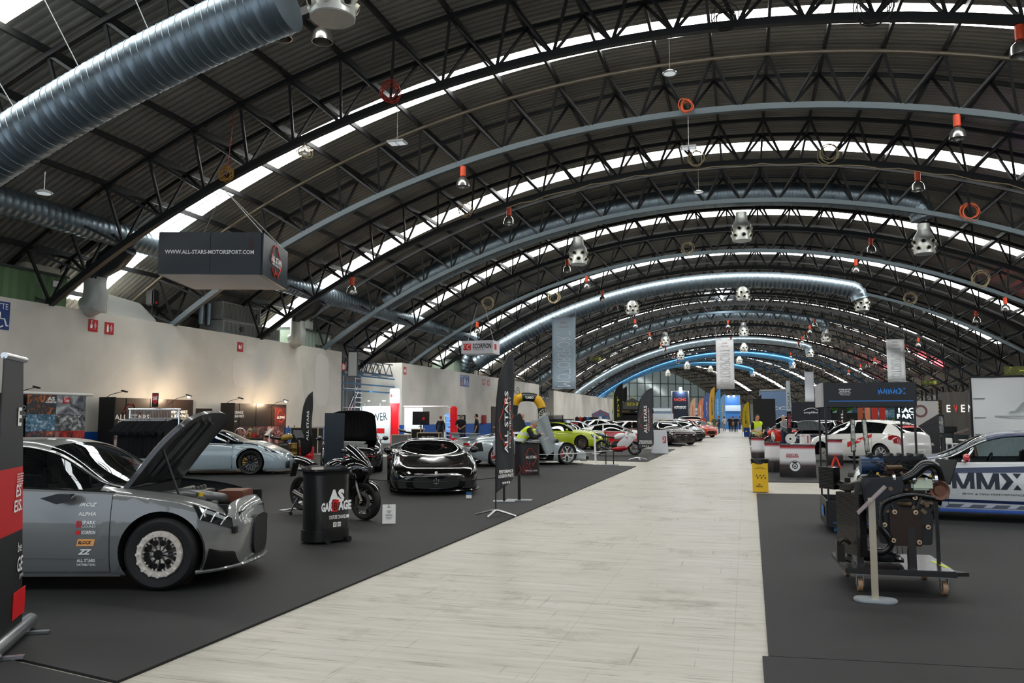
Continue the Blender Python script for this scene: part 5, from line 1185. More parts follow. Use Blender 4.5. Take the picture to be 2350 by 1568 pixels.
# ---- safety signs on the white wall
def wall_sign(y, z, w_, h_, col, label, kind, x=XW+.012):
    t = thing('wall_sign', label, 'sign', (x, y, z), pi/2); b = MB(); b.box((0, 0, 0), (w_, .015, h_)); b.build('plate', mat('sign_'+col, col, .4), t)
    W_ = WPRINT; b = MB(); f = -.014
    if kind == 'hand':
        b.box((-w_*.22, f, -.08*h_), (w_*.2, .006, h_*.3)); b.box((-w_*.2, f, h_*.2), (w_*.07, .006, h_*.3)); b.box((-w_*.2, f, h_*.38), (w_*.16, .006, h_*.06))
    if kind in ('bottle',): b.box((-w_*.2, f, -.08*h_), (w_*.2, .006, h_*.5)); b.box((-w_*.2, f, h_*.24), (w_*.1, .006, h_*.16)); b.beam((-w_*.2, f, h_*.3), (-w_*.34, f, h_*.22), w_*.05, .006)
    if kind == 'hose': b.box((-w_*.18, f, 0), (w_*.26, .006, h_*.4)); b.box((-w_*.02, f, -.1*h_), (w_*.1, .006, h_*.3))
    if kind in ('hand', 'bottle', 'hose'):
        for q in range(3): b.tube([(w_*(.14+.05*q)+w_*.05*sin(a*3), f, h_*(-.3+.1*q+.22*a)) for a in (0, .5, 1, 1.5, 2)], w_*.022, 4)
    if kind == 'exit': b.box((0, f, 0), (w_*.3, .006, h_*.5)); b.box((-w_*.1, f, -h_*.3), (w_*.1, .006, h_*.2))
    if kind in ('hand', 'bottle', 'hose', 'exit'): b.build('pictogram', W_, t)
    return t
wall_sign(23.1, 4.78, .42, .42, 'b81a20', 'red fire alarm sign with a hand, leftmost on the white wall', 'hand'); wall_sign(23.85, 4.76, .42, .42, 'b81a20', 'red fire extinguisher sign beside the hand sign', 'bottle')
wall_sign(31.7, 4.75, .42, .42, 'b81a20', 'red fire hose sign near the pale filler patch', 'hose'); wall_sign(67.2, 4.66, .7, .5, 'b9453f', 'faded red fire sign, left of a pair on the second wall', 'hand'); wall_sign(68.6, 4.64, .7, .5, 'b9453f', 'faded red fire sign, right of a pair on the second wall', 'bottle')
wall_sign(50.15, 4.7, .45, .5, 'b9352f', 'red fire sign at the left end of the second wall', 'hose')
t = wall_sign(19.2, 4.7, 1.1, .85, '14397c', 'blue toilet sign cut off at the left edge', 'wc'); lettering('TOILETTE', .95, .18, T(0, -.01, .28), WPRINT, t); b = MB(); b.tube([(.2, -.012, .1), (.2, -.012, -.1), (.36, -.012, -.1), (.44, -.012, -.3), (.5, -.012, -.3)], .03, 5); b.tube([(.2+.16*cos(a), -.012, -.2+.16*sin(a)) for a in [RD(120+q*18) for q in range(12)]], .025, 5); b.build('pictogram', WPRINT, t)
t = wall_sign(62.2, 4.55, 2.1, .9, '1c4a94', 'blue toilet sign with an orange woman figure on the second wall', 'wc'); lettering('ASEOS - WC - TOILETTES', 1.8, .14, T(0, -.01, .34), WPRINT, t)
b = MB(); b.sphere((-.65, -.015, .12), .08, 8, (1, .2, 1)); b.prism([(-.65, .05), (-.5, -.38), (-.8, -.38)], -.02, -.01); b.build('woman_figure', mat('fig_orange', 'd08a3a', .5), t)
b = MB(); b.sphere((0, -.015, .14), .08, 8, (1, .2, 1)); b.box((0, -.015, -.12), (.2, .01, .4)); b.tube([(.6, -.015, .1), (.6, -.015, -.1), (.75, -.015, -.1), (.85, -.015, -.3)], .03, 5); b.tube([(.62+.17*cos(a), -.015, -.2+.17*sin(a)) for a in [RD(120+q*18) for q in range(12)]], .025, 5); b.build('pictogram', WPRINT, t)
# wall-end sign and gantry over the first opening
t = thing('projecting_sign', 'red fire sign sticking out from the end of the front wall', 'sign', (XW-.03, 41.6, 4.45), pi/2); b = MB(); b.box((0, 0, 0), (.55, .03, .42)); b.build('plate', mat('sign_b81a20', 'b81a20', .4), t); b = MB(); b.box((-.08, -.02, 0), (.16, .01, .3)); b.box((.12, -.02, 0), (.1, .01, .25)); b.build('pictogram', WPRINT, t)
t = thing('narrow_light_box', 'narrow white hanging light box in front of the dark opening', 'light box', tuple(AY(810, 834, 42.5)), RD(18))
b = MB(); b.box((0, 0, 0), (.55, .2, 1.5)); b.build('frame', BLK, t); b = MB(); b.box((0, -.105, -.05), (.48, .01, 1.35)); b.build('face', mat('pale_face', 'b6bcbb', .4), t)
b = MB(); b.cyl((0, 0, .75), (0, 0, 3.2), .02, n=6); b.build('cable', mat('cable_blue', '2a5f8c', .5), t)
def gantry(y0, y1, z, lab):
    t = thing('lattice_gangway', lab, 'gangway', (XW-.6, (y0+y1)/2, z)); L_ = (y1-y0)/2; n = 8
    b = MB()
    for x_ in (0, -.8):
        for zz in (0, .7): b.beam((x_, -L_, zz), (x_, L_, zz), .06)
        for q in range(n):
            a = -L_+2*L_*q/n; c = -L_+2*L_*(q+1)/n; m_ = (a+c)/2; b.beam((x_, a, 0), (x_, m_, .7), .04); b.beam((x_, m_, .7), (x_, c, 0), .04)
    b.build('lattice', mat('gantry_dark', '25313a', .5), t, fix=False)
    b = MB(); b.box((-.4, 0, -.05), (.9, 2*L_, .05)); b.build('deck', mat('gantry_blue', '2c5f86', .5), t)
    for q in range(3):
        b = MB(); b.box((.1, -L_*.6+q*L_*.6, -.15), (.12, 1.1, .12)); b.build('tube_light', mat('dead_tube', 'a8a79f', .5), t)
gantry(41.5, 49.5, 4.35, 'lattice gangway bridging the dark opening between the walls'); gantry(87.2, 93.8, 4.0, 'lattice gangway bridging the second opening')
b = MB()
for z in (3.2, 3.6, 4.1): b.beam((-22.1, 41.4, z), (-22.1, 49.6, z), .08)
tag(b.build('pipe_rack', mat('gantry_blue', '2c5f86', .5)), 'blue pipes running across the dark opening under the gangway', 'pipe')
# stair tower made of ladders and braces
t = thing('scaffold_tower', 'aluminium scaffold tower with stairs in the dark opening', 'scaffold', (-22.6, 43.6, 0)); b = MB()
for x_ in (-.5, .5):
    for y_ in (-1.1, 1.3): b.cyl((x_, y_, 0), (x_, y_, 4.0), .03, n=8)
for z in [i*.28 for i in range(15)]: b.cyl((.5, .4, z), (.5, 1.3, z), .02, n=6)
b.cyl((.5, .4, 0), (.5, .4, 4.0), .03, n=8)
for z in (1.0, 2.2, 3.3): b.cyl((.5, -1.1, z), (.5, 1.3, z), .025, n=6)
b.build('frame', ALU, t, smooth=True); b = MB(); b.beam((.45, -1.1, 1.2), (.45, .9, 3.6), .05); b.beam((.45, -1.1, .8), (.45, .9, 3.2), .05); b.beam((.45, 1.1, .2), (.45, -1.0, 1.2), .04); b.build('stair', ALU, t)
# steel lattice columns along the right side
COLM = mat('column_steel', '2c2d30', .5)
ct = None
for q, s in enumerate([27.3+6.03*k for k in range(0, 22)]):
    lab = 'steel lattice column at the right side, %s from the camera' % (ORD[q] if q < 20 else 'one of the last')
    p = hall(s, 21.9, 0); h = axis(s)[2]
    if ct is None:
        t = ct = thing('lattice_column', lab, 'column', p, h, 'lattice columns on the right'); b = MB(); Hc = 5.2
        for x_ in (-.35, .35):
            for y_ in (-.3, .3): b.beam((x_, y_, 0), (x_, y_, Hc), .09)
        for k in range(7):
            z0, z1 = Hc*k/7, Hc*(k+1)/7; e = 1 if k % 2 else -1
            for y_ in (-.3, .3): b.beam((-.35*e, y_, z0), (.35*e, y_, z1), .05)
            for x_ in (-.35, .35): b.beam((x_, -.3*e, z0), (x_, .3*e, z1), .05)
        b.build('lattice', COLM, t, fix=False)
    else: dup(ct, p, h, lab, 'lattice columns on the right')
# longitudinal lattice beam on the right
b = MB(); S_ = [24+3*k for k in range(50)]
for z in (4.3, 5.1): 
    for k in range(len(S_)-1): b.beam(hall(S_[k], 21.6, z), hall(S_[k+1], 21.6, z), .1)
for k in range(len(S_)-1): b.beam(hall(S_[k], 21.6, 4.3), hall(S_[k]+1.5, 21.6, 5.1), .06); b.beam(hall(S_[k]+1.5, 21.6, 5.1), hall(S_[k+1], 21.6, 4.3), .06)
struct(b.build('trim_41', COLM, fix=False))
# coloured stage lights that tint the right side of the roof
for s, u, col, pw in ((52, 19.5, (1, .12, .18), 260), (95, 19, (1, .15, .2), 420), (30, 15.5, (.5, .1, .9), 70), (118, 17, (1, .15, .22), 420)):
    p = hall(s, u, 5.4); t = thing('stage_light', {52: 'red stage light clamped high at the right side', 95: 'red stage light far down the right side', 30: 'violet stage light high at the right edge', 118: 'red stage light near the hall bend'}[s], 'stage light', p)
    b = MB(); b.cyl((0, 0, 0), (0, 0, .28), .1, .13, n=14); b.build('housing', BLK, t, smooth=True); b = MB(); b.cyl((0, 0, .285), (0, 0, .29), .11, n=14); b.build('lens', mat('stage_%d' % s, 'ffffff', .5, emit=col, estr=8), t); b = MB(); b.beam((-.13, 0, 0), (-.13, 0, .2), .02); b.beam((.13, 0, 0), (.13, 0, .2), .02); b.beam((-.13, 0, 0), (.13, 0, 0), .02); b.build('yoke', BLK, t)
    lamp('SPOT', (p.x, p.y, p.z+.35), pw*4, col, .1, rot=(pi-RD(8), 0, 0), spot=RD(115))
# ================================================================ STANDS, COUNTERS, FLAGS, BIKES ON THE LEFT
def hull(mb, secs, n=16, p=2.5, cy=0.):
    """loft of superellipse sections: (x, zlo, zhi, halfwidth)"""
    rows = []
    for (x, z0, z1, w) in secs:
        r = []
        for k in range(n+1):
            a = 2*pi*k/n; c_, s_ = cos(a), sin(a); r.append((x, cy+w*math.copysign(abs(c_)**(2/p), c_), (z0+z1)/2+(z1-z0)/2*math.copysign(abs(s_)**(2/p), s_)))
        rows.append(r)
    mb.grid(rows); o = len(mb.v)
    for i in (0, len(rows)-1): mb.add(rows[i][:-1], [tuple(range(n))])
    return mb
def post_round(mb, cx, cy, L_, r, z0, z1, n=12, flare=0):
    """capsule-shaped column: long axis x"""
    pts = []
    for k in range(n+1): a = -pi/2+pi*k/n; pts.append((cx+(L_/2-r)+r*cos(a), cy+r*sin(a)))
    for k in range(n+1): a = pi/2+pi*k/n; pts.append((cx-(L_/2-r)+r*cos(a), cy+r*sin(a)))
    return mb.prism(pts, z0, z1, 'XY')
# ---- roll-up banner cut by the left edge
t = thing('roll_up_banner', 'dark roll-up banner with a red band cut off by the left edge', 'banner', (-5.29, 5.15, .006), atan2(.55, -.35)+pi)
t.rotation_euler = (0, 0, atan2(-.55, .35)); W_ = .95
lean = RD(-3.2)
b = MB(); b.lathe([(.0, 0), (.055, 0), (.055, W_+.1), (0, W_+.1)], 16, 'X', c=(-.08, 0, .06)); b.build('cassette', ALU, t, smooth=True)
b = MB(); b.box((.12, .0, .012), (.05, .36, .02)); b.box((.8, 0, .012), (.05, .36, .02)); b.build('foot', ALU, t)
frm = MB(); ML = RY(-lean)
zb = [.08, .80, 1.26, 2.0]
for (z0, z1, mm_) in ((.08, .80, mat('banner_black', '121416', .5)), (.80, 1.26, mat('banner_red', 'c00d14', .5)), (1.26, 2.02, mat('banner_charcoal', '26282c', .5))):
    b = MB(); s0, s1 = (.06 if z0 > 1 else 0), (.05 if z1 < 1 else 0)
    b.prism([(.15+.175*z0, z0), (W_, z0), (W_, z1), (.15+.175*z1, z1)], -.004, .004); b.build('print', mm_, t)
b = MB(); b.cyl((.45, 0, 2.03), (W_, 0, 2.03), .022); b.build('top_rail', ALU, t)
for txt, x0, w_, z0, h_, m_ in (('E', .085, .09, 1.62, .13, WPRINT), ('EIS.', 0.10, .2, .985, .085, WPRINT), ('ES', .10, .12, 1.09, .085, WPRINT), ('mentivel\nous nom\nlogistica\neiniciada\nerrados.', .08, .16, 1.175, .085, WPRINT), ('be', .09, .09, .68, .07, WPRINT), ('GE', .08, .13, .555, .11, WPRINT), ('gem.', .07, .1, .46, .035, WPRINT)):
    o = lettering(txt, w_, h_, T(x0+.15+.175*z0, -.006, z0), m_, t, .004, .02 if h_ > .08 else 0)
b = MB(); b.box((.30, -.008, .27), (.30, .004, .19)); b.build('red_badge', REDP, t, bevel=.0)
# face towards the walkway: turn the print round so that the right edge is nearest the car
t.rotation_euler = (0, 0, atan2(-.55, .35)+pi); t.location = (-5.29, 5.15, .006)
for ch in [c for c in COL.objects if c.parent == t]:
    for v in ch.data.vertices: v.co.x = -v.co.x if ch.name.split('.')[0] != 'lettering' else v.co.x
    if ch.name.split('.')[0] == 'lettering':
        cx = sum(v.co.x for v in ch.data.vertices)/len(ch.data.vertices)
        for v in ch.data.vertices: v.co.x -= 2*cx
    else:
        ch.data.flip_normals()
# ---- black oval promo counter with wheels
ps_ = RD(62)
t = thing('promo_counter', 'black oval promo counter on small wheels with white and red logo', 'counter', (-5.33, 9.83, .006), ps_)
CB = mat('counter_black', '151515', .3, coat=.3)
b = MB(); post_round(b, 0, 0, .62, .21, .16, .9); b.build('body', CB, t, smooth=True)
b = MB(); post_round(b, 0, 0, .655, .225, .03, .17); b.build('base', CB, t, smooth=True)
b = MB(); post_round(b, 0, 0, .78, .27, .925, .95, 16); b.build('top', mat('counter_top', '1a1a1b', .12, coat=1), t, smooth=True)
b = MB(); post_round(b, 0, 0, .64, .218, .87, .925); b.build('collar', MATTE, t, smooth=True)
for x_ in (-.12, .2):
    b = MB(); b.cyl((x_, -.255, .038), (x_, -.215, .038), .038, n=16); b.build('castor', RUB, t, smooth=True)
F = -.21
lettering('AS', .24, .17, T(.02, F, .60), WPRINT, t, .004, .06); lettering('GAR', .17, .115, T(-.125, F, .465), WPRINT, t, .004, .05); lettering('AGE', .2, .125, T(.15, F, .475), WPRINT, t, .004, .05)
b = MB(); b.prism([(-.045, .40), (.035, .40), (.055, .545), (.0, .56), (-.04, .53)], F-.006, F-.002); b.build('red_letter_block', REDP, t)
lettering('B', .055, .10, T(.005, F-.006, .47), mat('dark_letter', '3a0608', .5), t, .003, .02)
lettering('YOUTUBE CHANNEL', .26, .05, T(.04, F, .33), WPRINT, t, .004, .02)
b = MB(); b.box((.0, F-.004, .235), (.05, .004, .06)); b.box((.065, F-.004, .235), (.05, .004, .06)); b.box((.195, F-.004, .33), (.04, .004, .04)); b.build('icon_tile', WPRINT, t)
lettering('f', .02, .045, T(0, F-.006, .235), CB, t, .003, .02); b = MB(); b.tube([(.065+.013*cos(a), F-.008, .235+.013*sin(a)) for a in [k*pi/6 for k in range(12)]], .003, 4, closed=True); b.build('icon_ring', CB, t)
# ---- motorbikes
def bike(loc, rz, label, kind='sport', c1=None, c2=None, c3=None, stand=False, wb=1.4):
    t = thing('motorcycle', label, 'motorcycle', loc, rz, None); xf, xr = wb/2, -wb/2; R_ = .3; BP = c1; zs = .06 if stand else 0
    RIM_ = mat('bike_rim', '141415', .3, metal=.4, coat=.5); D = mat('bike_frame', '18191a', .4, metal=.3)
    for x_, w_, nm in ((xf, .06, 'front'), (xr, .09, 'rear')):
        zz = R_+(zs if nm == 'rear' else 0)
        b = MB(); b.lathe([(.215, -w_*.8), (.26, -w_), (.288, -w_*.75), (.3, 0), (.288, w_*.75), (.26, w_), (.215, w_*.8), (.215, -w_*.8)], 36, 'Y'); w = b.build('wheel', RUB, t, smooth=True); w.location = (x_, 0, zz)
        b = MB(); b.lathe([(.22, -w_*.75), (.2, -w_*.6), (.2, w_*.6), (.22, w_*.75)], 32, 'Y')
        for k in range(5):
            a = 2*pi*k/5
            for dd in (-.12, .12): b.beam((.03*cos(a), 0, .03*sin(a)), (.205*cos(a+dd), 0, .205*sin(a+dd)), .022, .02, up=(0, 1, 0))
        b.cyl((0, -w_*.9, 0), (0, w_*.9, 0), .035); b.build('rim', RIM_, w, smooth=True)
        b = MB()
        for sd in ((-1, 1) if nm == 'front' else (-1,)): b.lathe([(.09, sd*.062), (.155 if nm == 'front' else .11, sd*.062), (.155 if nm == 'front' else .11, sd*.067), (.09, sd*.067), (.09, sd*.062)], 28, 'Y')
        b.build('brake_disc', mat('bike_disc', '8b8a86', .3, metal=.9), w, smooth=True)
    for sd in (-1, 1):
        b = MB(); b.cyl((xf, sd*.095, R_), (xf-.16, sd*.095, R_+.36), .028, n=12); b.cyl((xf-.14, sd*.095, R_+.32), (xf-.24, sd*.095, R_+.58), .024, n=12); b.build('fork_leg', mat('fork_alloy', '7d7a74', .25, metal=.9), t, smooth=True)
        b = MB(); b.box((xf-.1, sd*.085, R_+.0), (.06, .04, .13)); b.build('brake_caliper', mat('caliper_gold', '5d5340', .4, metal=.6), t, bevel=.008)
    b = MB(); b.lathe([(.315, -.06), (.325, 0), (.315, .06)], 14, 'Y', c=(xf, 0, R_), a0=RD(35), a1=RD(150)); b.build('mudguard', c2 or BP, t, smooth=True)
    b = MB(); b.beam((xr, -.1, R_+zs), (xr+.55, -.09, R_+.12), .05, .07); b.beam((xr, .1, R_+zs), (xr+.55, .09, R_+.12), .05, .07); b.build('swingarm', D, t, bevel=.01)
    b = MB(); hull(b, [(-.28, .3, .55, .14), (-.1, .22, .62, .19), (.15, .2, .6, .2), (.3, .25, .5, .15)]); b.box((.05, 0, .2), (.3, .3, .1)); b.build('engine', mat('bike_engine', '2b2c2d', .4, metal=.6), t, smooth=True)
    b = MB(); b.tube([(.3, .08, .3), (.1, .13, .18), (-.2, .14, .17), (-.35, .17, .25)], .03, 8); b.tube([(-.35, -.17, .25), (-.5, -.2, .33), (-.85, -.22, .42)] if kind != 'sport' else [(-.3, -.16, .2), (-.5, -.2, .3), (-.72, -.2, .38)], [.035, .05, .055], 12); b.build('exhaust', mat('exhaust_metal', '6b6864', .3, metal=.9), t, smooth=True)
    b = MB(); hull(b, [(-.18, .70, .82, .08), (-.1, .66, .88, .15), (.05, .66, .95, .18), (.2, .70, .96, .17), (.3, .76, .92, .1)], 18); b.build('fuel_tank', BP, t, smooth=True)
    b = MB(); hull(b, [(-.6, .80, .84, .1), (-.45, .75, .82, .14), (-.25, .72, .80, .15), (-.12, .72, .80, .1)], 14); b.build('seat', mat('seat_leather', '0e0e0f', .6), t, smooth=True)
    b = MB(); hull(b, [(-1.0, .93, .96, .03), (-.85, .84, .97, .09), (-.62, .78, .92, .12), (-.5, .76, .86, .11)], 12, 2); b.build('tail', c3 or BP, t, smooth=True)
    b = MB(); b.beam((-.92, 0, .85), (-1.0, 0, .62), .12, .01); b.build('plate_bracket', BLK, t)
    if kind == 'sport':
        b = MB(); hull(b, [(.78, .72, .84, .04), (.72, .66, .92, .12), (.6, .60, 1.0, .19), (.42, .56, 1.02, .22), (.3, .6, .98, .2)], 18, 2.2); b.build('nose_fairing', BP, t, smooth=True)
        for sd in (-1, 1):
            b = MB(); b.grid([[(.66, sd*.13, .72), (.64, sd*.15, .62), (.58, sd*.16, .55)], [(.5, sd*.23, .9), (.5, sd*.25, .62), (.5, sd*.2, .42)], [(.3, sd*.24, .82), (.27, sd*.25, .55), (.3, sd*.20, .28)], [(.12, sd*.22, .66), (.06, sd*.23, .48), (.08, sd*.19, .3)], [(-.0, sd*.19, .55), (-.08, sd*.18, .42), (-.04, sd*.15, .32)]]); o = b.build('side_fairing', c2 or BP, t, smooth=True, fix=False); so = o.modifiers.new('s', 'SOLIDIFY'); so.thickness = .012
            su = o.modifiers.new('u', 'SUBSURF'); su.levels = 2; su.render_levels = 2
            b = MB(); b.patch = None; b.sphere((.7, sd*.085, .82), .05, 10, (1.2, .7, .5)); b.build('headlight', mat('bike_lamp', '9aa4a8', .1, metal=.5, coat=1), t, smooth=True)
            b = MB(); b.beam((.55, sd*.18, 1.0), (.6, sd*.33, 1.08), .015); b.sphere((.58, sd*.37, 1.09), .06, 10, (.5, 1.1, .6)); b.build('mirror', BLKG, t, smooth=True)
        b = MB(); rows = [[(.66-.0, .12*cos(a), .93+.03*sin(a)) for a in [pi*k/10 for k in range(11)]], [(.5, .16*cos(a), 1.0+.09*sin(a)) for a in [pi*k/10 for k in range(11)]], [(.34, .15*cos(a), 1.04+.14*sin(a)) for a in [pi*k/10 for k in range(11)]]]; b.grid(rows); b.build('windscreen', GLS, t, smooth=True, fix=False)
        b = MB(); b.tube([(.42, -.34, .90), (.44, -.2, .93), (.46, 0, .93), (.44, .2, .93), (.42, .34, .90)], .016, 8); b.build('handlebar', BLK, t, smooth=True)
    else:
        b = MB(); b.sphere((.5, 0, .9), .11, 14, (.7, 1, 1)); b.build('headlight', mat('bike_lamp', '9aa4a8', .1, metal=.5, coat=1), t, smooth=True)
        b = MB(); b.tube([(.22, -.4, 1.06), (.3, -.25, 1.1), (.36, 0, 1.04), (.3, .25, 1.1), (.22, .4, 1.06)], .015, 8); b.build('handlebar', BLK, t, smooth=True)
        for sd in (-1, 1): b = MB(); b.cyl((.28, sd*.33, 1.08), (.24, sd*.42, 1.24), .008, n=6); b.sphere((.24, sd*.44, 1.25), .06, 8, (.3, 1.1, .7)); b.build('mirror', BLK, t, smooth=True)
        b = MB(); b.beam((.34, 0, .95), (-.2, 0, .45), .06, .1); b.beam((-.1, 0, .68), (-.85, 0, .82), .06, .05); b.build('frame', D, t)
    if stand:
        s_ = thing('paddock_stand', 'bare metal paddock stand under the rear wheel of the black sport bike', 'paddock stand', loc, rz)
        b = MB(); b.tube([(xr+.05, -.16, R_+.03), (xr-.12, -.19, .05), (xr-.42, -.16, .05), (xr-.42, .16, .05), (xr-.12, .19, .05), (xr+.05, .16, R_+.03)], .016, 8); b.build('frame', ALU, s_, smooth=True)
        for sd in (-1, 1): b = MB(); b.cyl((xr-.1, sd*.19, .03), (xr-.1, sd*.22, .03), .03); b.build('wheel', RUB, s_)
    return t
BK = mat('bike_black', '050506', .12, coat=1)
bike((-6.48, 12.22, .006), RD(-18), 'black sport motorcycle half hidden behind the oval promo counter', 'sport', BK, BK, BK, True)
BW = mat('bike_white', 'd9dadb', .25, coat=1); BR_ = mat('bike_red', 'b3121c', .25, coat=1)
b1 = bike((-5.28, 35.3, .006), RD(6), 'red, white and black sport motorcycle beside the grey feather flag', 'sport', BW, BW, mat('bike_grey', '5c5f62', .3, coat=1), True)
b = MB(); hull(b, [(-.3, .2, .36, .1), (0, .16, .42, .26), (.3, .2, .5, .25), (.45, .3, .46, .1)]); b.box((.36, 0, .72), (.1, .5, .12)); b.build('belly_pan', BR_, b1, smooth=True)
b1n = [o for o in COL.objects if o.name.startswith('paddock_stand')][-1]; b1n['label'] = 'low dark paddock stand under the red and white motorcycle'
GOLD = mat('bike_gold', '8a7424', .25, coat=1)
bike((-18.3, 30.2, .006), RD(15), 'black and gold naked motorcycle in front of the dark printed wall', 'naked', GOLD, BK, BK)
bike((-18.2, 43.8, .006), RD(20), 'dark touring motorcycle with panniers near the white stand', 'naked', BK, BK, BK)
bike((1.85, 46.5, .006), RD(200), 'red sport motorcycle behind the brake disc counters', 'sport', mat('bike_bright_red', 'd42516', .3, coat=1), mat('bike_bright_red', 'd42516', .3, coat=1), None)
for y_ in (-.3, .3):
    pass
# ---- info card by the sport bike, card by the supercar
t = thing('info_card', 'white printed card standing on the carpet beside the motorcycle', 'card', (-5.28, 11.72, .006), RD(25))
b = MB(); b.at(RX(RD(-14))); b.box((0, 0, .145), (.2, .004, .29)); b.build('card', mat('card_white', 'd9d8d6', .5), t)
b = MB(); b.beam((0, .0, .2), (0, .13, 0), .01, .004); b.build('prop', WHT, t)
for z, w_ in ((.245, .07), (.2, .05), (.185, .09), (.165, .05), (.135, .12), (.12, .1), (.095, .1), (.07, .08)):
    b = MB().at(RX(RD(-14))); b.box((0, -.004, z), (w_, .002, .006)); b.build('print_line', mat('print_gold', '8e7a50', .5) if z > .2 else mat('grey_print', '777777', .5), t)
b = MB().at(RX(RD(-14))); b.tube([(-.0+.014*cos(a), -.005, .265+.014*sin(a)) for a in [RD(40+k*25) for k in range(12)]], .003, 4); b.build('logo_mark', mat('ink', '222222', .5), t)
t = thing('info_card', 'small blue and white card on the floor at the corner of the black supercar', 'card', (G(1076, 1146).x, G(1076, 1146).y, .006), RD(10)); b = MB(); b.box((0, 0, .045), (.11, .01, .07)); b.build('white_part', WHT, t); b = MB(); b.box((0, 0, .105), (.11, .01, .06)); b.build('blue_part', mat('card_blue', '1d5c8f', .4), t); b = MB(); b.box((0, .02, .005), (.13, .07, .01)); b.build('foot', CLR, t)
# ---- feather flags
def feather(loc, rz, label, h=2.75, w_=.58, col='23252b', foot=True, txt='ALL STARS', sub='MOTORSPORT', tc=None, ln=True, band=None, z0=.36, group=None, pole='111111', flip=False):
    t = thing('feather_flag', label, 'flag', loc, rz, group)
    top = [(0, z0), (0, h*.55), (w_*.05, h*.69), (w_*.16, h*.81), (w_*.36, h*.90), (w_*.62, h*.96), (w_*.97, h)]
    ft = mono([(z, x) for x, z in top]); n = 30; b = MB(); rows = []
    for i in range(n+1):
        z = lerp(z0, h, i/n); xl = ft(z) if z > h*.55 else 0; xr = w_*(.97+.02*sin(i*.3)); 
        zl = z; 
        if i == n: xl = w_*.95
        rows.append([(lerp(xl, xr, j/6), .012*sin(j*1.3+i*.4), z+(z0*.55*(j/6) if i < 4 else 0)*(1-i/4.)) for j in range(7)])
    b.grid(rows); o = b.build('cloth', mat('flag_'+col, col, .6, bump=.15, bscale=3), t, smooth=True, fix=False); so = o.modifiers.new('s', 'SOLIDIFY'); so.thickness = .003
    b = MB(); b.tube([(0, 0, .05), (0, 0, h*.4)]+[(x-.008, 0, z) for x, z in top[1:]], .012, 6); b.build('pole', mat('pole_'+pole, pole, .4), t, smooth=True)
    if foot:
        b = MB()
        for a in (10, 100, 190, 280): b.tube([(0, 0, .09), (.1*cos(RD(a)), .1*sin(RD(a)), .075), (.36*cos(RD(a)), .36*sin(RD(a)), .012)], [.02, .02, .016], 6)
        b.build('foot', ALU, t, smooth=True)
    M = T(w_*.52, -.02, h*.56) @ RY(-pi/2); tm = tc or WPRINT
    if txt: lettering(txt, h*.38, w_*.2, M @ T(0, 0, .02*w_), tm, t, .004, .015)
    if sub: lettering(sub, h*.32, w_*.07, T(w_*.70, -.02, h*.56) @ RY(-pi/2), tm, t, .004, .0)
    if ln:
        b = MB(); track(b, T(w_*.5, -.01, h*.56) @ RY(-pi/2), h*.36, w_*.85, .006); b.build('track_outline', TRK, t)
        lettering('PERFORMANCE\n& DESIGN PARTS', w_*.82, .13, T(w_*.48, -.02, h*.245), tm, t, .004, .02)
        b = MB()
        for q in range(4): b.cyl((w_*(.32+.11*q), -.02, h*.19), (w_*(.32+.11*q), -.026, h*.19), .02, n=10)
        b.build('icon', WPRINT, t)
    if band:
        b = MB(); b.box((w_*.04, -.006, h*.45), (w_*.1, .012, h*.75)); b.build('edge_band', band, t)
    return t
feather((-4.0, 13.12, .006), RD(74), 'near dark blue-black feather flag with white lettering at the walkway edge')
feather((-4.0, 31.75, .006), RD(12), 'grey-black feather flag next to the white pedestal', 2.75, .62, '34363b')
feather((-13.2, 22.7, .006), RD(78), 'slim black feather flag in front of the blue skirting, far left', 2.42, .5, '17181b', ln=False, sub=None)
YTX = mat('flag_yellow_print', 'd6cf1e', .5)
feather(tuple(AY(1407, 961, 66).xy)+(.006,), RD(20), 'black feather flag with yellow lettering, left one of the pair by the tent', 4.4, .85, '14150f', txt='SDT', sub=None, tc=YTX, ln=False, band=YTX)
feather(tuple(AY(1418, 961, 71).xy)+(.006,), RD(20), 'black feather flag with yellow lettering, right one of the pair by the tent', 4.3, .85, '16170f', txt='SDT', sub=None, tc=YTX, ln=False)
for px, y_, h_, col, lab, tx, tcol in ((1583, 105, 4.1, 'c9a58c', 'salmon feather flag, left of two near the black light tower', 'RACING', 'c9442a'), (1601, 105, 4.1, 'c97a5a', 'orange-red feather flag, right of two near the black light tower', 'RACING', 'f2e9dc'), (1615, 100, 4.6, '4b62a8', 'violet-blue feather flag, far down the left side of the walkway', 'ALPINE', 'c9d4f2'), (1627, 98, 5.2, 'e0a93c', 'tall yellow-orange feather flag far down the walkway', 'MEGUIN', '2a3a6a'), (1640, 98, 5.0, '4f9ad8', 'tall sky-blue feather flag far down the walkway', 'MICHELIN', 'f5f8ff'), (1651, 100, 4.4, '7aa6cf', 'pale blue feather flag next to the sky-blue one', 'OIL', 'f0c040')):
    p = AY(px, 961, y_); feather((p.x, p.y, .006), RD(15), lab, h_, .75, col, txt=tx, sub=None, tc=mat('fl_'+tcol, tcol, .5), ln=False)
p = G(1714, 1003); feather((p.x-.35, p.y+1, .006), RD(5), 'yellow feather flag with dark lettering at the right edge of the walkway', 2.95, .6, 'e3c61e', txt='MOTUL', sub=None, tc=mat('fl_ink', '1d2b4f', .5), ln=False, foot=False)
feather((p.x+.75, p.y+4.0, .006), RD(5), 'black feather flag with blue lettering leaning by the black panel', 3.6, .6, '20242c', txt='SUPER', sub=None, tc=mat('fl_2f6fc0', '2f6fc0', .5), ln=False, foot=False)
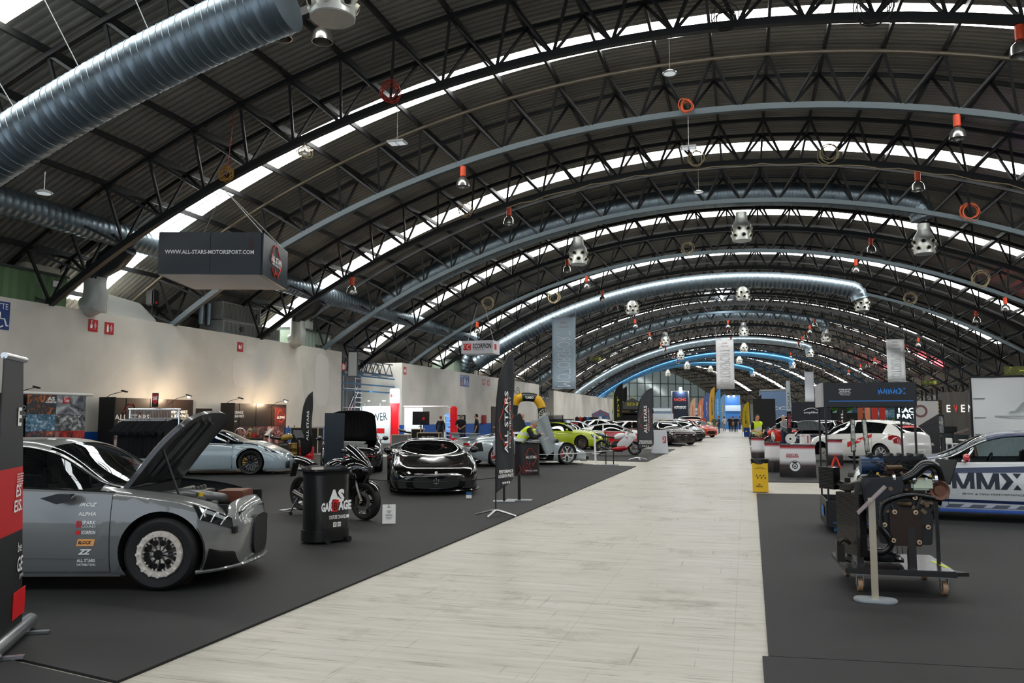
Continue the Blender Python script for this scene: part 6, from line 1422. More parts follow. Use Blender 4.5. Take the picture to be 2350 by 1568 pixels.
t = thing('blue_bin', 'blue square bin under the yellow feather flag', 'bin', (p.x, p.y+.3, .006)); b = MB(); b.prism([(-.22, 0), (.22, 0), (.26, .72), (-.26, .72)], -.2, .2); b.build('body', mat('bin_blue', '1547a3', .4), t); b = MB(); b.box((0, 0, .74), (.54, .44, .05)); b.build('lid', mat('bin_lid_blue', '0f377f', .4), t); b = MB(); b.box((-.04, -.215, .45), (.14, .01, .1)); b.build('sticker', YEL, t)
# ---- black printed walls of the merchandise stand along the white wall
def photo(name, cols, scale=3., seed=0.):
    m = bpy.data.materials.new(name); m.use_nodes = True; nt = m.node_tree; b_ = nt.nodes['Principled BSDF']; N = nt.nodes.new; L = nt.links.new
    tc = N('ShaderNodeTexCoord'); mp = N('ShaderNodeMapping'); mp.inputs['Location'].default_value = (seed, seed*2, seed); L(tc.outputs['Object'], mp.inputs[0])
    n = N('ShaderNodeTexNoise'); n.inputs['Scale'].default_value = scale; n.inputs['Detail'].default_value = 7; n.inputs['Distortion'].default_value = 1.6; L(mp.outputs[0], n.inputs[0])
    r = N('ShaderNodeValToRGB'); r.color_ramp.elements[0].position = .3; r.color_ramp.elements[1].position = .72
    r.color_ramp.elements[0].color = (*hexc(cols[0]), 1); r.color_ramp.elements[1].color = (*hexc(cols[-1]), 1)
    for k, c in enumerate(cols[1:-1]): e = r.color_ramp.elements.new(.3+.42*(k+1)/(len(cols)-1)); e.color = (*hexc(c), 1)
    L(n.outputs[0], r.inputs[0]); L(r.outputs[0], b_.inputs['Base Color']); b_.inputs['Roughness'].default_value = .45; return m
PANB = mat('panel_print_brown', '2a201c', .35, nz=.25, nscale=1.2); PH1 = photo('photo_engine', ['0b090a', '2b1d22', '7a4b4a', 'c79a92'], 3.2, 2); PH2 = photo('photo_workshop', ['0b0d10', '2a3a48', 'b8552c', 'd7d3cc'], 2.6, 5); PH3 = photo('photo_parts', ['08090b', '1a2b3c', '516a7c'], 2.5, 9); PH4 = photo('photo_grey_car', ['22262b', '7c8288', 'c8cbcd'], 2.2, 13); PH5 = photo('photo_dark_engine', ['090a0c', '2a3138', 'a35a34'], 4., 17)
def booth(y0, y1, h_, label, parts):
    x = -20.95; t = thing('printed_wall', label, 'display wall', (x, (y0+y1)/2, .006), pi/2); L_ = y1-y0
    b = MB(); b.box((0, .03, h_/2), (L_, .06, h_)); b.build('panel', PANB, t)
    b = MB(); b.box((-L_/2+.0, -.3, h_/2), (.06, .62, h_)); b.build('side_wing', mat('panel_black', '131212', .5), t)
    for q in range(1, 4): b = MB(); b.box((-L_/2+L_*q/4, -.006, h_/2), (.012, .01, h_)); b.build('joint', BLK, t)
    return t, L_
t, L_ = booth(22.9, 27.75, 2.3, 'dark printed wall with a red track outline behind the shirt rack', 0)
b = MB(); b.box((0, -.008, .65), (L_-.1, .01, 1.3)); b.build('photo_print', photo('photo_pale', ['3a2c2c', 'b0a09c', 'e0d4cf'], 1.6, 3), t)
b = MB(); track(b, T(-.9, 0, 1.68), 1.15, .9, .012); b.build('track_outline', TRK, t); lettering('ALL STARS', 1.75, .2, T(-.9, -.01, 1.62), WPRINT, t, .005, .02); lettering('MOTORSPORT', 1.4, .08, T(-.9, -.01, 1.45), WPRINT, t)
lettering('PERFORMANCE\n& DESIGN PARTS', 1.0, .28, T(1.65, -.01, 1.75), WPRINT, t, .005, .03, align='L'); lettering('WWW.ALL-STARS-MOTORSPORT.COM', .98, .05, T(1.65, -.01, 1.56), WPRINT, t); 
b = MB()
for q in range(4): b.cyl((1.85+.1*q, -.01, 1.45), (1.85+.1*q, -.02, 1.45), .035, n=10)
b.build('icon', WPRINT, t)
t, L_ = booth(29.6, 34.6, 2.22, 'dark printed wall with engine photographs behind the naked motorcycle', 0)
b = MB(); b.box((.45, -.012, .6), (L_-1.3, .01, 1.2)); b.build('photo_print', PH1, t); b = MB(); b.box((1.95, -.01, 1.65), (.95, .01, .85)); b.build('red_print', mat('brown_red_print', '5a2620', .5), t)
lettering('PERFORMANCE\n& DESIGN PARTS', .95, .28, T(-1.4, -.01, 1.75), WPRINT, t, .005, .03, align='L'); lettering('ALL STARS', .7, .12, T(2.0, -.02, 1.62), WPRINT, t, .005, .03); b = MB(); track(b, T(2.0, -.01, 1.65), .8, .7, .01); b.build('track_outline', TRK, t)
b = MB()
for q in range(4): b.cyl((-1.8+.1*q, -.01, 1.45), (-1.8+.1*q, -.02, 1.45), .035, n=10)
b.build('icon', WPRINT, t)
t = thing('printed_wall', 'black printed wall behind the poster at the far left', 'display wall', (-21.2, 20.4, .006), pi/2)
b = MB(); b.box((0, 0, 1.17), (3.0, .06, 2.34)); b.build('panel', mat('panel_black', '131212', .5), t); lettering('PERFORMANCE\n& DESIGN PARTS', 1.5, .34, T(-.1, -.03, 1.82), WPRINT, t, .006, .03, align='L'); b = MB(); b.box((0, -.036, .75), (2.8, .01, 1.1)); b.build('photo_print', PH3, t)
lettering('WWW.ALL-STARS-MOTORSPORT.COM', 1.4, .05, T(-.1, -.03, 1.6), WPRINT, t)
t = thing('printed_wall', 'narrow brown printed board between the two dark walls', 'display wall', (-21.1, 28.65, .006), pi/2); b = MB(); b.box((0, 0, 1.0), (1.0, .05, 1.95)); b.build('panel', PANB, t); lettering('ALL STARS', .45, .07, T(-.15, -.03, 1.75), WPRINT, t, .005, .02)
# poster of photographs
t = thing('hanging_poster', 'poster of six car and engine photographs on a white top rail', 'poster', (-20.75, 20.85, .3), pi/2)
b = MB(); b.cyl((-1.25, 0, 2.06), (1.45, 0, 2.06), .045); b.build('top_rail', WHT, t, smooth=True)
for (x0, x1, z0, z1, m_) in ((-1.1, -.0, 1.42, 2.02, photo('p1', ['1c4a55', '2b2d33', 'e07a30'], 5, 1)), (0, 1.2, 1.42, 2.02, PH4), (-1.1, 0, .9, 1.42, photo('p2', ['101418', '4a7a96', 'd8dde0'], 5, 4)), (0, 1.2, .9, 1.42, photo('p3', ['17120f', '5a5f62', 'dcdddb'], 4, 6)), (-1.1, 0, .35, .9, PH2), (0, 1.2, .35, .9, photo('p5', ['1a1416', 'b52418', '8e7f78'], 2.5, 8)), (-1.1, 1.2, -.25, .35, mat('poster_white', 'cfd0d0', .5, nz=.1))):
    b = MB(); b.box(((x0+x1)/2, 0, (z0+z1)/2), (x1-x0-.01, .02, z1-z0-.01)); b.build('photograph', m_, t)
b = MB(); b.box((.38, -.014, 1.86), (.28, .01, .17)); b.build('red_tile', REDP, t); lettering('You', .2, .13, T(.12, -.012, 1.86), WPRINT, t, .004, .02); lettering('Tube', .22, .12, T(.38, -.02, 1.86), WPRINT, t, .004, .02); lettering('AS', .3, .12, T(-.22, -.012, 1.9), WPRINT, t, .004, .04); lettering('GARBAGE', .42, .07, T(-.22, -.012, 1.8), WPRINT, t, .004, .03)
# lamps on arms above the walls
def armlamp(px, py, lit, label):
    p = AX(px, py, -20.3 if px > 100 else -20.6); t = thing('arm_spotlight', label, 'spotlight', tuple(p)); b = MB(); b.tube([(-.6, -.35, -.35), (-.35, -.2, -.12), (0, 0, 0)], .012, 6); b.build('arm', BLK, t)
    b = MB(); b.box((.03, 0, 0), (.2, .12, .04), R=Matrix.Rotation(.3, 3, 'Y')); b.build('head', BLK, t)
    if lit:
        b = MB(); b.sphere((.02, 0, -.05), .05, 10); b.build('bulb', mat('warm_bulb', 'ffffff', .5, emit='ffe2b8', estr=160), t, smooth=True); lamp('POINT', (p.x+.1, p.y, p.z-.14), 70, (1, .72, .46), .06)
armlamp(432, 908, True, 'lit warm spotlight over the right end of the wall behind the shirts'); armlamp(655, 919, True, 'lit warm spotlight over the right end of the engine photo wall')
armlamp(82, 889, False, 'unlit arm spotlight above the poster at far left'); armlamp(284, 898, False, 'unlit arm spotlight above the track outline'); armlamp(551, 914, False, 'unlit arm spotlight above the engine photo wall')
# ---- shirt rack
t = thing('clothes_rack', 'chrome clothes rack behind the grey saloon', 'clothes rack', (-9.75, 11.9, .006), RD(16)); b = MB(); b.cyl((-.42, 0, 0), (-.42, 0, 1.75), .02); b.cyl((.42, 0, 0), (.42, 0, 1.75), .02); b.cyl((-.45, 0, 1.75), (.45, 0, 1.75), .02); b.beam((-.42, -.3, .02), (-.42, .3, .02), .04); b.beam((.42, -.3, .02), (.42, .3, .02), .04); b.build('frame', CHR, t, smooth=True)
SHM = mat('shirt_black', '0c0d10', .9, bump=.3, nscale=14)
sh0 = None
for k in range(30):
    x = -.38+.76*k/29; ang = RD(random.uniform(48, 68)); P_ = T(-9.75, 11.9, 0) @ RZ(RD(16)) @ Vector((x, 0, 1.73)); 
    if sh0 is None:
        s_ = sh0 = thing('shirt', 'black T-shirt on the clothes rack behind the grey saloon', 'shirt', P_, ang, 'black T-shirts hanging on the rack'); b = MB()
        o_ = [(-.07, -.13), (-.2, -.19), (-.36, -.34), (-.3, -.42), (-.22, -.34), (-.23, -.8), (.23, -.8), (.22, -.34), (.3, -.42), (.36, -.34), (.2, -.19), (.07, -.13), (0, -.16)]; b.prism(o_, -.009, .009); b.build('cloth', SHM, s_, bevel=.004)
        b = MB(); b.tube([(0, 0, .0), (.02, 0, .03), (.0, 0, .05), (-.02, 0, .03)], .004, 5); b.beam((0, 0, 0), (0, 0, -.13), .006); b.beam((-.18, 0, -.17), (0, 0, -.12), .012); b.beam((.18, 0, -.17), (0, 0, -.12), .012); b.build('hanger', ALU, s_)
    else: dup(sh0, P_, ang)
t = thing('price_sign', 'red shield price sign with 20€ above the shirt rack', 'sign', tuple(T(-9.8, 11.9, 0) @ RZ(RD(16)) @ Vector((0.02, .05, 1.76))), RD(16)); b = MB(); b.beam((0, 0, 0), (0, 0, .12), .01); b.build('stem', BLK, t); b = MB(); b.box((0, .005, .16), (.11, .004, .24)); b.build('backing', MATTE, t); b = MB(); b.prism([(-.05, .26), (.05, .26), (.05, .14), (.03, .1), (0, .08), (-.03, .1), (-.05, .14)], -.004, .0); b.build('shield', mat('shield_red', 'a5121c', .5), t); lettering('20€', .08, .07, T(0, -.006, .19), WPRINT, t, .004, .02)
# ---- dark screen totem
p = AY(768, 961, 19.3); t = thing('screen_totem', 'tall blue-black screen totem left of the black supercar', 'totem', (p.x, p.y, .006), RD(20)); b = MB(); b.box((0, 0, .98), (.5, .07, 1.5)); b.build('screen', mat('totem_screen', '0b1722', .3), t, bevel=.008); b = MB(); b.box((0, 0, .02), (.6, .45, .03)); b.box((0, 0, .12), (.5, .07, .2)); b.build('base', MATTE, t)
# ---- lecterns and barrier posts on the left
def lectern(loc, rz, label, h=1.0, board=(.42, .3), post='black_plastic', bc='55585c', twin=False):
    t = thing('info_lectern', label, 'lectern', loc, rz); b = MB(); 
    for x_ in ((-.14, .14) if twin else (0,)): b.box((x_, 0, h/2), (.045, .03, h))
    b.build('post', MATS[post], t); b = MB(); b.box((0, 0, .01), (.42, .26, .018)); b.build('base', mat('base_steel', '8f9396', .35, metal=.7), t, bevel=.004)
    b = MB(); b.box((0, -.02, h+.06), (board[0], .012, board[1]), R=Matrix.Rotation(RD(-38), 3, 'X')); b.build('board', mat('board_'+bc, bc, .3), t); return t
lectern((-4.5, 15.3, .006), RD(16), 'black-posted lectern with grey board half hidden by the near feather flag', .98, (.42, .32), bc='5c6066')
t = thing('barrier_post', 'short black barrier post right of the near feather flag', 'barrier post', (-4.28, 15.61, .006)); b = MB(); b.box((0, 0, .26), (.05, .05, .5)); b.build('post', BLK, t); b = MB(); b.box((0, 0, .01), (.5, .3, .018), rz=RD(10)); b.build('base', mat('base_steel', '8f9396', .35, metal=.7), t)
p = G(1400, 1068); t = thing('barrier_stand', 'black two-post barrier stand beside the nose of the silver supercar', 'barrier post', (p.x, p.y, .006), RD(12)); b = MB(); b.box((-.14, 0, .57), (.035, .03, 1.1)); b.box((.12, 0, .25), (.035, .03, .5)); b.build('post', BLK, t); b = MB(); b.box((0, 0, .01), (.58, .25, .018)); b.build('base', mat('base_steel', '8f9396', .35, metal=.7), t)
p = G(1367, 1067); t = thing('rope_post', 'slim white rope post at the nose of the silver supercar', 'rope post', (p.x, p.y, .006)); b = MB(); b.cyl((0, 0, .02), (-.03, 0, 1.0), .035, n=10); b.cyl((0, 0, 0), (0, 0, .03), .1, n=12); b.build('post', WHT, t, smooth=True)
b = MB(); a_ = Vector((p.x, p.y, .55)); c_ = Vector((G(1400, 1068).x+.1, G(1400, 1068).y, .5)); e_ = Vector((-8.6, 26.2, .5)); b.tube([e_.lerp(c_, q/12)-Vector((0, 0, .12*sin(pi*q/12))) for q in range(13)], .012, 5); tag(b.build('rope', mat('rope_white', 'cfcfca', .6)), 'thin white rope stretched along the silver supercar', 'rope')
b = MB(); a_ = Vector((-5.3, 15.4, .4)); c_ = Vector((-4.28, 15.61, .5)); b.tube([Vector((-7.4, 14.9, .42)).lerp(c_, q/12)-Vector((0, 0, .1*sin(pi*q/12))) for q in range(13)], .008, 5); tag(b.build('rope', mat('rope_black', '16130f', .6)), 'black cord in front of the black supercar', 'rope')
lectern((G(690, 1080).x, G(690, 1080).y-.2, .006), RD(60), 'dark lectern beside the slim black feather flag', 1.05, (.3, .3), bc='26282a')
lectern(tuple(AX(617, 1035, -17.6).xy)+(.006,), RD(-40), 'white-topped lectern in front of the engine photographs', 1.0, (.42, .34), post='white_plastic', bc='c9cacb')
# ---- printed promo counter with the steward
p = G(1204, 1091); t = thing('promo_counter', 'dark curved promo counter with red print where the steward leans', 'counter', (p.x, p.y+.25, .006), RD(30)); b = MB(); post_round(b, 0, 0, .72, .24, .0, .88); b.build('body', mat('counter_print', '241f22', .4), t, smooth=True); b = MB(); post_round(b, 0, 0, .8, .27, .88, .91); b.build('top', BLKG, t, smooth=True)
lettering('ALL STARS', .3, .08, T(.06, -.245, .5), WPRINT, t, .004, .02); lettering('WWW.ALL-STARS', .36, .04, T(.06, -.245, .12), WPRINT, t, .004); b = MB(); track(b, T(.06, -.24, .5), .42, .55, .006); b.build('track_outline', TRK, t)
b = MB()
for q in range(4): b.prism([(-.26+.09*q, .04), (-.2+.09*q, .16), (-.26+.09*q, .28), (-.3+.09*q, .28), (-.25+.09*q, .16), (-.3+.09*q, .04)], -.246, -.242)
b.build('red_chevron', mat('chevron_red', '6a1c1a', .5), t)
# ---- white pedestal
p = G(1513, 1042); t = thing('white_pedestal', 'white tapered pedestal with a small red print beside the feather flag', 'pedestal', (p.x, p.y+.25, .006), RD(14)); b = MB(); h_ = 1.04
b.add([(-.36, -.24, 0), (.36, -.24, 0), (.36, .24, 0), (-.36, .24, 0), (-.29, -.2, h_), (.29, -.2, h_), (.29, .2, h_), (-.29, .2, h_)], [(0, 1, 2, 3), (4, 5, 6, 7), (0, 1, 5, 4), (1, 2, 6, 5), (2, 3, 7, 6), (3, 0, 4, 7)]); b.build('body', mat('pedestal_white', 'c9ccd2', .35), t, bevel=.02); b = MB(); b.box((.18, -.225, .62), (.14, .01, .3)); b.build('red_print', photo('ph_red', ['5a1018', 'c0303a', 'e8d8d8'], 9, 2), t)
b = MB(); b.box((-.1, 0, h_+.07), (.3, .2, .12)); tag(b.build('acrylic_box', CLR, None), 'clear acrylic leaflet box on the white pedestal', 'box').location = (p.x, p.y+.25, .006)
# ---- exhibition stand in white and red, by the dark opening
YS = 47.
t = thing('stand_wall', 'white lit stand wall with the end of the word POWER', 'display wall', (-22.1+.6, 46.6, .006), RD(4)); b = MB(); b.box((-.5, 0, 1.15), (2.0, .15, 2.3)); b.build('panel', mat('stand_white', 'e6eef0', .4), t, bevel=.04); lettering('POWER', 1.55, .5, T(-.45, -.08, 1.62) @ RY(RD(-6)), mat('print_dark', '27323a', .4), t, .006, .01); b = MB(); b.box((-.1, -.08, .8), (.5, .01, .3)); b.build('red_print', REDP, t)
for x_ in (-1.2, -.2): b = MB(); b.tube([(x_, 0, 2.3), (x_+.1, -.2, 2.5), (x_+.4, -.45, 2.62)], .012, 5); b.box((x_+.45, -.5, 2.62), (.18, .08, .04)); b.build('arm_lamp', ALU, t)
lamp('AREA', (-21.7, 45.6, 2.7), 60, (.85, .97, 1), 1.2, rot=(RD(60), 0, 0))
t = thing('logo_tower', 'red stand tower with a white lit head and logo', 'display tower', (-20.85, 46.9, .006), RD(6)); b = MB(); b.box((0, 0, 1.25), (.56, .3, 2.5)); b.build('column', mat('tower_red', 'd2101c', .35, emit='d2101c', estr=.15), t, bevel=.03); b = MB(); b.box((0, 0, 2.95), (.56, .3, .9)); b.build('head', mat('tower_white', 'e9f0f2', .4, emit='e9f4f8', estr=.5), t, bevel=.05); lettering('SCORPION', .36, .14, T(.06, -.155, 2.95), BLK, t, .005, .02); b = MB(); b.box((-.18, -.155, 2.95), (.12, .01, .2)); b.build('logo_square', REDP, t)
t = thing('display_bay', 'white curtain bay with a thin red-edged arch frame', 'display frame', (-19.0, 47.6, .006), RD(4)); b = MB(); b.box((-.95, .3, 1.12), (1.2, .05, 2.2)); b.build('back_panel', mat('stand_white', 'e6eef0', .4), t); b = MB(); b.tube([(-1.5, 0, 2.3), (0, 0, 2.3), (1.35, 0, 2.3), (1.5, 0, 2.2), (1.5, 0, 1.6)], .035, 8); b.build('frame_tube', mat('frame_white_red', 'e8d9da', .4), t, smooth=True); b = MB(); b.box((1.75, 0, 1.15), (.42, .3, 2.3)); b.build('red_pillar', mat('tower_red', 'd2101c', .35), t, bevel=.08)
lamp('AREA', (-20.0, 46.4, 2.9), 70, (.88, .97, 1), .8, rot=(RD(50), 0, 0))
def easel(px0, px1, py0, py1, y_, m_, label, name='standing_screen', cat='screen', z0=None):
    a_ = AY(px0, py0, y_); c_ = AY(px1, py1, y_); z0 = c_.z if z0 is None else z0
    t = thing(name, label, cat, ((a_.x+c_.x)/2, y_, .006)); w_ = abs(c_.x-a_.x); b = MB(); b.box((0, 0, (a_.z+z0)/2), (w_, .06, a_.z-z0)); b.build('panel', m_, t, bevel=.005)
    if z0 > .1: b = MB(); b.box((0, .03, z0/2), (.07, .04, z0)); b.box((0, 0, .015), (w_*.8, .4, .03)); b.build('stand', BLK, t)
    return t
t = easel(947, 985, 945, 976, 44.5, mat('tv_dark', '11131c', .2), 'dark screen with a red emblem in front of the white stand'); b = MB(); b.cyl((.18, -.035, 1.55), (.18, -.04, 1.55), .09, n=16); b.build('emblem', REDP, t)
easel(1022, 1033, 950, 992, 50, mat('screen_blue', '4a7fc0', .3, emit='5a90d0', estr=.6), 'small lit blue screen beside the woman in black')
t = easel(1047, 1068, 953, 1012, 56, MATTE, 'tall black-framed mirror behind the man with his hands clasped', 'standing_mirror', 'mirror', .15); b = MB(); b.box((0, -.035, 1.0), (.5, .01, 1.45)); b.build('glass', mat('mirror_glass', '9a9c9a', .1, metal=.8), t)
def shelf(p, rz, w_, h_, n, label, col):
    t = thing('display_shelf', label, 'shelf', p, rz); b = MB()
    for x_ in (-w_/2, w_/2): b.box((x_, 0, h_/2), (.03, .3, h_))
    b.build('upright', col, t)
    for k in range(n): b = MB(); b.box((0, 0, .1+(h_-.15)*k/(n-1)), (w_, .34, .03)); b.build('shelf_board', col, t)
    return t
shelf((AY(1031, 961, 49).x+.1, 49, .006), 0, .75, 1.75, 5, 'white display shelf with small parts behind the woman in black', WHT)
for k in range(5):
    b = MB(); b.box((0, 0, .06), (.16+.03*k, .14, .1)); o = b.build('boxed_part', (REDP, BLK, mat('pack_grey', '6d7276', .5), BLK, REDP)[k], bevel=.01); o.location = (AY(1031, 961, 49).x-.15+.11*k, 49, .14+.4*(k % 4)); tag(o, ['small red boxed part on the lowest shelf board', 'small black boxed part on the second shelf board', 'grey boxed part on the third shelf board', 'black boxed part on the fourth shelf board', 'red boxed part lying beside the first, lowest board'][k], 'box')
def case(px, py, w_, d_, h_, y_, label, m_=None, txt=None):
    p = AY(px, py, y_); t = thing('flight_case', label, 'flight case', (p.x, y_, .006), RD(5)); b = MB(); b.box((0, 0, h_/2), (w_-.03, d_-.03, h_-.03)); b.build('body', m_ or MATTE, t); b = MB()
    for x_ in (-1, 1):
        for yy in (-1, 1): b.beam((x_*w_/2, yy*d_/2, 0), (x_*w_/2, yy*d_/2, h_), .035)
        b.beam((x_*w_/2, -d_/2, h_), (x_*w_/2, d_/2, h_), .035); b.beam((-w_/2, x_*d_/2, h_), (w_/2, x_*d_/2, h_), .035)
    b.build('edging', mat('case_edge', 'b9aa8e', .4, metal=.3), t)
    if txt: lettering(txt, w_*.6, .07, T(0, -d_/2, h_*.75), WPRINT, t)
    return t
case(986, 1000, 1.15, .6, .82, 40, 'large black flight case with pale edging behind the black supercar', txt='ALL STARS'); case(958, 1000, .5, .5, 1.0, 40.5, 'narrow flight case standing left of the large one'); case(921, 1000, .85, .5, .75, 38, 'grey board-fronted box behind the black supercar', mat('case_grey', '6f7276', .5))
case(705, 1000, 1.3, .6, 1.15, 33.5, 'black equipment case with white numbers in front of the blue skirting', MATTE, '8 1 0')
for k, (px, py, w_, h_, c_, lab) in enumerate(((676, 1035, .55, .62, 'drum', 'golden-brown drum left of the slim feather flag'), (697, 1022, .32, .5, 'red', 'red canister on the floor near the slim feather flag, left one'), (712, 1024, .3, .5, 'red', 'red canister on the floor near the slim feather flag, right one'), (664, 1035, .6, .55, 'tyre', 'stack of black tyres left of the golden drum'))):
    p = AY(px, py, 28.5); b = MB(); b.lathe([(0, 0), (w_/2, 0), (w_/2, h_*.3), (w_/2*1.03, h_*.33), (w_/2, h_*.36), (w_/2, h_*.66), (w_/2*1.03, h_*.69), (w_/2, h_*.72), (w_/2, h_), (0, h_)], 20); o = b.build('drum' if c_ == 'drum' else 'canister' if c_ == 'red' else 'tyre_stack', mat('drum_gold', '6b5528', .25, metal=.7) if c_ == 'drum' else REDC if c_ == 'red' else RUB, smooth=True); o.location = (p.x, 28.5, .006); tag(o, lab, 'drum' if c_ != 'tyre' else 'tyres')
t = thing('round_table', 'dark round table with parts in front of the engine photo wall', 'table', (-19.6, 29.6, .006)); b = MB(); b.cyl((0, 0, .72), (0, 0, .76), .55, n=24); b.build('top', MATTE, t); b = MB(); b.cyl((0, 0, 0), (0, 0, .72), .5, .52, n=24); b.build('skirt', mat('cloth_black', '0d0d0d', .9), t, smooth=True)
t = thing('acrylic_case', 'small clear case with red parts on the dark round table', 'display case', (-19.45, 29.7, .766)); b = MB(); b.box((0, 0, .2), (.36, .3, .4)); b.build('case', CLR, t); b = MB(); b.box((0, 0, .12), (.22, .2, .2)); b.build('part', REDP, t, bevel=.03)
t = thing('steel_ring', 'thin metal ring standing on the dark round table', 'wheel ring', (-19.9, 29.4, .766), RD(30)); b = MB(); b.tube([(.2*cos(a), 0, .22+.2*sin(a)) for a in [k*pi/12 for k in range(24)]], .015, 6, closed=True); b.build('ring', ALU, t, smooth=True)
# ---- inflatable arch
IA = mat('inflatable_dark', '2c322f', .4); IY = mat('inflatable_yellow', 'd9a51c', .4)
p = AY(1213, 961, 76); t = thing('inflatable_arch', 'yellow and dark inflatable arch against the white wall', 'inflatable arch', (p.x-.1, 76, .006), RD(12))
def ip(a, n=20): return None
path = [(-1.35, 0, 0), (-1.35, 0, 2.2), (-1.1, 0, 3.2), (-.5, 0, 3.55), (.6, 0, 3.5), (1.1, 0, 3.1), (1.4, 0, 2.2), (1.4, 0, 0)]
def ccat(P, m=8):
    P = [Vector(q) for q in P]; out = []
    for i in range(len(P)-1):
        a, b_, c_, d_ = P[max(i-1, 0)], P[i], P[i+1], P[min(i+2, len(P)-1)]
        for k in range(m): u = k/m; out.append(.5*((2*b_)+(-a+c_)*u+(2*a-5*b_+4*c_-d_)*u*u+(-a+3*b_-3*c_+d_)*u**3))
    return out+[P[-1]]
cp = ccat(path); n_ = len(cp)
for i0, i1, m_ in ((0, 12, IA), (12, 24, IY), (24, 34, IA), (34, 46, IY), (46, n_-1, IA)):
    b = MB(); b.tube(cp[i0:i1+1], .42, 16); b.build('tube_section', m_, t, smooth=True)
lettering('TURBO', .8, .22, T(.2, -.43, 3.5), WPRINT, t, .01, .02); lettering('AB', .9, .62, T(-1.2, .6, 4.2) , mat('grey_letters', '6d6a68', .5), t)
# ---- net frame, wheel display, lime car's box
t = easel(1255, 1291, 955, 1010, 42, mat('mesh_dark', '1c1c1e', .6, alpha=.55), 'black-framed mesh screen behind the lime green car', 'mesh_screen', 'screen', .2); b = MB()
w_ = abs(AY(1291, 1, 42).x-AY(1255, 1, 42).x)/2
b.tube([(-w_, 0, .2), (-w_, 0, 1.72), (w_, 0, 1.72), (w_, 0, .2)], .03, 6); b.build('frame', BLK, t)
p = AY(1250, 952, 45); t = thing('alloy_wheel', 'pale multi-spoke wheel displayed above the lime green car', 'wheel', (p.x, 45, 1.75), RD(0)); w = wheel(t, 0, 0, .36, .12, -1, '12', mat('rim_pale', 'c9c4b2', .35, metal=.3), .345, False); w.location = (0, 0, 0); b = MB(); b.cyl((0, 0.02, -1.74), (0, .02, 0), .03); b.box((0, 0, -1.73), (.5, .4, .02)); b.build('stand', BLK, t)
t = thing('wall_door', 'dark open doorway in the second white wall', 'door', (XW+.01, 70.3, 1.3), pi/2); b = MB(); b.box((0, 0, 0), (1.9, .05, 2.6)); b.build('leaf', mat('door_dark', '3a3230', .6), t)
t = thing('fire_box', 'red fire cabinet on the blue skirting of the second wall', 'fire cabinet', (XW+.15, 66.9, 1.45), pi/2); b = MB(); b.box((0, 0, 0), (.55, .25, .75)); b.build('cabinet', REDC, t, bevel=.02); b = MB(); b.box((.32, 0, 0), (.08, .2, .6)); b.build('door', mat('glass_grey', '8c9396', .3), t)
# ---- black pop-up tent with yellow lettering
p = AY(1446, 961, 68); t = thing('pop_up_tent', 'black pop-up tent with yellow lettering', 'tent', (p.x+.2, 68, .006), RD(10)); TB = mat('tent_black', '0f0f0d', .7)
b = MB(); b.add([(-1.6, -1.6, 2.25), (1.6, -1.6, 2.25), (1.6, 1.6, 2.25), (-1.6, 1.6, 2.25), (0, 0, 3.25)], [(0, 1, 4), (1, 2, 4), (2, 3, 4), (3, 0, 4)]); b.build('roof', TB, t, fix=False)
b = MB(); b.box((0, -1.6, 2.1), (3.2, .02, .35)); b.box((1.6, 0, 2.1), (.02, 3.2, .35)); b.box((-1.6, 0, 2.1), (.02, 3.2, .35)); b.build('valance', TB, t); b = MB(); b.box((0, -1.5, .95), (3.1, .02, 1.7)); b.box((0, 1.5, 1.1), (3.1, .02, 2.1)); b.build('side_wall', TB, t)
for x_ in (-1.55, 1.55): b = MB(); b.cyl((x_, -1.55, 0), (x_, -1.55, 2.25), .03); b.build('leg', ALU, t)
lettering('SDT', 1.7, .75, T(.35, -1.52, .95), YTX, t, .01, .05); M_ = T(0, -.95, 2.62) @ RX(RD(-58)); lettering('SDT', 1.2, .35, T(0, -1.0, 2.66) @ RX(RD(-32)), YTX, t, .03, .03, shear=.3); lettering('www.sdt.es', 1.1, .12, T(.7, -1.62, 2.1), WPRINT, t); lettering('PERFORMANCE', 1.0, .16, T(-.8, -1.62, 2.1), mat('fl_gold', 'b59a3a', .5), t)
b = MB(); b.cyl((0, 0, 3.2), (0, 0, 3.4), .08, .02, n=8); b.build('peak', YTX, t)
t = thing('goods_rack', 'rack of black bags and stickers by the white wall, left of the tent', 'rack', (AY(1352, 961, 66).x, 66, .006)); b = MB(); b.box((0, 0, .6), (2.6, .8, 1.2)); b.build('table', WHT, t)
for q in range(7): b = MB(); b.sphere((-1.0+.32*q, -.1*(q % 2), 1.45), .26, 8, (.7, .7, 1)); b.build('bag', (BLK, REDC, BLK, MBLU, BLK, BLK, WHT)[q], t, smooth=True)
t = thing('sticker_arch', 'curved rack of blue and pink stickers left of the tent', 'rack', (AY(1378, 961, 66.5).x, 66.5, .006)); b = MB(); b.prism([(-.8, 1.0), (-.7, 1.9), (0, 2.25), (.7, 1.95), (.9, 1.0)], -.05, .05); b.build('board', photo('ph_sticker', ['1b4f96', '35a0c8', 'd0405a', 'e8d040'], 3, 3), t); b = MB(); b.box((0, 0, .5), (.1, .1, 1.0)); b.build('leg', ALU, t)
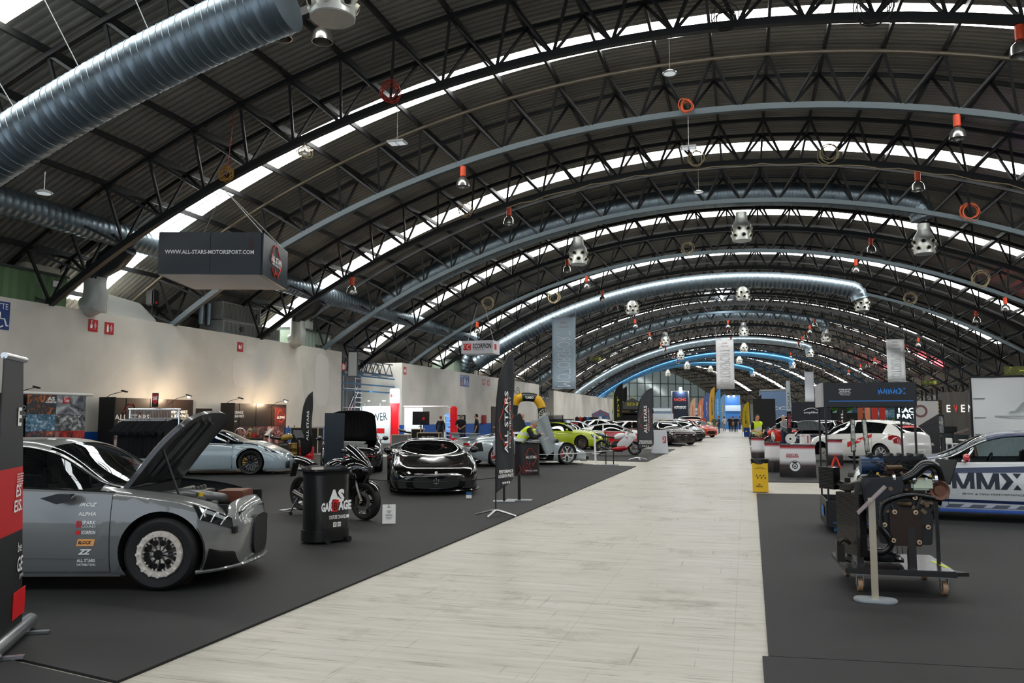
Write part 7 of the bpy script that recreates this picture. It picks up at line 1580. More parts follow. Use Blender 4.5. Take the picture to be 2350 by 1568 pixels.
# ---- far end of the left side
def tower(px, y_, w_, h_, m_, label, lines=()):
    p = AY(px, 961, y_); t = thing('display_tower', label, 'display tower', (p.x, y_, .006)); b = MB(); b.box((0, 0, h_/2), (w_, .5, h_)); b.build('panel', m_, t)
    b = MB()
    for x_ in (-w_/2-.06, w_/2+.06): b.cyl((x_, -.2, 0), (x_, -.2, h_+.1), .07, n=6)
    b.cyl((-w_/2, -.2, h_+.1), (w_/2, -.2, h_+.1), .07, n=6); b.build('truss_frame', ALU, t)
    for txt, z, c_ in lines: lettering(txt, w_*.75, .35, T(0, -.26, z), c_, t, .01, .01)
    return t
tower(1562, 108, 2.0, 4.9, mat('tower_navy', '10182b', .4), 'tall dark blue display tower with orange lettering and a bright lamp', (('RACING', 3.9, mat('fl_c9442a', 'c9442a', .5)), ('MOTORSPORT', 2.9, WPRINT), ('SPORT', 1.3, WPRINT)))
starlamp((AY(1562, 910, 107.5).x, 107.5, 5.3), 350, (.8, .9, 1), 'white lamp shining on top of the dark blue tower', 70, .2)
tower(1679, 118, 2.2, 4.6, mat('stand_blue', '3f7dc4', .4, emit='2f64a8', estr=.1), 'tall blue gridded stand at the end of the walkway', ())
for q, px in enumerate((1672, 1684)): starlamp((AY(px, 920, 116).x, 116, 4.5), 25, (.75, .88, 1), 'cold lamp on the blue stand, %s one' % ('left', 'right')[q], 71, .12)
b = MB(); p = AY(1679, 940, 117.2); b.box((p.x, 117.5, 2.9), (2.4, .1, .8)); tag(b.build('stand_banner', mat('stand_banner_white', 'cfe0f0', .5)), 'white name banner across the blue stand', 'banner')
for px, y_, w_, h_, c_, lab in ((1520, 84, 2.1, 2.0, 'd9dde0', 'white booth wall in front of the far stands'), (1450, 125, 6, 2.6, '9fb8d0', 'pale blue far stand behind the white booth wall'), (1595, 122, 5, 2.6, '3d6ca8', 'blue far stand with white print behind the small flags'), (1545, 135, 9, 3.2, '7d93a8', 'long grey-blue far stand under the gable'), (1637, 130, 3, 3.4, '3b5c94', 'dark blue far stand left of the walkway end')):
    p = AY(px, 961, y_); t = thing('far_stand', lab, 'exhibition stand', (p.x, y_, .006)); b = MB(); b.box((0, 0, h_/2), (w_, 1.2, h_)); b.build('wall', mat('st_'+c_, c_, .5, nz=.15, nscale=1), t); b = MB(); b.box((0, -.62, h_-.35), (w_*.9, .03, .45)); b.build('fascia', mat('st_white', 'dde4ea', .5), t); b = MB(); b.box((0, -.62, h_*.35), (w_*.6, .03, h_*.4)); b.build('print', photo('fs'+c_, ['1a2a44', '4a7ab8', 'd8dde4'], 1.4, px*.1), t)
p = G(1614, 1000); t = thing('orange_post', 'bright orange lift post standing by the walkway', 'lift post', (p.x, p.y, .006)); b = MB(); b.prism([(-.26, 0), (.26, 0), (.2, 1.55), (-.2, 1.55)], -.2, .2); b.build('column', mat('post_orange', 'dd4a12', .4), t, bevel=.02); b = MB(); b.box((.28, -.1, .8), (.16, .12, .9)); b.build('carriage', BLK, t)
for k, (px, py, lab) in enumerate(((1600, 1001, 'grey block at the carpet edge, nearest of the small blocks'), (1626, 998, 'dark block on the floor beside the orange post'), (1567, 1004, 'glass-fronted low case beside the dark green hatchback'))):
    p = G(px, py+2); b = MB(); b.box((0, 0, .14), (.5, .3, .26)); o = b.build('floor_block', mat('block_grey', '4a4d50', .5) if k < 2 else mat('case_glass', '93a19e', .2), bevel=.02); o.location = (p.x, p.y, .006); tag(o, lab, 'block')
# ================================================================ RIGHT SIDE AND PEOPLE
# ---- brake brand counters
def grad_counter():
    m = bpy.data.materials.new('counter_print_fade'); m.use_nodes = True; nt = m.node_tree; b_ = nt.nodes['Principled BSDF']; N = nt.nodes.new; L = nt.links.new
    tc = N('ShaderNodeTexCoord'); sp = N('ShaderNodeSeparateXYZ'); L(tc.outputs['Object'], sp.inputs[0]); r = N('ShaderNodeValToRGB'); e = r.color_ramp.elements
    e[0].position = .12; e[0].color = (*hexc('141011'), 1); e[1].position = .80; e[1].color = (*hexc('a31a2c'), 1)
    for p_, c in ((.32, '3a2c2e'), (.46, 'd9d8da'), (.74, 'dcdbdd')): q = e.new(p_); q.color = (*hexc(c), 1)
    L(sp.outputs[2], r.inputs[0]); L(r.outputs[0], b_.inputs['Base Color']); b_.inputs['Roughness'].default_value = .35; return m
GC = grad_counter(); DRD = mat('brand_red', 'a81828', .45)
def brake_counter(p, rz, w_, label, logo):
    t = thing('brand_counter', label, 'counter', p, rz); b = MB(); n = 14; front = [(w_*(i/n-.5), -.2-.09*sin(pi*i/n)) for i in range(n+1)]; poly = front+[(w_/2*.95, .2), (-w_/2*.95, .2)]
    k = len(poly); vs = [(x*1.06, y, 0) for x, y in poly]+[(x, y, .86) for x, y in poly]; b.add(vs, [tuple(range(k)), tuple(range(2*k-1, k-1, -1))]+[(i, (i+1) % k, k+(i+1) % k, k+i) for i in range(k)]); b.build('body', GC, t)
    b = MB(); b.prism([(x*1.07, y*1.12) for x, y in poly], .86, .885, 'XY'); b.build('top', mat('top_grey', '55585a', .25, coat=.5), t)
    if logo:
        lettering('DIXCEL', .32, .07, T(-.12, -.285, .60) @ RZ(RD(-4)), DRD, t, .004, .03, shear=.2); b = MB(); b.box((-.12, -.288, .545), (.33, .004, .02)); b.build('underline', DRD, t)
        for r0, c_, d in ((.15, BLK, .0), (.135, mat('print_white', 'dcdbdd', .4), .004), (.075, BLK, .008), (.05, mat('print_white', 'dcdbdd', .4), .012), (.025, BLK, .016)):
            b = MB(); b.cyl((-.06, -.275, .30), (-.06, -.292-d*.5, .30), r0, n=28); b.build('disc_print', c_, t)
        b = MB(); b.box((-.06, -.302, .40), (.12, .004, .035)); b.build('disc_print', BLK, t)
    return t
brake_counter((1.36, 23.95, .006), RD(-8), .90, 'curved counter with a red top band, logo and brake disc print', True)
brake_counter((.76, 25.95, .006), RD(-4), .44, 'narrow red-banded counter behind the yellow bin', False)
brake_counter((.42, 32.0, .006), RD(-2), .46, 'narrow red-banded counter in front of the man in the yellow vest', False)
brake_counter((2.9, 30.2, .006), RD(-4), .5, 'red-banded counter half hidden by the white hatchback', False)
def disc(p, rz, r, label, tilt=0):
    t = thing('brake_disc', label, 'brake disc', p, rz); b = MB().at(RX(tilt)); b.lathe([(r*.45, -.012), (r, -.012), (r, .012), (r*.45, .012), (r*.45, -.012)], 32, 'Y', c=(0, 0, r)); b.build('rotor', mat('rotor_bright', 'c2bfba', .3, metal=.5), t, smooth=True); b = MB().at(RX(tilt)); b.lathe([(r*.22, -.05), (r*.44, -.05), (r*.46, .01)], 24, 'Y', c=(0, 0, r)); b.build('bell', mat('rotor_bell', 'd5d2cc', .4, metal=.3), t, smooth=True)
    b = MB(); b.beam((-.0, .02, 0), (0, .1, r*1.2), .02); b.box((0, .05, .006), (.16, .14, .012)); b.build('stand', BLK, t); return t
disc((1.18, 23.9, .895), RD(-10), .14, 'bright grooved brake disc on the logo counter'); disc((.78, 25.9, .895), RD(75), .15, 'brake disc seen edge-on upon the narrow counter')
t = thing('brand_box', 'white and grey printed carton on the logo counter', 'box', (1.56, 24.0, .892), RD(-12)); b = MB(); b.box((0, 0, .13), (.25, .22, .26)); b.build('carton', mat('carton_pale', 'c9c7c6', .5), t); lettering('DIXCEL', .11, .03, T(-.04, -.11, .22), DRD, t, .004, .02); b = MB(); b.box((.09, -.113, .13), (.03, .004, .2)); b.build('red_print', DRD, t)
t = thing('leaflets', 'fan of white leaflets on the logo counter', 'leaflets', (1.3, 23.8, .892)); b = MB(); 
for k in range(4): b.box((.02*k, -.03*k*.3, .004+.004*k), (.28, .2, .004), rz=.15*k)
b.build('sheets', WPRINT, t)
t = thing('goods_heap', 'small dark and tan goods heaped on the counter before the yellow vest', 'goods', (.45, 31.95, .892)); b = MB(); b.sphere((-.06, 0, .06), .07, 10, (1.3, 1, .8)); b.sphere((.08, .03, .08), .06, 10, (1, 1, 1.3)); b.sphere((0, -.06, .04), .05, 8); b.build('goods', mat('tan_goods', '8a6a48', .7, nz=.4, nscale=9), t, smooth=True)
# ---- yellow bin with a black bag
t = thing('cardboard_bin', 'yellow square cardboard bin lined with a black bag', 'bin', (.28, 19.0, .006), RD(-1)); YC = mat('bin_yellow', 'd9ae12', .5); b = MB(); b.box((0, 0, .31), (.33, .3, .62)); b.build('carton', YC, t)
b = MB(); rows = [[((.18+.012*sin(k*2.3+j*1.7))*cos(a)*1.08*(abs(cos(a))+.28*0+.0001)**-.45*.95, (.165+.012*sin(k*1.9+j))*sin(a)*(abs(sin(a))+.0001)**-.45*.95, .60+.035*j+.008*sin(k*3)) for k, a in enumerate([2*pi*q/24 for q in range(25)])] for j in range(4)]; b.grid(rows); b.grid([[(x*.3, y*.3, .62) for x, y, z in rows[-1]], rows[-1]]); b.build('bag', mat('bag_black', '0c0c0c', .3), t, smooth=True)
INK = mat('ink', '222222', .5)
lettering('LEDA RENT\nLIMPEZA DE EVENTOS', .24, .05, T(0, -.152, .52), INK, t, .004); lettering('NO\nRESIDUOS', .14, .075, T(-.02, -.152, .14), INK, t, .004, .03); b = MB()
for q in range(9): b.box((-.1+.025*q, -.153, .33+.03*sin(q*2.1)), (.02, .003, .008+.02*(q % 3)))
b.build('drawing', INK, t)
# ---- black monolith, posts and stands behind
t = thing('black_panel', 'tall plain black panel behind the man in the yellow vest', 'display panel', (1.2, 56.5, .006)); b = MB(); b.box((0, 0, 1.42), (1.4, .35, 2.83)); b.build('panel', mat('panel_black_matt', '100f0f', .6), t); b = MB(); b.beam((-.78, -.1, 0), (-.95, .3, 2.8), .05); b.build('side_brace', BLK, t)
tower(1779, 92, 2.9, 4.4, mat('stand_blue_grey', '6f86a8', .35, metal=.2), 'blue-grey glazed stand behind the black panel', (('TCC', 2.6, WPRINT),))
p = AY(1811, 961, 40); t = thing('banner_post', 'tall round post wrapped in black, white and red lettering', 'post', (p.x, 40, .006)); b = MB(); b.cyl((0, 0, 0), (0, 0, 1.9), .10, n=16); b.build('lower_wrap', MATTE, t, smooth=True); b = MB(); b.cyl((0, 0, 1.9), (0, 0, 3.3), .10, .09, n=16); b.build('upper_wrap', mat('post_pale', 'a9b4ba', .4), t, smooth=True); lettering('PIRELLI', .6, .11, T(0, -.11, 1.45) @ RY(-pi/2), REDC, t, .004, .02); lettering('SPORT', .8, .1, T(0, -.11, 2.4) @ RY(-pi/2), INK, t)
t = thing('stand_backdrop', 'dark backdrop with white car outline logo', 'backdrop', (AY(1862, 961, 62).x, 62, .006)); b = MB(); b.box((0, 0, 1.4), (2.6, .2, 2.6)); b.build('panel', mat('backdrop_dark', '24272e', .5), t); lettering('amplifier', 1.0, .2, T(0, -.11, 1.95), WPRINT, t, .004, .02); b = MB(); b.tube([(-.5, -.12, 2.1), (-.2, -.12, 2.25), (.15, -.12, 2.28), (.45, -.12, 2.12)], .02, 5); b.build('car_outline', WPRINT, t); b = MB(); b.box((0, -.3, .9), (1.1, .1, .5)); b.build('desk', mat('pale_face', 'b6bcbb', .4), t)
t = thing('stand_backdrop', 'long dark stand wall with plants along its top', 'backdrop', (AY(2000, 961, 72).x, 72, .006)); b = MB(); b.box((0, 0, 1.0), (9.5, .3, 2.0)); b.build('wall', mat('wall_charcoal', '1c1f20', .6), t); lettering('SUAREZ', 2.0, .45, T(.8, -.17, 1.3), mat('grey_letters2', '55595a', .5), t)
LEAF = mat('leaf_green', '4f8a2c', .5, nz=.35, nscale=5); LEAF2 = mat('leaf_bright', '7bc03a', .5)
def plant(p, r, h, label, m, n=60, group=None):
    t = thing('plant', label, 'plant', p, 0, group); random.seed(int(p[0]*10)); b = MB()
    for k in range(n):
        a = random.uniform(0, 2*pi); e = random.uniform(.3, 1); d = Vector((cos(a)*r*e, sin(a)*r*e*.5, h*random.uniform(.4, 1))); w_ = .05+.04*r; o = Vector((cos(a)*r*e*.25, 0, 0)); mid = (o+d)*.5+Vector((0, 0, h*.1)); s_ = Vector((-sin(a), cos(a), 0))*w_; s_ = s_ if abs(s_.x) > w_*.4 else Vector((w_, 0, 0))
        b.add([o, mid-s_, d, mid+s_], [(0, 1, 2, 3)])
    b.build('foliage', m, t, fix=False); b = MB(); b.cyl((0, 0, 0), (0, 0, .25), .18, .22, n=12); b.build('pot', BLK, t, smooth=True)
for k, (px, y_, z, r, h, m, lab) in enumerate(((1905, 71.7, 2.0, 1.1, 1.1, LEAF, 'bushy green plants at the left end of the dark stand wall'), (1935, 71.7, 2.0, 1.3, 1.2, LEAF, 'large bushy plant second from the left on the dark stand wall'), (2042, 45, .9, .34, .75, LEAF2, 'bright green agave-like plant above the white hatchback roof'), (2013, 45.5, .9, .25, .5, LEAF2, 'small bright green plant left of the agave-like one'))):
    p = AY(px, 961, y_); plant((p.x, y_, z), r, h, lab, m, 90 if r > 1 else 26)
b = MB(); p = AY(2028, 961, 45.2); b.box((p.x, 45.2, .45), (1.4, .5, .88)); tag(b.build('planter_bench', MATTE), 'black bench carrying the two bright green plants', 'bench')
for k, (px, y_, h_, col, lab) in enumerate(((2008, 52, 2.9, 'b8301f', 'red lift column left of the potted plant'), (2025, 52.5, 2.9, 'b8301f', 'red lift column right above the potted plant'), (1975, 54, 2.9, 'a8583a', 'copper-red lift column behind the lettered trolley'), (1991, 54, 2.9, 'd98a6a', 'pale salmon lift column behind the lettered trolley'))):
    p = AY(px, 961, y_); t = thing('lift_column', lab, 'lift column', (p.x, y_, .006)); b = MB(); b.box((0, 0, h_/2), (.3, .25, h_)); b.build('column', mat('lift_'+col, col, .4), t, bevel=.02); b = MB(); b.box((0, -.2, .9), (.2, .3, .2)); b.box((0, 0, .02), (.6, .5, .04)); b.build('carriage', BLK, t)
p = AY(1938, 961, 50); feather((p.x-.4, 50, .006), 0, 'black feather flag with white lettering and red bars seen under the trolley canopy', 2.7, .55, '101010', txt='OIL', sub=None, tc=WPRINT, ln=False, foot=False); b = MB()
for q in range(5): b.box((p.x-.12, 49.97, .6+.14*q), (.4, .01, .07))
tag(b.build('red_bars', REDP), 'red bars printed on the black flag under the canopy', 'print')
p = AY(2085, 961, 60); t = thing('lit_sign', 'cold white lit lettering seen right of the trolley canopy', 'sign', (p.x, 60, 1.9)); b = MB(); b.box((0, 0, 0), (1.7, .1, .9)); b.build('board', mat('sign_board_dark', '1a2a33', .4), t); lettering('RACE\nPARTS', 1.4, .7, T(0, -.06, 0), mat('neon_white', 'ffffff', .5, emit='dff4ff', estr=2.5), t, .01, .02); b = MB(); b.box((0, .05, -1.2), (.1, .1, 1.5)); b.build('leg', BLK, t)
lectern((AY(1957, 961, 21).x, 21, .006), RD(4), 'tall slim printed info board behind the engine, left one', .9, (.1, .1)); 
for px, x1, lab, tl in ((1956, 1030, 'tall narrow framed board behind the engine, left one', 0), (1985, 1035, 'tall narrow leaning board behind the engine, right one', RD(4))):
    p = AY(px, 961, 20.9); t = thing('info_board', lab, 'info board', (p.x, 20.9, .006)); b = MB().at(T(0, 0, 1.2) @ RY(-tl)); b.box((0, 0, 0), (.1, .03, .78)); b.build('frame', BLK, t); b = MB().at(T(0, 0, 1.2) @ RY(-tl)); b.box((0, -.017, 0), (.075, .004, .72)); b.build('print', photo('ib%d' % px, ['3a3a36', '9a9c98', 'c9c7bf'], 8, px), t); b = MB(); b.box((0, .02, .45), (.03, .02, .9)); b.box((0, .02, .01), (.3, .25, .018)); b.build('post', BLK, t)
# ---- roll-ups and boards at the right
t = thing('roll_up_banner', 'grey roll-up banner with a brake disc picture and brand name', 'banner', (AY(2122, 961, 34).x+.05, 34, .006)); b = MB(); b.box((0, 0, 1.13), (.86, .01, 2.2)); b.build('print', mat('banner_dark_grey', '2b2a2b', .4), t); b = MB(); b.prism([(-.43, 2.23), (.43, 2.23), (.43, 1.75), (-.43, 1.2)], -.008, -.006); b.build('pale_print', mat('banner_pale', 'b9b5b2', .5), t); b = MB(); b.lathe([(.16, 0), (.24, 0)], 28, 'Y', c=(-.18, -.012, 1.85)); b.build('disc_picture', mat('disc_pic', '6a4a44', .4), t, fix=False); lettering('DIXCEL', .5, .09, T(0, -.01, .62), WPRINT, t, .004, .03); b = MB(); b.beam((-.42, -.01, 1.2), (.42, -.01, 1.45), .04, .003); b.build('copper_streak', mat('copper_print', '8a5a40', .4), t); b = MB(); b.box((0, 0, .03), (.9, .2, .06)); b.build('base', ALU, t)
for px, y_, w_, z0, z1, m_, lab, tx in ((2137, 38, .42, 1.45, 2.35, mat('spark_black', '121212', .5), 'black banner with white lettering, left of a pair', 'SPARK'), (2150, 38.2, .42, 1.45, 2.35, mat('spark_brown', '2a2012', .5), 'black banner with pale gold lettering, right of a pair', 'SPARK')):
    p = AY(px, 961, y_); t = thing('hanging_cloth_banner', lab, 'banner', (p.x, y_, 0)); b = MB(); b.box((0, 0, (z0+z1)/2), (w_, .02, z1-z0)); b.build('cloth', m_, t); lettering(tx, .75, .2, T(0, -.012, (z0+z1)/2) @ RY(-pi/2), WPRINT if px < 2140 else mat('gold_txt', 'd9b25a', .5), t, .004, .02); b = MB(); b.cyl((0, .02, 0), (0, .02, z1), .02); b.box((0, .02, .01), (.4, .3, .02)); b.build('pole', BLK, t)
for px, y_, w_, h_, lab in ((2144, 36, .26, 1.05, 'black-framed price board on a post, left of a pair'), (2158, 37.5, .28, .8, 'black board on a post, right of a pair')):
    p = AY(px, 961, y_); t = thing('board_stand', lab, 'board stand', (p.x, y_, .006)); b = MB(); b.box((0, 0, 1.72-h_/2), (w_, .04, h_)); b.build('frame', BLK, t); b = MB(); b.box((0, -.023, 1.72-h_/2), (w_-.08, .004, h_-.12)); b.build('print', photo('bs%d' % px, ['1a1a1a', '6d6f70', 'c6c5c2'], 7, px), t); b = MB(); b.box((0, .01, .4), (.06, .03, .8)); b.box((0, 0, .01), (.4, .3, .02)); b.build('post', BLK, t)
# ---- corrugated container with lettering
CT = mat('container_grey', '57534f', .5, nz=.1); p = AY(2178, 961, 44); n = 44; L_ = 7.0
t = thing('container', 'grey corrugated container with EVENT lettering', 'container', (p.x-.3, 44.6, .006), RD(-14)); pr = [(L_*k/n, (0 if k % 4 < 2 else -.05)) for k in range(n+1)]; b = MB(); b.prism(pr+[(L_, 2.4), (0, 2.4)], 0, 2.85, 'XY'); b.build('shell', CT, t)
for k, ch in enumerate('EVENT'): lettering(ch, .17, .36, T(.42+.31*k, -.07, 2.05), mat('letter_lit', 'f0ede6', .4, emit='f0ede6', estr=.5) if ch != 'V' else mat('letter_red', 'c23a26', .4, emit='c23a26', estr=.4), t, .02, .02)
# bins, stool, table
for k, (px, y_, h_, r, lab) in enumerate(((2178, 39, .95, .33, 'dark grey tall tub table, left one, with a black box on it'), (2203, 38.6, .9, .3, 'dark grey tall tub table, right one, with tools on it'))):
    p = AY(px, 961, y_); b = MB(); b.lathe([(0, 0), (r*.8, 0), (r, h_*.7), (r*1.02, h_), (0, h_)], 24); o = b.build('tub_table', mat('tub_grey', '2f363a', .45), smooth=True); o.location = (p.x, y_, .006); tag(o, lab, 'table')
p = AY(2178, 961, 39); b = MB(); b.box((0, 0, .14), (.5, .4, .28)); o = b.build('tool_box', BLK, bevel=.02); o.location = (p.x, 39, .96); tag(o, 'black tool box on the left tub table', 'box')
p = AY(2203, 961, 38.6); b = MB(); b.beam((-.25, 0, .03), (.3, 0, .22), .07); b.beam((-.2, -.05, .05), (.1, -.05, .1), .05); b.cyl((-.1, .06, 0), (-.1, .06, .1), .05); o = b.build('air_tool', mat('tool_steel', '8d7f78', .35, metal=.7)); o.location = (p.x, 38.6, .91); tag(o, 'metal air tool lying on the right tub table', 'tool')
p = AY(2187, 961, 31); t = thing('bar_stool', 'white plastic bar stool with a low back', 'stool', (p.x, 31, .006), RD(20)); b = MB(); b.box((0, 0, .72), (.38, .36, .03)); b.box((-.18, 0, .82), (.03, .36, .2)); b.build('seat', WHT, t, bevel=.01)
for x_, y_ in ((-.16, -.15), (.16, -.15), (.16, .15), (-.16, .15)): b = MB(); b.beam((x_*1.2, y_*1.2, 0), (x_, y_, .71), .03); b.build('leg', WHT, t)
b = MB(); b.beam((-.17, -.16, .3), (.17, -.16, .3), .02); b.beam((-.17, .16, .3), (.17, .16, .3), .02); b.build('foot_rest', WHT, t)
p = AY(2216, 961, 31.5); t = thing('high_table', 'white-topped high table with wooden legs beside the stool', 'table', (p.x+.1, 31.5, .006)); b = MB(); b.box((0, 0, .84), (.6, .5, .03)); b.build('top', WHT, t)
for x_, y_ in ((-.1, -.1), (.1, -.1), (.1, .1), (-.1, .1)): b = MB(); b.beam((x_*2, y_*2, 0), (x_, y_, .83), .04); b.build('leg', mat('wood_leg', '8a5a38', .5), t)
b = MB(); b.cyl((0, 0, 0), (0, 0, .12), .025, n=10); b.cyl((0, 0, .12), (0, 0, .15), .012, n=8); o = b.build('bottle', CLR, smooth=True); o.location = (p.x+.1, 31.5, .862); tag(o, 'small clear bottle on the white high table', 'bottle')
# ---- large white screen
t = thing('white_screen', 'large white fabric screen in a black frame at the right edge', 'screen', (8.55, 36.0, .006), 0); W2 = 8.5; b = MB(); n = 30; b.grid([[(W2*i/n, .05*sin(i*.8)*sin(j*.9), .1+3.08*j/10) for j in range(11)] for i in range(n+1)]); b.build('fabric', mat('screen_fabric', 'eef2f2', .6, bump=.4, bscale=.8), t, smooth=True, fix=False)
b = MB(); b.beam((0, 0, 0), (0, 0, 3.22), .07); b.beam((0, 0, 3.2), (W2, 0, 3.2), .06); b.beam((W2, 0, 0), (W2, 0, 3.22), .07); b.build('frame', BLK, t)
b = MB(); 
for z in (2.35, 1.6, .95): b.box((.28, -.04, z), (.4, .01, .03))
b.build('strap', mat('strap_grey', '6d7172', .5), t); lettering('JBZ', 2.2, .4, T(2.4, -.07, 2.0), mat('show_through', 'aeb6b6', .7), t, .002, .03, shear=.3); b = MB(); b.box((2.4, -.068, 1.66), (3.2, .004, .05)); b.build('print_line', mat('show_through', 'aeb6b6', .7), t)
# ---- lettered display trolley with canopy
TB_ = mat('trolley_black', '121213', .4); BLU_ = mat('logo_blue', '2f7ac8', .45)
t = thing('display_trolley', 'black display trolley with a lettered canopy on thin posts', 'display trolley', (1.08, 12.5, .006)); Wt, Dt = 1.2, 1.05
b = MB(); b.box((Wt/2, 0, 1.935), (Wt, .03, .34)); b.box((Wt/2, Dt, 1.935), (Wt, .03, .34)); b.box((Wt, Dt/2, 1.935), (.03, Dt, .34)); b.box((Wt/2, Dt/2, 2.09), (Wt, Dt, .02)); b.build('canopy', TB_, t)
b = MB(); b.box((-.016, Dt/2, 1.935), (.03, Dt+.03, .34)); b.build('canopy_side', mat('canopy_lit_side', 'a6a6a8', .5), t)  # left side painted pale for the light falling on the black canopy
for x_ in (0.02, Wt-.02):
    for y_ in (.0, Dt-.0): b = MB(); b.box((x_, y_, 1.1), (.026, .026, 1.36)); b.build('post', TB_, t)
b = MB(); 
for (c, d) in (((Wt/2, 0, .26), (Wt, .03, .36)), ((Wt/2, Dt, .26), (Wt, .03, .36)), ((0, Dt/2, .26), (.03, Dt, .36)), ((Wt, Dt/2, .26), (.03, Dt, .36)), ((Wt/2, Dt/2, .1), (Wt, Dt, .03))): b.box(c, d)
b.build('tray', TB_, t)
for x_ in (.1, Wt-.1):
    for y_ in (.06, Dt-.08): b = MB(); b.cyl((x_-.015, y_, .035), (x_+.015, y_, .035), .034, n=14); b.box((x_, y_, .07), (.03, .04, .03)); b.build('castor', mat('castor_blue', '1c5f8f', .4), t)
def mmxlogo(t, x0, y_, z0, w_, h_, m):
    b = MB()
    for poly in mmx(0, 1, 0, 1): b.add([(x0-x*w_, y_, z0+z*h_) for x, z in poly], [tuple(range(len(poly)))])
    b.build('lettering', m, t, fix=False)
mmxlogo(t, .72, -.018, 1.94, .36, .085, BLU_); b = MB(); b.box((.62, -.017, 1.845), (1.1, .004, .012)); b.box((.62, -.017, .14), (1.1, .004, .008)); b.build('blue_line', BLU_, t)
for z0, k in ((1.965, 1), (.25, .9)):
    for j, (tx, bo) in enumerate((('HONED ON THE', .03), ('RACETRACK.', .03), ('PERFECTED FOR', 0), ('THE ROAD.', 0))): lettering(tx, .16*(.85 if j in (1, 3) else 1), .017, T(.285, -.017, z0+.045-.025*j), WPRINT, t, .003, bo)
mmxlogo(t, .18, -.018, .24, .0001, .0001, BLU_); 
b = MB(); b.grid([[(-.034, .2, .2), (-.034, .2, .34)], [(-.034, .5, .2), (-.034, .5, .34)]]); b.build('side_logo', BLU_, t, fix=False)
# ---- engine on its own wheeled stand
ES = thing('engine_trolley', 'flat steel trolley with wheels carrying the display engine', 'engine stand', (1.28, 8.72, .006), RD(2)); FR = mat('trolley_frame', '1b1714', .4, coat=.4)
b = MB(); b.box((.04, .1, .195), (.95, .95, .05)); b.build('frame', FR, ES, bevel=.006); b = MB(); b.box((.27, .1, .222), (.47, .93, .006)); b.build('deck_plate', mat('deck_steel', '4e5558', .2, metal=.7), ES); b = MB(); b.prism([(.5, -.36), (.62, -.33), (.5, -.2)], .18, .215, 'XY'); b.build('corner_wedge', FR, ES)
b = MB(); b.box((.46, .0, .226), (.04, .36, .003), rz=RD(8)); b.build('yellow_label', mat('label_yellow', 'd6e01e', .5), ES)
for x_, y_ in ((-.3, -.28), (.42, -.28), (.42, .48), (-.3, .48)):
    b = MB(); b.cyl((x_-.02, y_, .062), (x_+.02, y_, .062), .062, n=20); c_ = b.build('castor', mat('castor_tan', '9b7a5c', .5), ES, smooth=True); b = MB(); b.box((x_-.03, y_+.0, .1), (.006, .06, .1)); b.box((x_+.03, y_, .1), (.006, .06, .1)); b.box((x_, y_, .16), (.1, .09, .012)); b.cyl((x_-.035, y_, .062), (x_+.035, y_, .062), .014, n=8); b.build('fork', mat('zinc', '9aa0a0', .3, metal=.9), c_)
b = MB(); b.box((.16, -.28, .40), (.07, .06, .42)); b.box((-.28, -.22, .6), (.06, .06, .8)); b.box((-.28, .4, .6), (.06, .06, .8)); b.build('upright', FR, ES, bevel=.004)
b = MB(); b.box((.11, -.30, .60), (.27, .018, .34)); b.build('mount_plate', mat('bronze_plate', '2e2016', .4, metal=.4), ES, bevel=.004)
b = MB(); b.prism([(-.1, .44), (.34, .44), (.36, .7), (.28, .9), (-.02, .9), (-.14, .7)], -.28, -.2); b.build('bell_plate', mat('plate_dark', '120f0d', .5), ES, bevel=.01)
b = MB(); b.beam((.02, -.3, .75), (-.03, -.3, .88), .04, .02); b.beam((.2, -.3, .75), (.25, -.3, .88), .04, .02); b.build('brace', FR, ES)
WS_ = mat('copper_washer', 'e0bd98', .3, metal=.6)
for x_, z_ in ((0.02, .74), (.2, .74), (.0, .48), (.22, .47), (-.07, .62), (.3, .61), (.05, .88), (.2, .875)):
    b = MB(); b.cyl((x_, -.315, z_), (x_, -.325, z_), .021, n=16); o = b.build('washer', WS_, ES, smooth=True); b = MB(); b.cyl((x_, -.326, z_), (x_, -.338, z_), .011, n=6); b.build('bolt', mat('bolt_steel', '5a5652', .3, metal=.9), o)
b = MB(); b.box((.45, .0, .62), (.03, .03, .8)); b.build('sign_post', BLK, ES); b = MB().at(T(.52, -.02, 1.10) @ RZ(RD(-35)) @ RX(RD(48))); b.box((0, 0, 0), (.2, .3, .015)); b.build('sign_board', mat('tablet_dark', '191b1e', .3), ES, bevel=.004)
# engine itself
EN = thing('engine', 'black and bronze car engine with intercooler and hoses on the trolley', 'engine', (1.28, 8.72, .006), RD(2)); EB = mat('engine_black', '070708', .28, coat=.5); EA = mat('cast_alloy', '6b5a48', .35, metal=.9, nz=.35, nscale=12); ED = mat('cast_dark', '2a2622', .4, metal=.6, nz=.3, nscale=12)
b = MB(); b.box((.1, .05, .86), (.42, .5, .34)); b.box((.12, .05, .60), (.34, .46, .22)); b.box((.2, -.2, .92), (.22, .1, .18)); b.build('block', ED, EN, bevel=.02)
b = MB()
for k in range(22): b.box((random.uniform(-.1, .38), -.24+random.uniform(-.08, .02), random.uniform(.74, 1.1)), (random.uniform(.02, .07), .05, random.uniform(.015, .05)), R=Matrix.Rotation(random.uniform(-.8, .8), 3, 'Y'))
for k in range(10): b.cyl((random.uniform(-.1, .38), -.2, q_ := random.uniform(.74, 1.15)), (random.uniform(-.1, .38), -.3, q_), random.uniform(.012, .03), n=10)
b.build('cast_lugs', EA, EN, bevel=.006)
b = MB(); b.box((.28, -.24, .99), (.2, .12, .1)); b.build('coolant_tank', mat('tank_white', 'b9c4ad', .35, coat=.5), EN, bevel=.02)
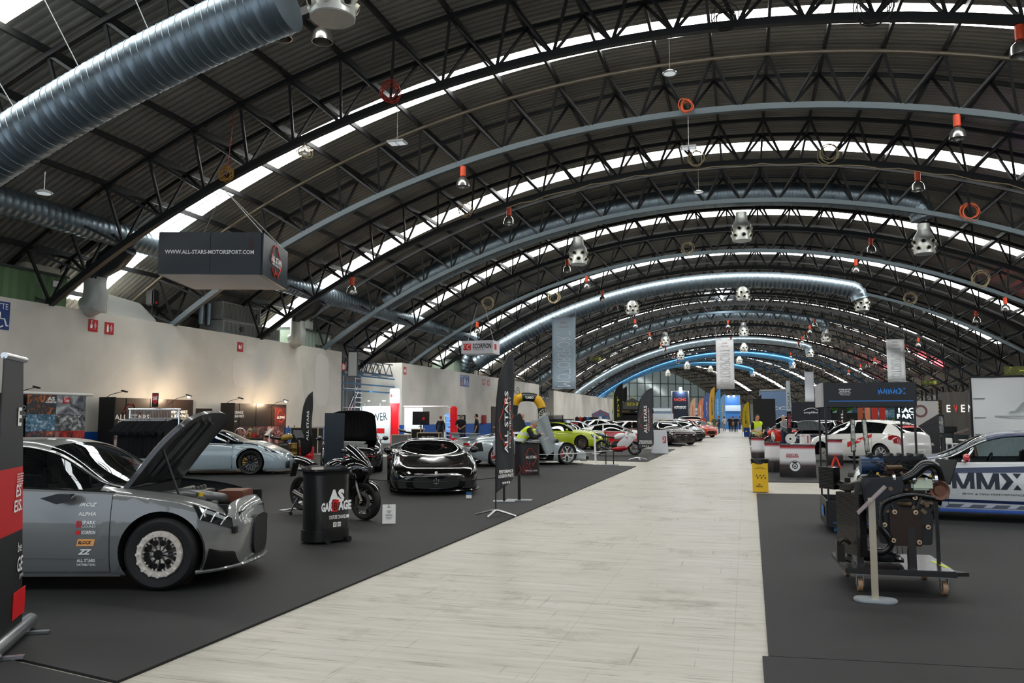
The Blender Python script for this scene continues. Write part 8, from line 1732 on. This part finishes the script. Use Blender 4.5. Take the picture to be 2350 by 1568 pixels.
b = MB(); b.box((.1, .12, 1.16), (.5, .34, .12)); b.box((.1, .0, 1.22), (.56, .14, .05))
for k in range(6): b.box((-.12+.09*k, .0, 1.255), (.05, .18, .03))
b.build('cylinder_head', mat('head_dark', '161819', .35, metal=.4, nz=.2, nscale=10), EN, bevel=.012)
b = MB(); b.cyl((-.22, -.05, 1.15), (-.02, -.05, 1.15), .085, n=24); b.build('air_filter', mat('filter_blue', '16304f', .35), EN, smooth=True, bevel=0)
b = MB(); b.prism([(-.26, 1.05), (.12, 1.07), (.1, .92), (.0, .80), (-.12, .62), (-.2, .62), (-.24, .85)], -.32, -.12); b.build('air_box', EB, EN, bevel=.012)
b = MB(); b.tube(ccat([(.08, -.26, 1.02), (.2, -.28, 1.08), (.3, -.28, 1.17), (.4, -.24, 1.15), (.45, -.2, 1.02), (.44, -.2, .93)], 5), .048, 14); b.build('intake_hose', EB, EN, smooth=True)
b = MB(); b.tube(ccat([(.42, -.25, .86), (.2, -.3, .90), (.05, -.32, .88), (-.08, -.3, .8), (-.1, -.3, .62), (-.03, -.3, .5), (-.02, -.28, .42), (-.1, -.26, .36), (-.26, -.22, .38)], 5), .03, 12); b.build('charge_hose', EB, EN, smooth=True)
b = MB(); b.lathe([(.03, -.04), (.085, -.05), (.1, 0), (.085, .05), (.03, .04)], 20, 'Y', c=(.42, -.24, .94)); b.cyl((.42, -.3, .94), (.42, -.24, .94), .05, n=16); b.build('turbo', mat('turbo_bronze', '6a4a3a', .35, metal=.8), EN, smooth=True)
b = MB(); b.cyl((.3, -.28, 1.05), (.3, -.34, 1.05), .012); 
for a_ in (.03, .2, .39): b.lathe([(.05, -.012), (.052, .012)], 16, 'X', c=(a_, -.27, 1.04))
b.build('hose_clamp', ALU, EN)
# intercoolers with fins
def cooler(p, rz, w_, h_, d_, name='intercooler'):
    b = MB().at(T(*p) @ RZ(rz)); b.box((0, 0, 0), (w_, d_, h_)); o = b.build(name, EB, EN, bevel=.004); b = MB().at(T(*p) @ RZ(rz)); n = int(h_/.014)
    for k in range(n): b.box((0, -d_/2-.003, -h_/2+h_*(k+.5)/n), (w_*.94, .006, .005))
    b.build('fins', mat('fin_grey', '55524e', .4, metal=.7), o); return o
cooler((-.33, -.12, .60), RD(-62), .36, .58, .07); cooler((-.46, .32, 1.0), RD(-50), .2, .22, .09)
b = MB(); b.tube(ccat([(-.4, .3, .95), (-.3, .2, .92), (-.16, .1, .98)], 5), .045, 10); b.build('cooler_hose', EB, EN, smooth=True)
b = MB(); b.tube(ccat([(-.36, -.2, .42), (-.42, -.22, .46), (-.47, -.22, .40), (-.45, -.22, .3), (-.36, -.22, .26)], 4), .018, 8); b.box((-.45, -.22, .33), (.07, .06, .16)); b.box((-.48, -.22, .38), (.015, .1, .14)); b.build('bracket', ED, EN, smooth=False)
b = MB(); hull(b, [(-.3, .25, .32, .12), (-.15, .24, .36, .18), (.02, .24, .35, .18), (.12, .24, .30, .14)], 14, 3); b.build('oil_pan', mat('pan_black', '0e0e0f', .3, coat=.4), EN, smooth=True)
b = MB()
for k in range(6): b.beam((-.12+.045*k, -.16, .345), (-.07+.045*k, .1, .355), .01, .02)
b.build('pan_rib', mat('plate_dark', '120f0d', .5), EN)
b = MB()
for k in range(16): b.tube([(random.uniform(-.25, .3), -.1+random.uniform(-.15, .1), random.uniform(.95, 1.2)) for _ in range(4)], .007, 5)
b.build('wiring', mat('wire_loom', '1b1a17', .6), EN)
b = MB()
for k in range(10): b.box((random.uniform(-.22, .38), -.26, random.uniform(.84, 1.12)), (.02, .02, .02))
b.build('connector', mat('connector_yellow', 'c9a21e', .5), EN)
# ---- white lectern in front
t = thing('info_lectern', 'pale metal lectern with a tilted board on an oval foot, front right', 'lectern', (1.06, 7.98, .006), RD(-4)); PM = mat('lectern_metal', 'b5a994', .35, metal=.5); b = MB(); post_round(b, 0, 0, .36, .1, .0, .03, 14); b.build('base', mat('lectern_base', 'a3aaad', .35, metal=.3), t, bevel=.008); b = MB(); b.box((0, 0, .46), (.058, .03, .88)); b.build('post', PM, t, bevel=.004)
b = MB(); b.beam((-.13, .0, .745), (.115, .0, 1.0), .20, .012, up=(0, 1, 0)) if False else b.box((0, 0, 0), (.34, .24, .01), R=Matrix.Rotation(RD(-46), 3, 'Y')); o = b.build('board', mat('board_pink_grey', '8d8182', .35, metal=.3), t, bevel=.003); o.location = (0, 0, .885)
# ================================================================ PEOPLE
SKIN = mat('skin', 'c08a6e', .55); SKIN2 = mat('skin_pale', 'c99a80', .55)
def person(name_label, loc, rz, h=1.75, top='101114', legs='1a2030', hair='2a1c14', shoes='15130f', pose='stand', vest=None, sleeves='short', build=1., group=None, cap=None):
    """one skinned body from a joint skeleton; clothes are shells offset from it"""
    t = thing('person', name_label, 'person', loc, rz); s = h/1.75
    lean = {'lean': RD(42), 'walk': 0, 'stand': 0}.get(pose, 0)
    def tw(p):  # bend the upper body forward about the hip
        p = Vector(p)
        if lean and p.z > .95: q = p-Vector((0, 0, .95)); a = lean; p = Vector((q.x*cos(a)+q.z*sin(a), q.y, -q.x*sin(a)+q.z*cos(a)))+Vector((0, 0, .95))
        return p
    B = build; J = {'pel': (0, 0, .95), 'wai': (0, 0, 1.1), 'che': (.01, 0, 1.3), 'nk': (0, 0, 1.46), 'hd0': (.01, 0, 1.53), 'hd1': (.02, 0, 1.66)}
    Rr = {'pel': .15*B, 'wai': .13*B, 'che': .15*B, 'nk': .058, 'hd0': .075, 'hd1': .085}
    E = [('pel', 'wai'), ('wai', 'che'), ('che', 'nk'), ('nk', 'hd0'), ('hd0', 'hd1')]; st = .0
    for sd, n_ in ((1, 'l'), (-1, 'r')):
        ph = {'walk': sd*.28}.get(pose, sd*.03)
        J['hp'+n_] = (0, sd*.09, .9); J['kn'+n_] = (ph*.55+.03, sd*.1, .5); J['an'+n_] = (ph*1.05 if pose == 'walk' else ph, sd*.11, .09); J['ft'+n_] = (J['an'+n_][0]+.15, sd*.12, .035)
        Rr['hp'+n_] = .1*B; Rr['kn'+n_] = .062; Rr['an'+n_] = .04; Rr['ft'+n_] = .035
        J['sh'+n_] = (0, sd*.19*B, 1.42); Rr['sh'+n_] = .06
        if pose == 'behind': el, wr = (-.09, sd*.29, 1.14), (-.16, sd*.06, .97)
        elif pose in ('lean', 'hold'): el, wr = (.06, sd*.25, 1.15), (.28, sd*.1, 1.08)
        elif pose == 'walk': el, wr = (-ph*.2, sd*.26, 1.14), (-ph*.4+.06, sd*.27, .9)
        else: el, wr = (-.02, sd*.25, 1.14), (.05, sd*.25, .88)
        if pose == 'lean': el = (.24, sd*.24, 1.18); wr = (.10, sd*.12, 1.42-.34); wr = (.02, sd*.10, 1.50)
        J['el'+n_] = el; J['wr'+n_] = wr; Rr['el'+n_] = .042; Rr['wr'+n_] = .028
        if pose == 'lean': J['el'+n_] = (.26, sd*.24, 1.30); J['wr'+n_] = (.36, sd*.1, 1.52)
        d = (Vector(J['wr'+n_])-Vector(J['el'+n_])).normalized(); side_ = Vector((0, 1, 0)) if abs(d.y) < .7 else Vector((1, 0, 0)); pw = Vector(J['wr'+n_])+d*.07; J['pa'+n_] = tuple(pw); Rr['pa'+n_] = .03
        for f in range(4): q = pw+side_*(f-1.5)*.02+d*(.07-.008*abs(f-1.2))+Vector((.006, 0, -.008)); J['f%d' % f+n_] = tuple(q); Rr['f%d' % f+n_] = .009; E.append(('pa'+n_, 'f%d' % f+n_))
        q = Vector(J['wr'+n_])+d*.05+side_*.05*(-sd); J['th'+n_] = tuple(q); Rr['th'+n_] = .01; E.append(('pa'+n_, 'th'+n_))
        E += [('pel', 'hp'+n_), ('hp'+n_, 'kn'+n_), ('kn'+n_, 'an'+n_), ('an'+n_, 'ft'+n_), ('che', 'sh'+n_), ('sh'+n_, 'el'+n_), ('el'+n_, 'wr'+n_), ('wr'+n_, 'pa'+n_)]
    names = list(J); P = {k: tw(J[k])*s for k in names}; idx = {k: i for i, k in enumerate(names)}
    me = bpy.data.meshes.new('body'); me.from_pydata([P[k] for k in names], [(idx[a], idx[c]) for a, c in E], []); o = bpy.data.objects.new('body', me); COL.objects.link(o)
    o.modifiers.new('skin', 'SKIN'); 
    for i, k in enumerate(names): v = me.skin_vertices[0].data[i]; v.radius = (Rr[k]*s*(.8 if k in ('pel', 'wai', 'che') else 1), Rr[k]*s); v.use_root = k == 'pel'
    sb = o.modifiers.new('sub', 'SUBSURF'); sb.levels = 1; bpy.context.view_layer.update()
    em = bpy.data.meshes.new_from_object(o.evaluated_get(bpy.context.evaluated_depsgraph_get())); bpy.data.objects.remove(o)
    body = bpy.data.objects.new('body', em); COL.objects.link(body); body.parent = t
    # head and face joined into the same body
    hm = MB(); hc = (P['hd0']+P['hd1'])/2+Vector((.015, 0, .035))*s; MH = T(*hc) @ RY(lean*.9); hm.at(MH)
    hm.sphere((0, 0, 0), 1, 16, (.098*s, .078*s, .122*s)); hm.sphere((.03*s, 0, -.06*s), 1, 12, (.062*s, .055*s, .058*s)); hm.add([(.09*s, -.014*s, -.03*s), (.09*s, .014*s, -.03*s), (.094*s, 0, .02*s), (.118*s, 0, -.026*s)], [(0, 1, 3), (1, 2, 3), (2, 0, 3)])
    for sd in (1, -1): hm.sphere((0, sd*.078*s, 0), 1, 8, (.022*s, .01*s, .032*s))
    bm = bmesh.new(); bm.from_mesh(em); o_ = len(bm.verts); nv = [bm.verts.new(v) for v in hm.v]
    for f in hm.f:
        try: bm.faces.new([nv[i] for i in f])
        except ValueError: pass
    for f in bm.faces: f.smooth = True
    bm.to_mesh(em); bm.free(); em.materials.clear(); em.materials.append(SKIN)
    b = MB().at(MH)
    for sd in (1, -1): b.sphere((.086*s, sd*.03*s, .012*s), .011*s, 8)
    b.build('eye', mat('eye_dark', '1c1512', .3), t); b = MB().at(MH); b.box((.093*s, 0, -.062*s), (.01*s, .036*s, .008*s)); b.build('mouth', mat('lip', '8a4a42', .5), t)
    b = MB().at(MH @ T(-.012*s, 0, .018*s)); rows = [[(.104*s*sin(a)*cos(p_), .086*s*sin(a)*sin(p_), .125*s*cos(a)) for p_ in [2*pi*k/20 for k in range(21)]] for a in [pi*j/16 for j in range(0, 12)]]
    rows = [[(x if not (x > .045*s and z < .055*s) else .045*s, y, z) for x, y, z in r] for r in rows]; b.grid(rows); b.build('hair' if not cap else 'cap', mat('hair_'+hair, hair, .8, bump=.5, bscale=60) if not cap else mat('cap_'+cap, cap, .7), t, smooth=True, fix=False)
    # clothes
    seg = {'torso': [('pel', 'wai'), ('wai', 'che'), ('che', 'nk'), ('che', 'shl'), ('che', 'shr'), ('pel', 'pel')], 'arm': [('shl', 'ell'), ('shr', 'elr')], 'fore': [('ell', 'wrl'), ('elr', 'wrr')], 'leg': [('hpl', 'knl'), ('hpr', 'knr'), ('knl', 'anl'), ('knr', 'anr'), ('pel', 'hpl'), ('pel', 'hpr')], 'foot': [('anl', 'ftl'), ('anr', 'ftr')], 'hand': [('wrl', 'pal'), ('wrr', 'par'), ('pal', 'f1l'), ('par', 'f1r')], 'head': [('nk', 'hd0'), ('hd0', 'hd1')]}
    def near(c):
        best = None
        for g_, L in seg.items():
            for a, e in L:
                A, E_ = P[a], P[e]; d = E_-A; u = 0 if d.length < 1e-6 else max(0, min(1, (c-A).dot(d)/d.length_squared)); dist = (c-(A+d*u)).length
                rr = lerp(Rr[a], Rr[e], u)*s; dd = dist-rr
                if best is None or dd < best[0]: best = (dd, g_, u)
        return best
    cls = [near(f.center) for f in em.polygons]
    def shell(name_, pred, off, m_):
        vi = {}; vv = []; ff = []
        for f, c in zip(em.polygons, cls):
            if f.index >= len(cls) or not pred(c, f.center): continue
            r = []
            for v in f.vertices:
                if v not in vi: vi[v] = len(vv); vv.append(em.vertices[v].co+em.vertices[v].normal*off)
                r.append(vi[v])
            ff.append(r)
        if not ff: return
        q = bpy.data.meshes.new(name_); q.from_pydata(vv, [], ff); q.materials.append(m_); q.polygons.foreach_set('use_smooth', [True]*len(ff)); ob = bpy.data.objects.new(name_, q); COL.objects.link(ob); ob.parent = t
    nz = P['nk'].z-.0
    shell('trousers', lambda c, p_: c[1] == 'leg' or (c[1] == 'torso' and p_.z < 1.0*s), .014*s, mat('cl_'+legs, legs, .8)); shell('shoes', lambda c, p_: c[1] == 'foot' or p_.z < .07*s, .012*s, mat('cl_'+shoes, shoes, .6))
    shell('shirt', lambda c, p_: (c[1] == 'torso' and p_.z > .93*s) or c[1] == 'arm' or (c[1] == 'fore' and sleeves == 'long'), .02*s, mat('cl_'+top, top, .85))
    if vest: shell('safety_vest', lambda c, p_: c[1] == 'torso' and p_.z > .86*s and c[2] <= 1, .034*s, mat('vest_lime', 'c6e01c', .6)); shell('reflective_band', lambda c, p_: c[1] == 'torso' and (.98*s < p_.z < 1.04*s or 1.14*s < p_.z < 1.2*s), .037*s, mat('vest_band', 'c9cfc9', .4))
    return t
q = G(1204, 1091)
person('grey-haired steward in a yellow vest leaning on the dark printed counter', (q.x-.30, q.y+.45, .006), RD(12), 1.72, '111113', '17181a', '8d8a86', pose='lean', vest=True, sleeves='long')
b = MB(); b.box((0, 0, 0), (.02, .07, .14), R=Matrix.Rotation(.9, 3, 'Y')); o = b.build('phone', mat('phone_white', 'c9cbd0', .3)); o.location = (q.x+.52, q.y+.52, 1.02); tag(o, 'white phone held over the dark printed counter', 'phone')
q = AY(1011, 961, 47.5); person('woman in black with auburn hair beside the white shelf', (q.x, 47.5, .006), RD(100), 1.70, '0f1013', '101114', '5a2c1a', pose='stand', sleeves='long', build=.85)
q = AY(1058, 961, 46); person('man in a black T-shirt with hands clasped behind his back', (q.x, 46, .006), RD(95), 1.76, '0d0d0f', '1c2740', '6b5a4c', pose='behind', build=1.2)
q = AY(1094, 961, 44); person('dark-haired man in a black T-shirt standing sideways', (q.x, 44, .006), RD(195), 1.80, '0d0d0f', '101116', '15100c', pose='stand', build=1.1)
q = AY(1145, 961, 48); person('person in black behind the near feather flag holding something', (q.x, 48, .006), RD(190), 1.68, '101012', '15161a', '2a1c14', pose='hold')
q = AY(1199, 961, 43); person('bald man in dark clothes behind the raised dark door', (q.x, 43, .006), RD(180), 1.78, '15161a', '15161a', 'b07a60', pose='hold', sleeves='long')
q = AY(1737, 961, 32.8); person('young steward in a yellow vest behind the narrow counter', (q.x, 32.9, .006), RD(-60), 1.72, '111113', '15161a', '2a1c14', pose='hold', vest=True)
q = AY(1796, 961, 45); person('man in a grey long-sleeved shirt and jeans looking down at the red motorcycle', (q.x, 44.6, .006), RD(-30), 1.72, '8d8f90', '1b2a44', '9a8a78', pose='hold', sleeves='long', cap='a39a8e')
for px, y_, rz_, tp, lg, pose, lab in ((1639, 84, 260, '4b5540', '6f7a5c', 'stand', 'man in olive clothes standing left of the walkway'), (1650, 84.5, 200, '1c2a48', '27406b', 'hold', 'man in dark blue with jeans next to the man in olive'), (1662, 100, 120, 'c9c2ba', '8d8a84', 'stand', 'far person in pale clothes on the walkway'), (1675, 96, 265, '18181a', '1d1d20', 'walk', 'far person in black, left of the walking group'), (1682, 97, 90, '6b4a3a', '3a3a3e', 'walk', 'far person in brown, middle of the walking group'), (1689, 93, 265, '14151a', '15161a', 'walk', 'far person in black jacket, right of the walking group'), (1698, 112, 90, '3a4a66', '22262e', 'walk', 'farthest person in blue near the end of the walkway')):
    q = AY(px, 961, y_); person(lab, (q.x, y_, .006), RD(rz_), 1.74, tp, lg, '241a14', pose=pose)
# far booths that close the right side
for px, y_, w_, h_, c_, lab in ((1835, 100, 6, 2.8, '3a4652', 'grey-blue far stand behind the backdrop'), (1960, 95, 9, 2.6, '2c3a44', 'long dark far stand behind the plants'), (2070, 70, 5, 2.4, '3f5a66', 'teal far stand right of the plants')):
    p = AY(px, 961, y_); t = thing('far_stand', lab, 'exhibition stand', (p.x, y_, .006)); b = MB(); b.box((0, 0, h_/2), (w_, 1.2, h_)); b.build('wall', mat('st_'+c_, c_, .5, nz=.15, nscale=1), t); b = MB(); b.box((0, -.62, h_-.5), (w_*.9, .03, .6)); b.build('print', photo('fs'+c_, ['18222c', '4a86a0', 'e0e6e8'], 1.6, px*.1), t)
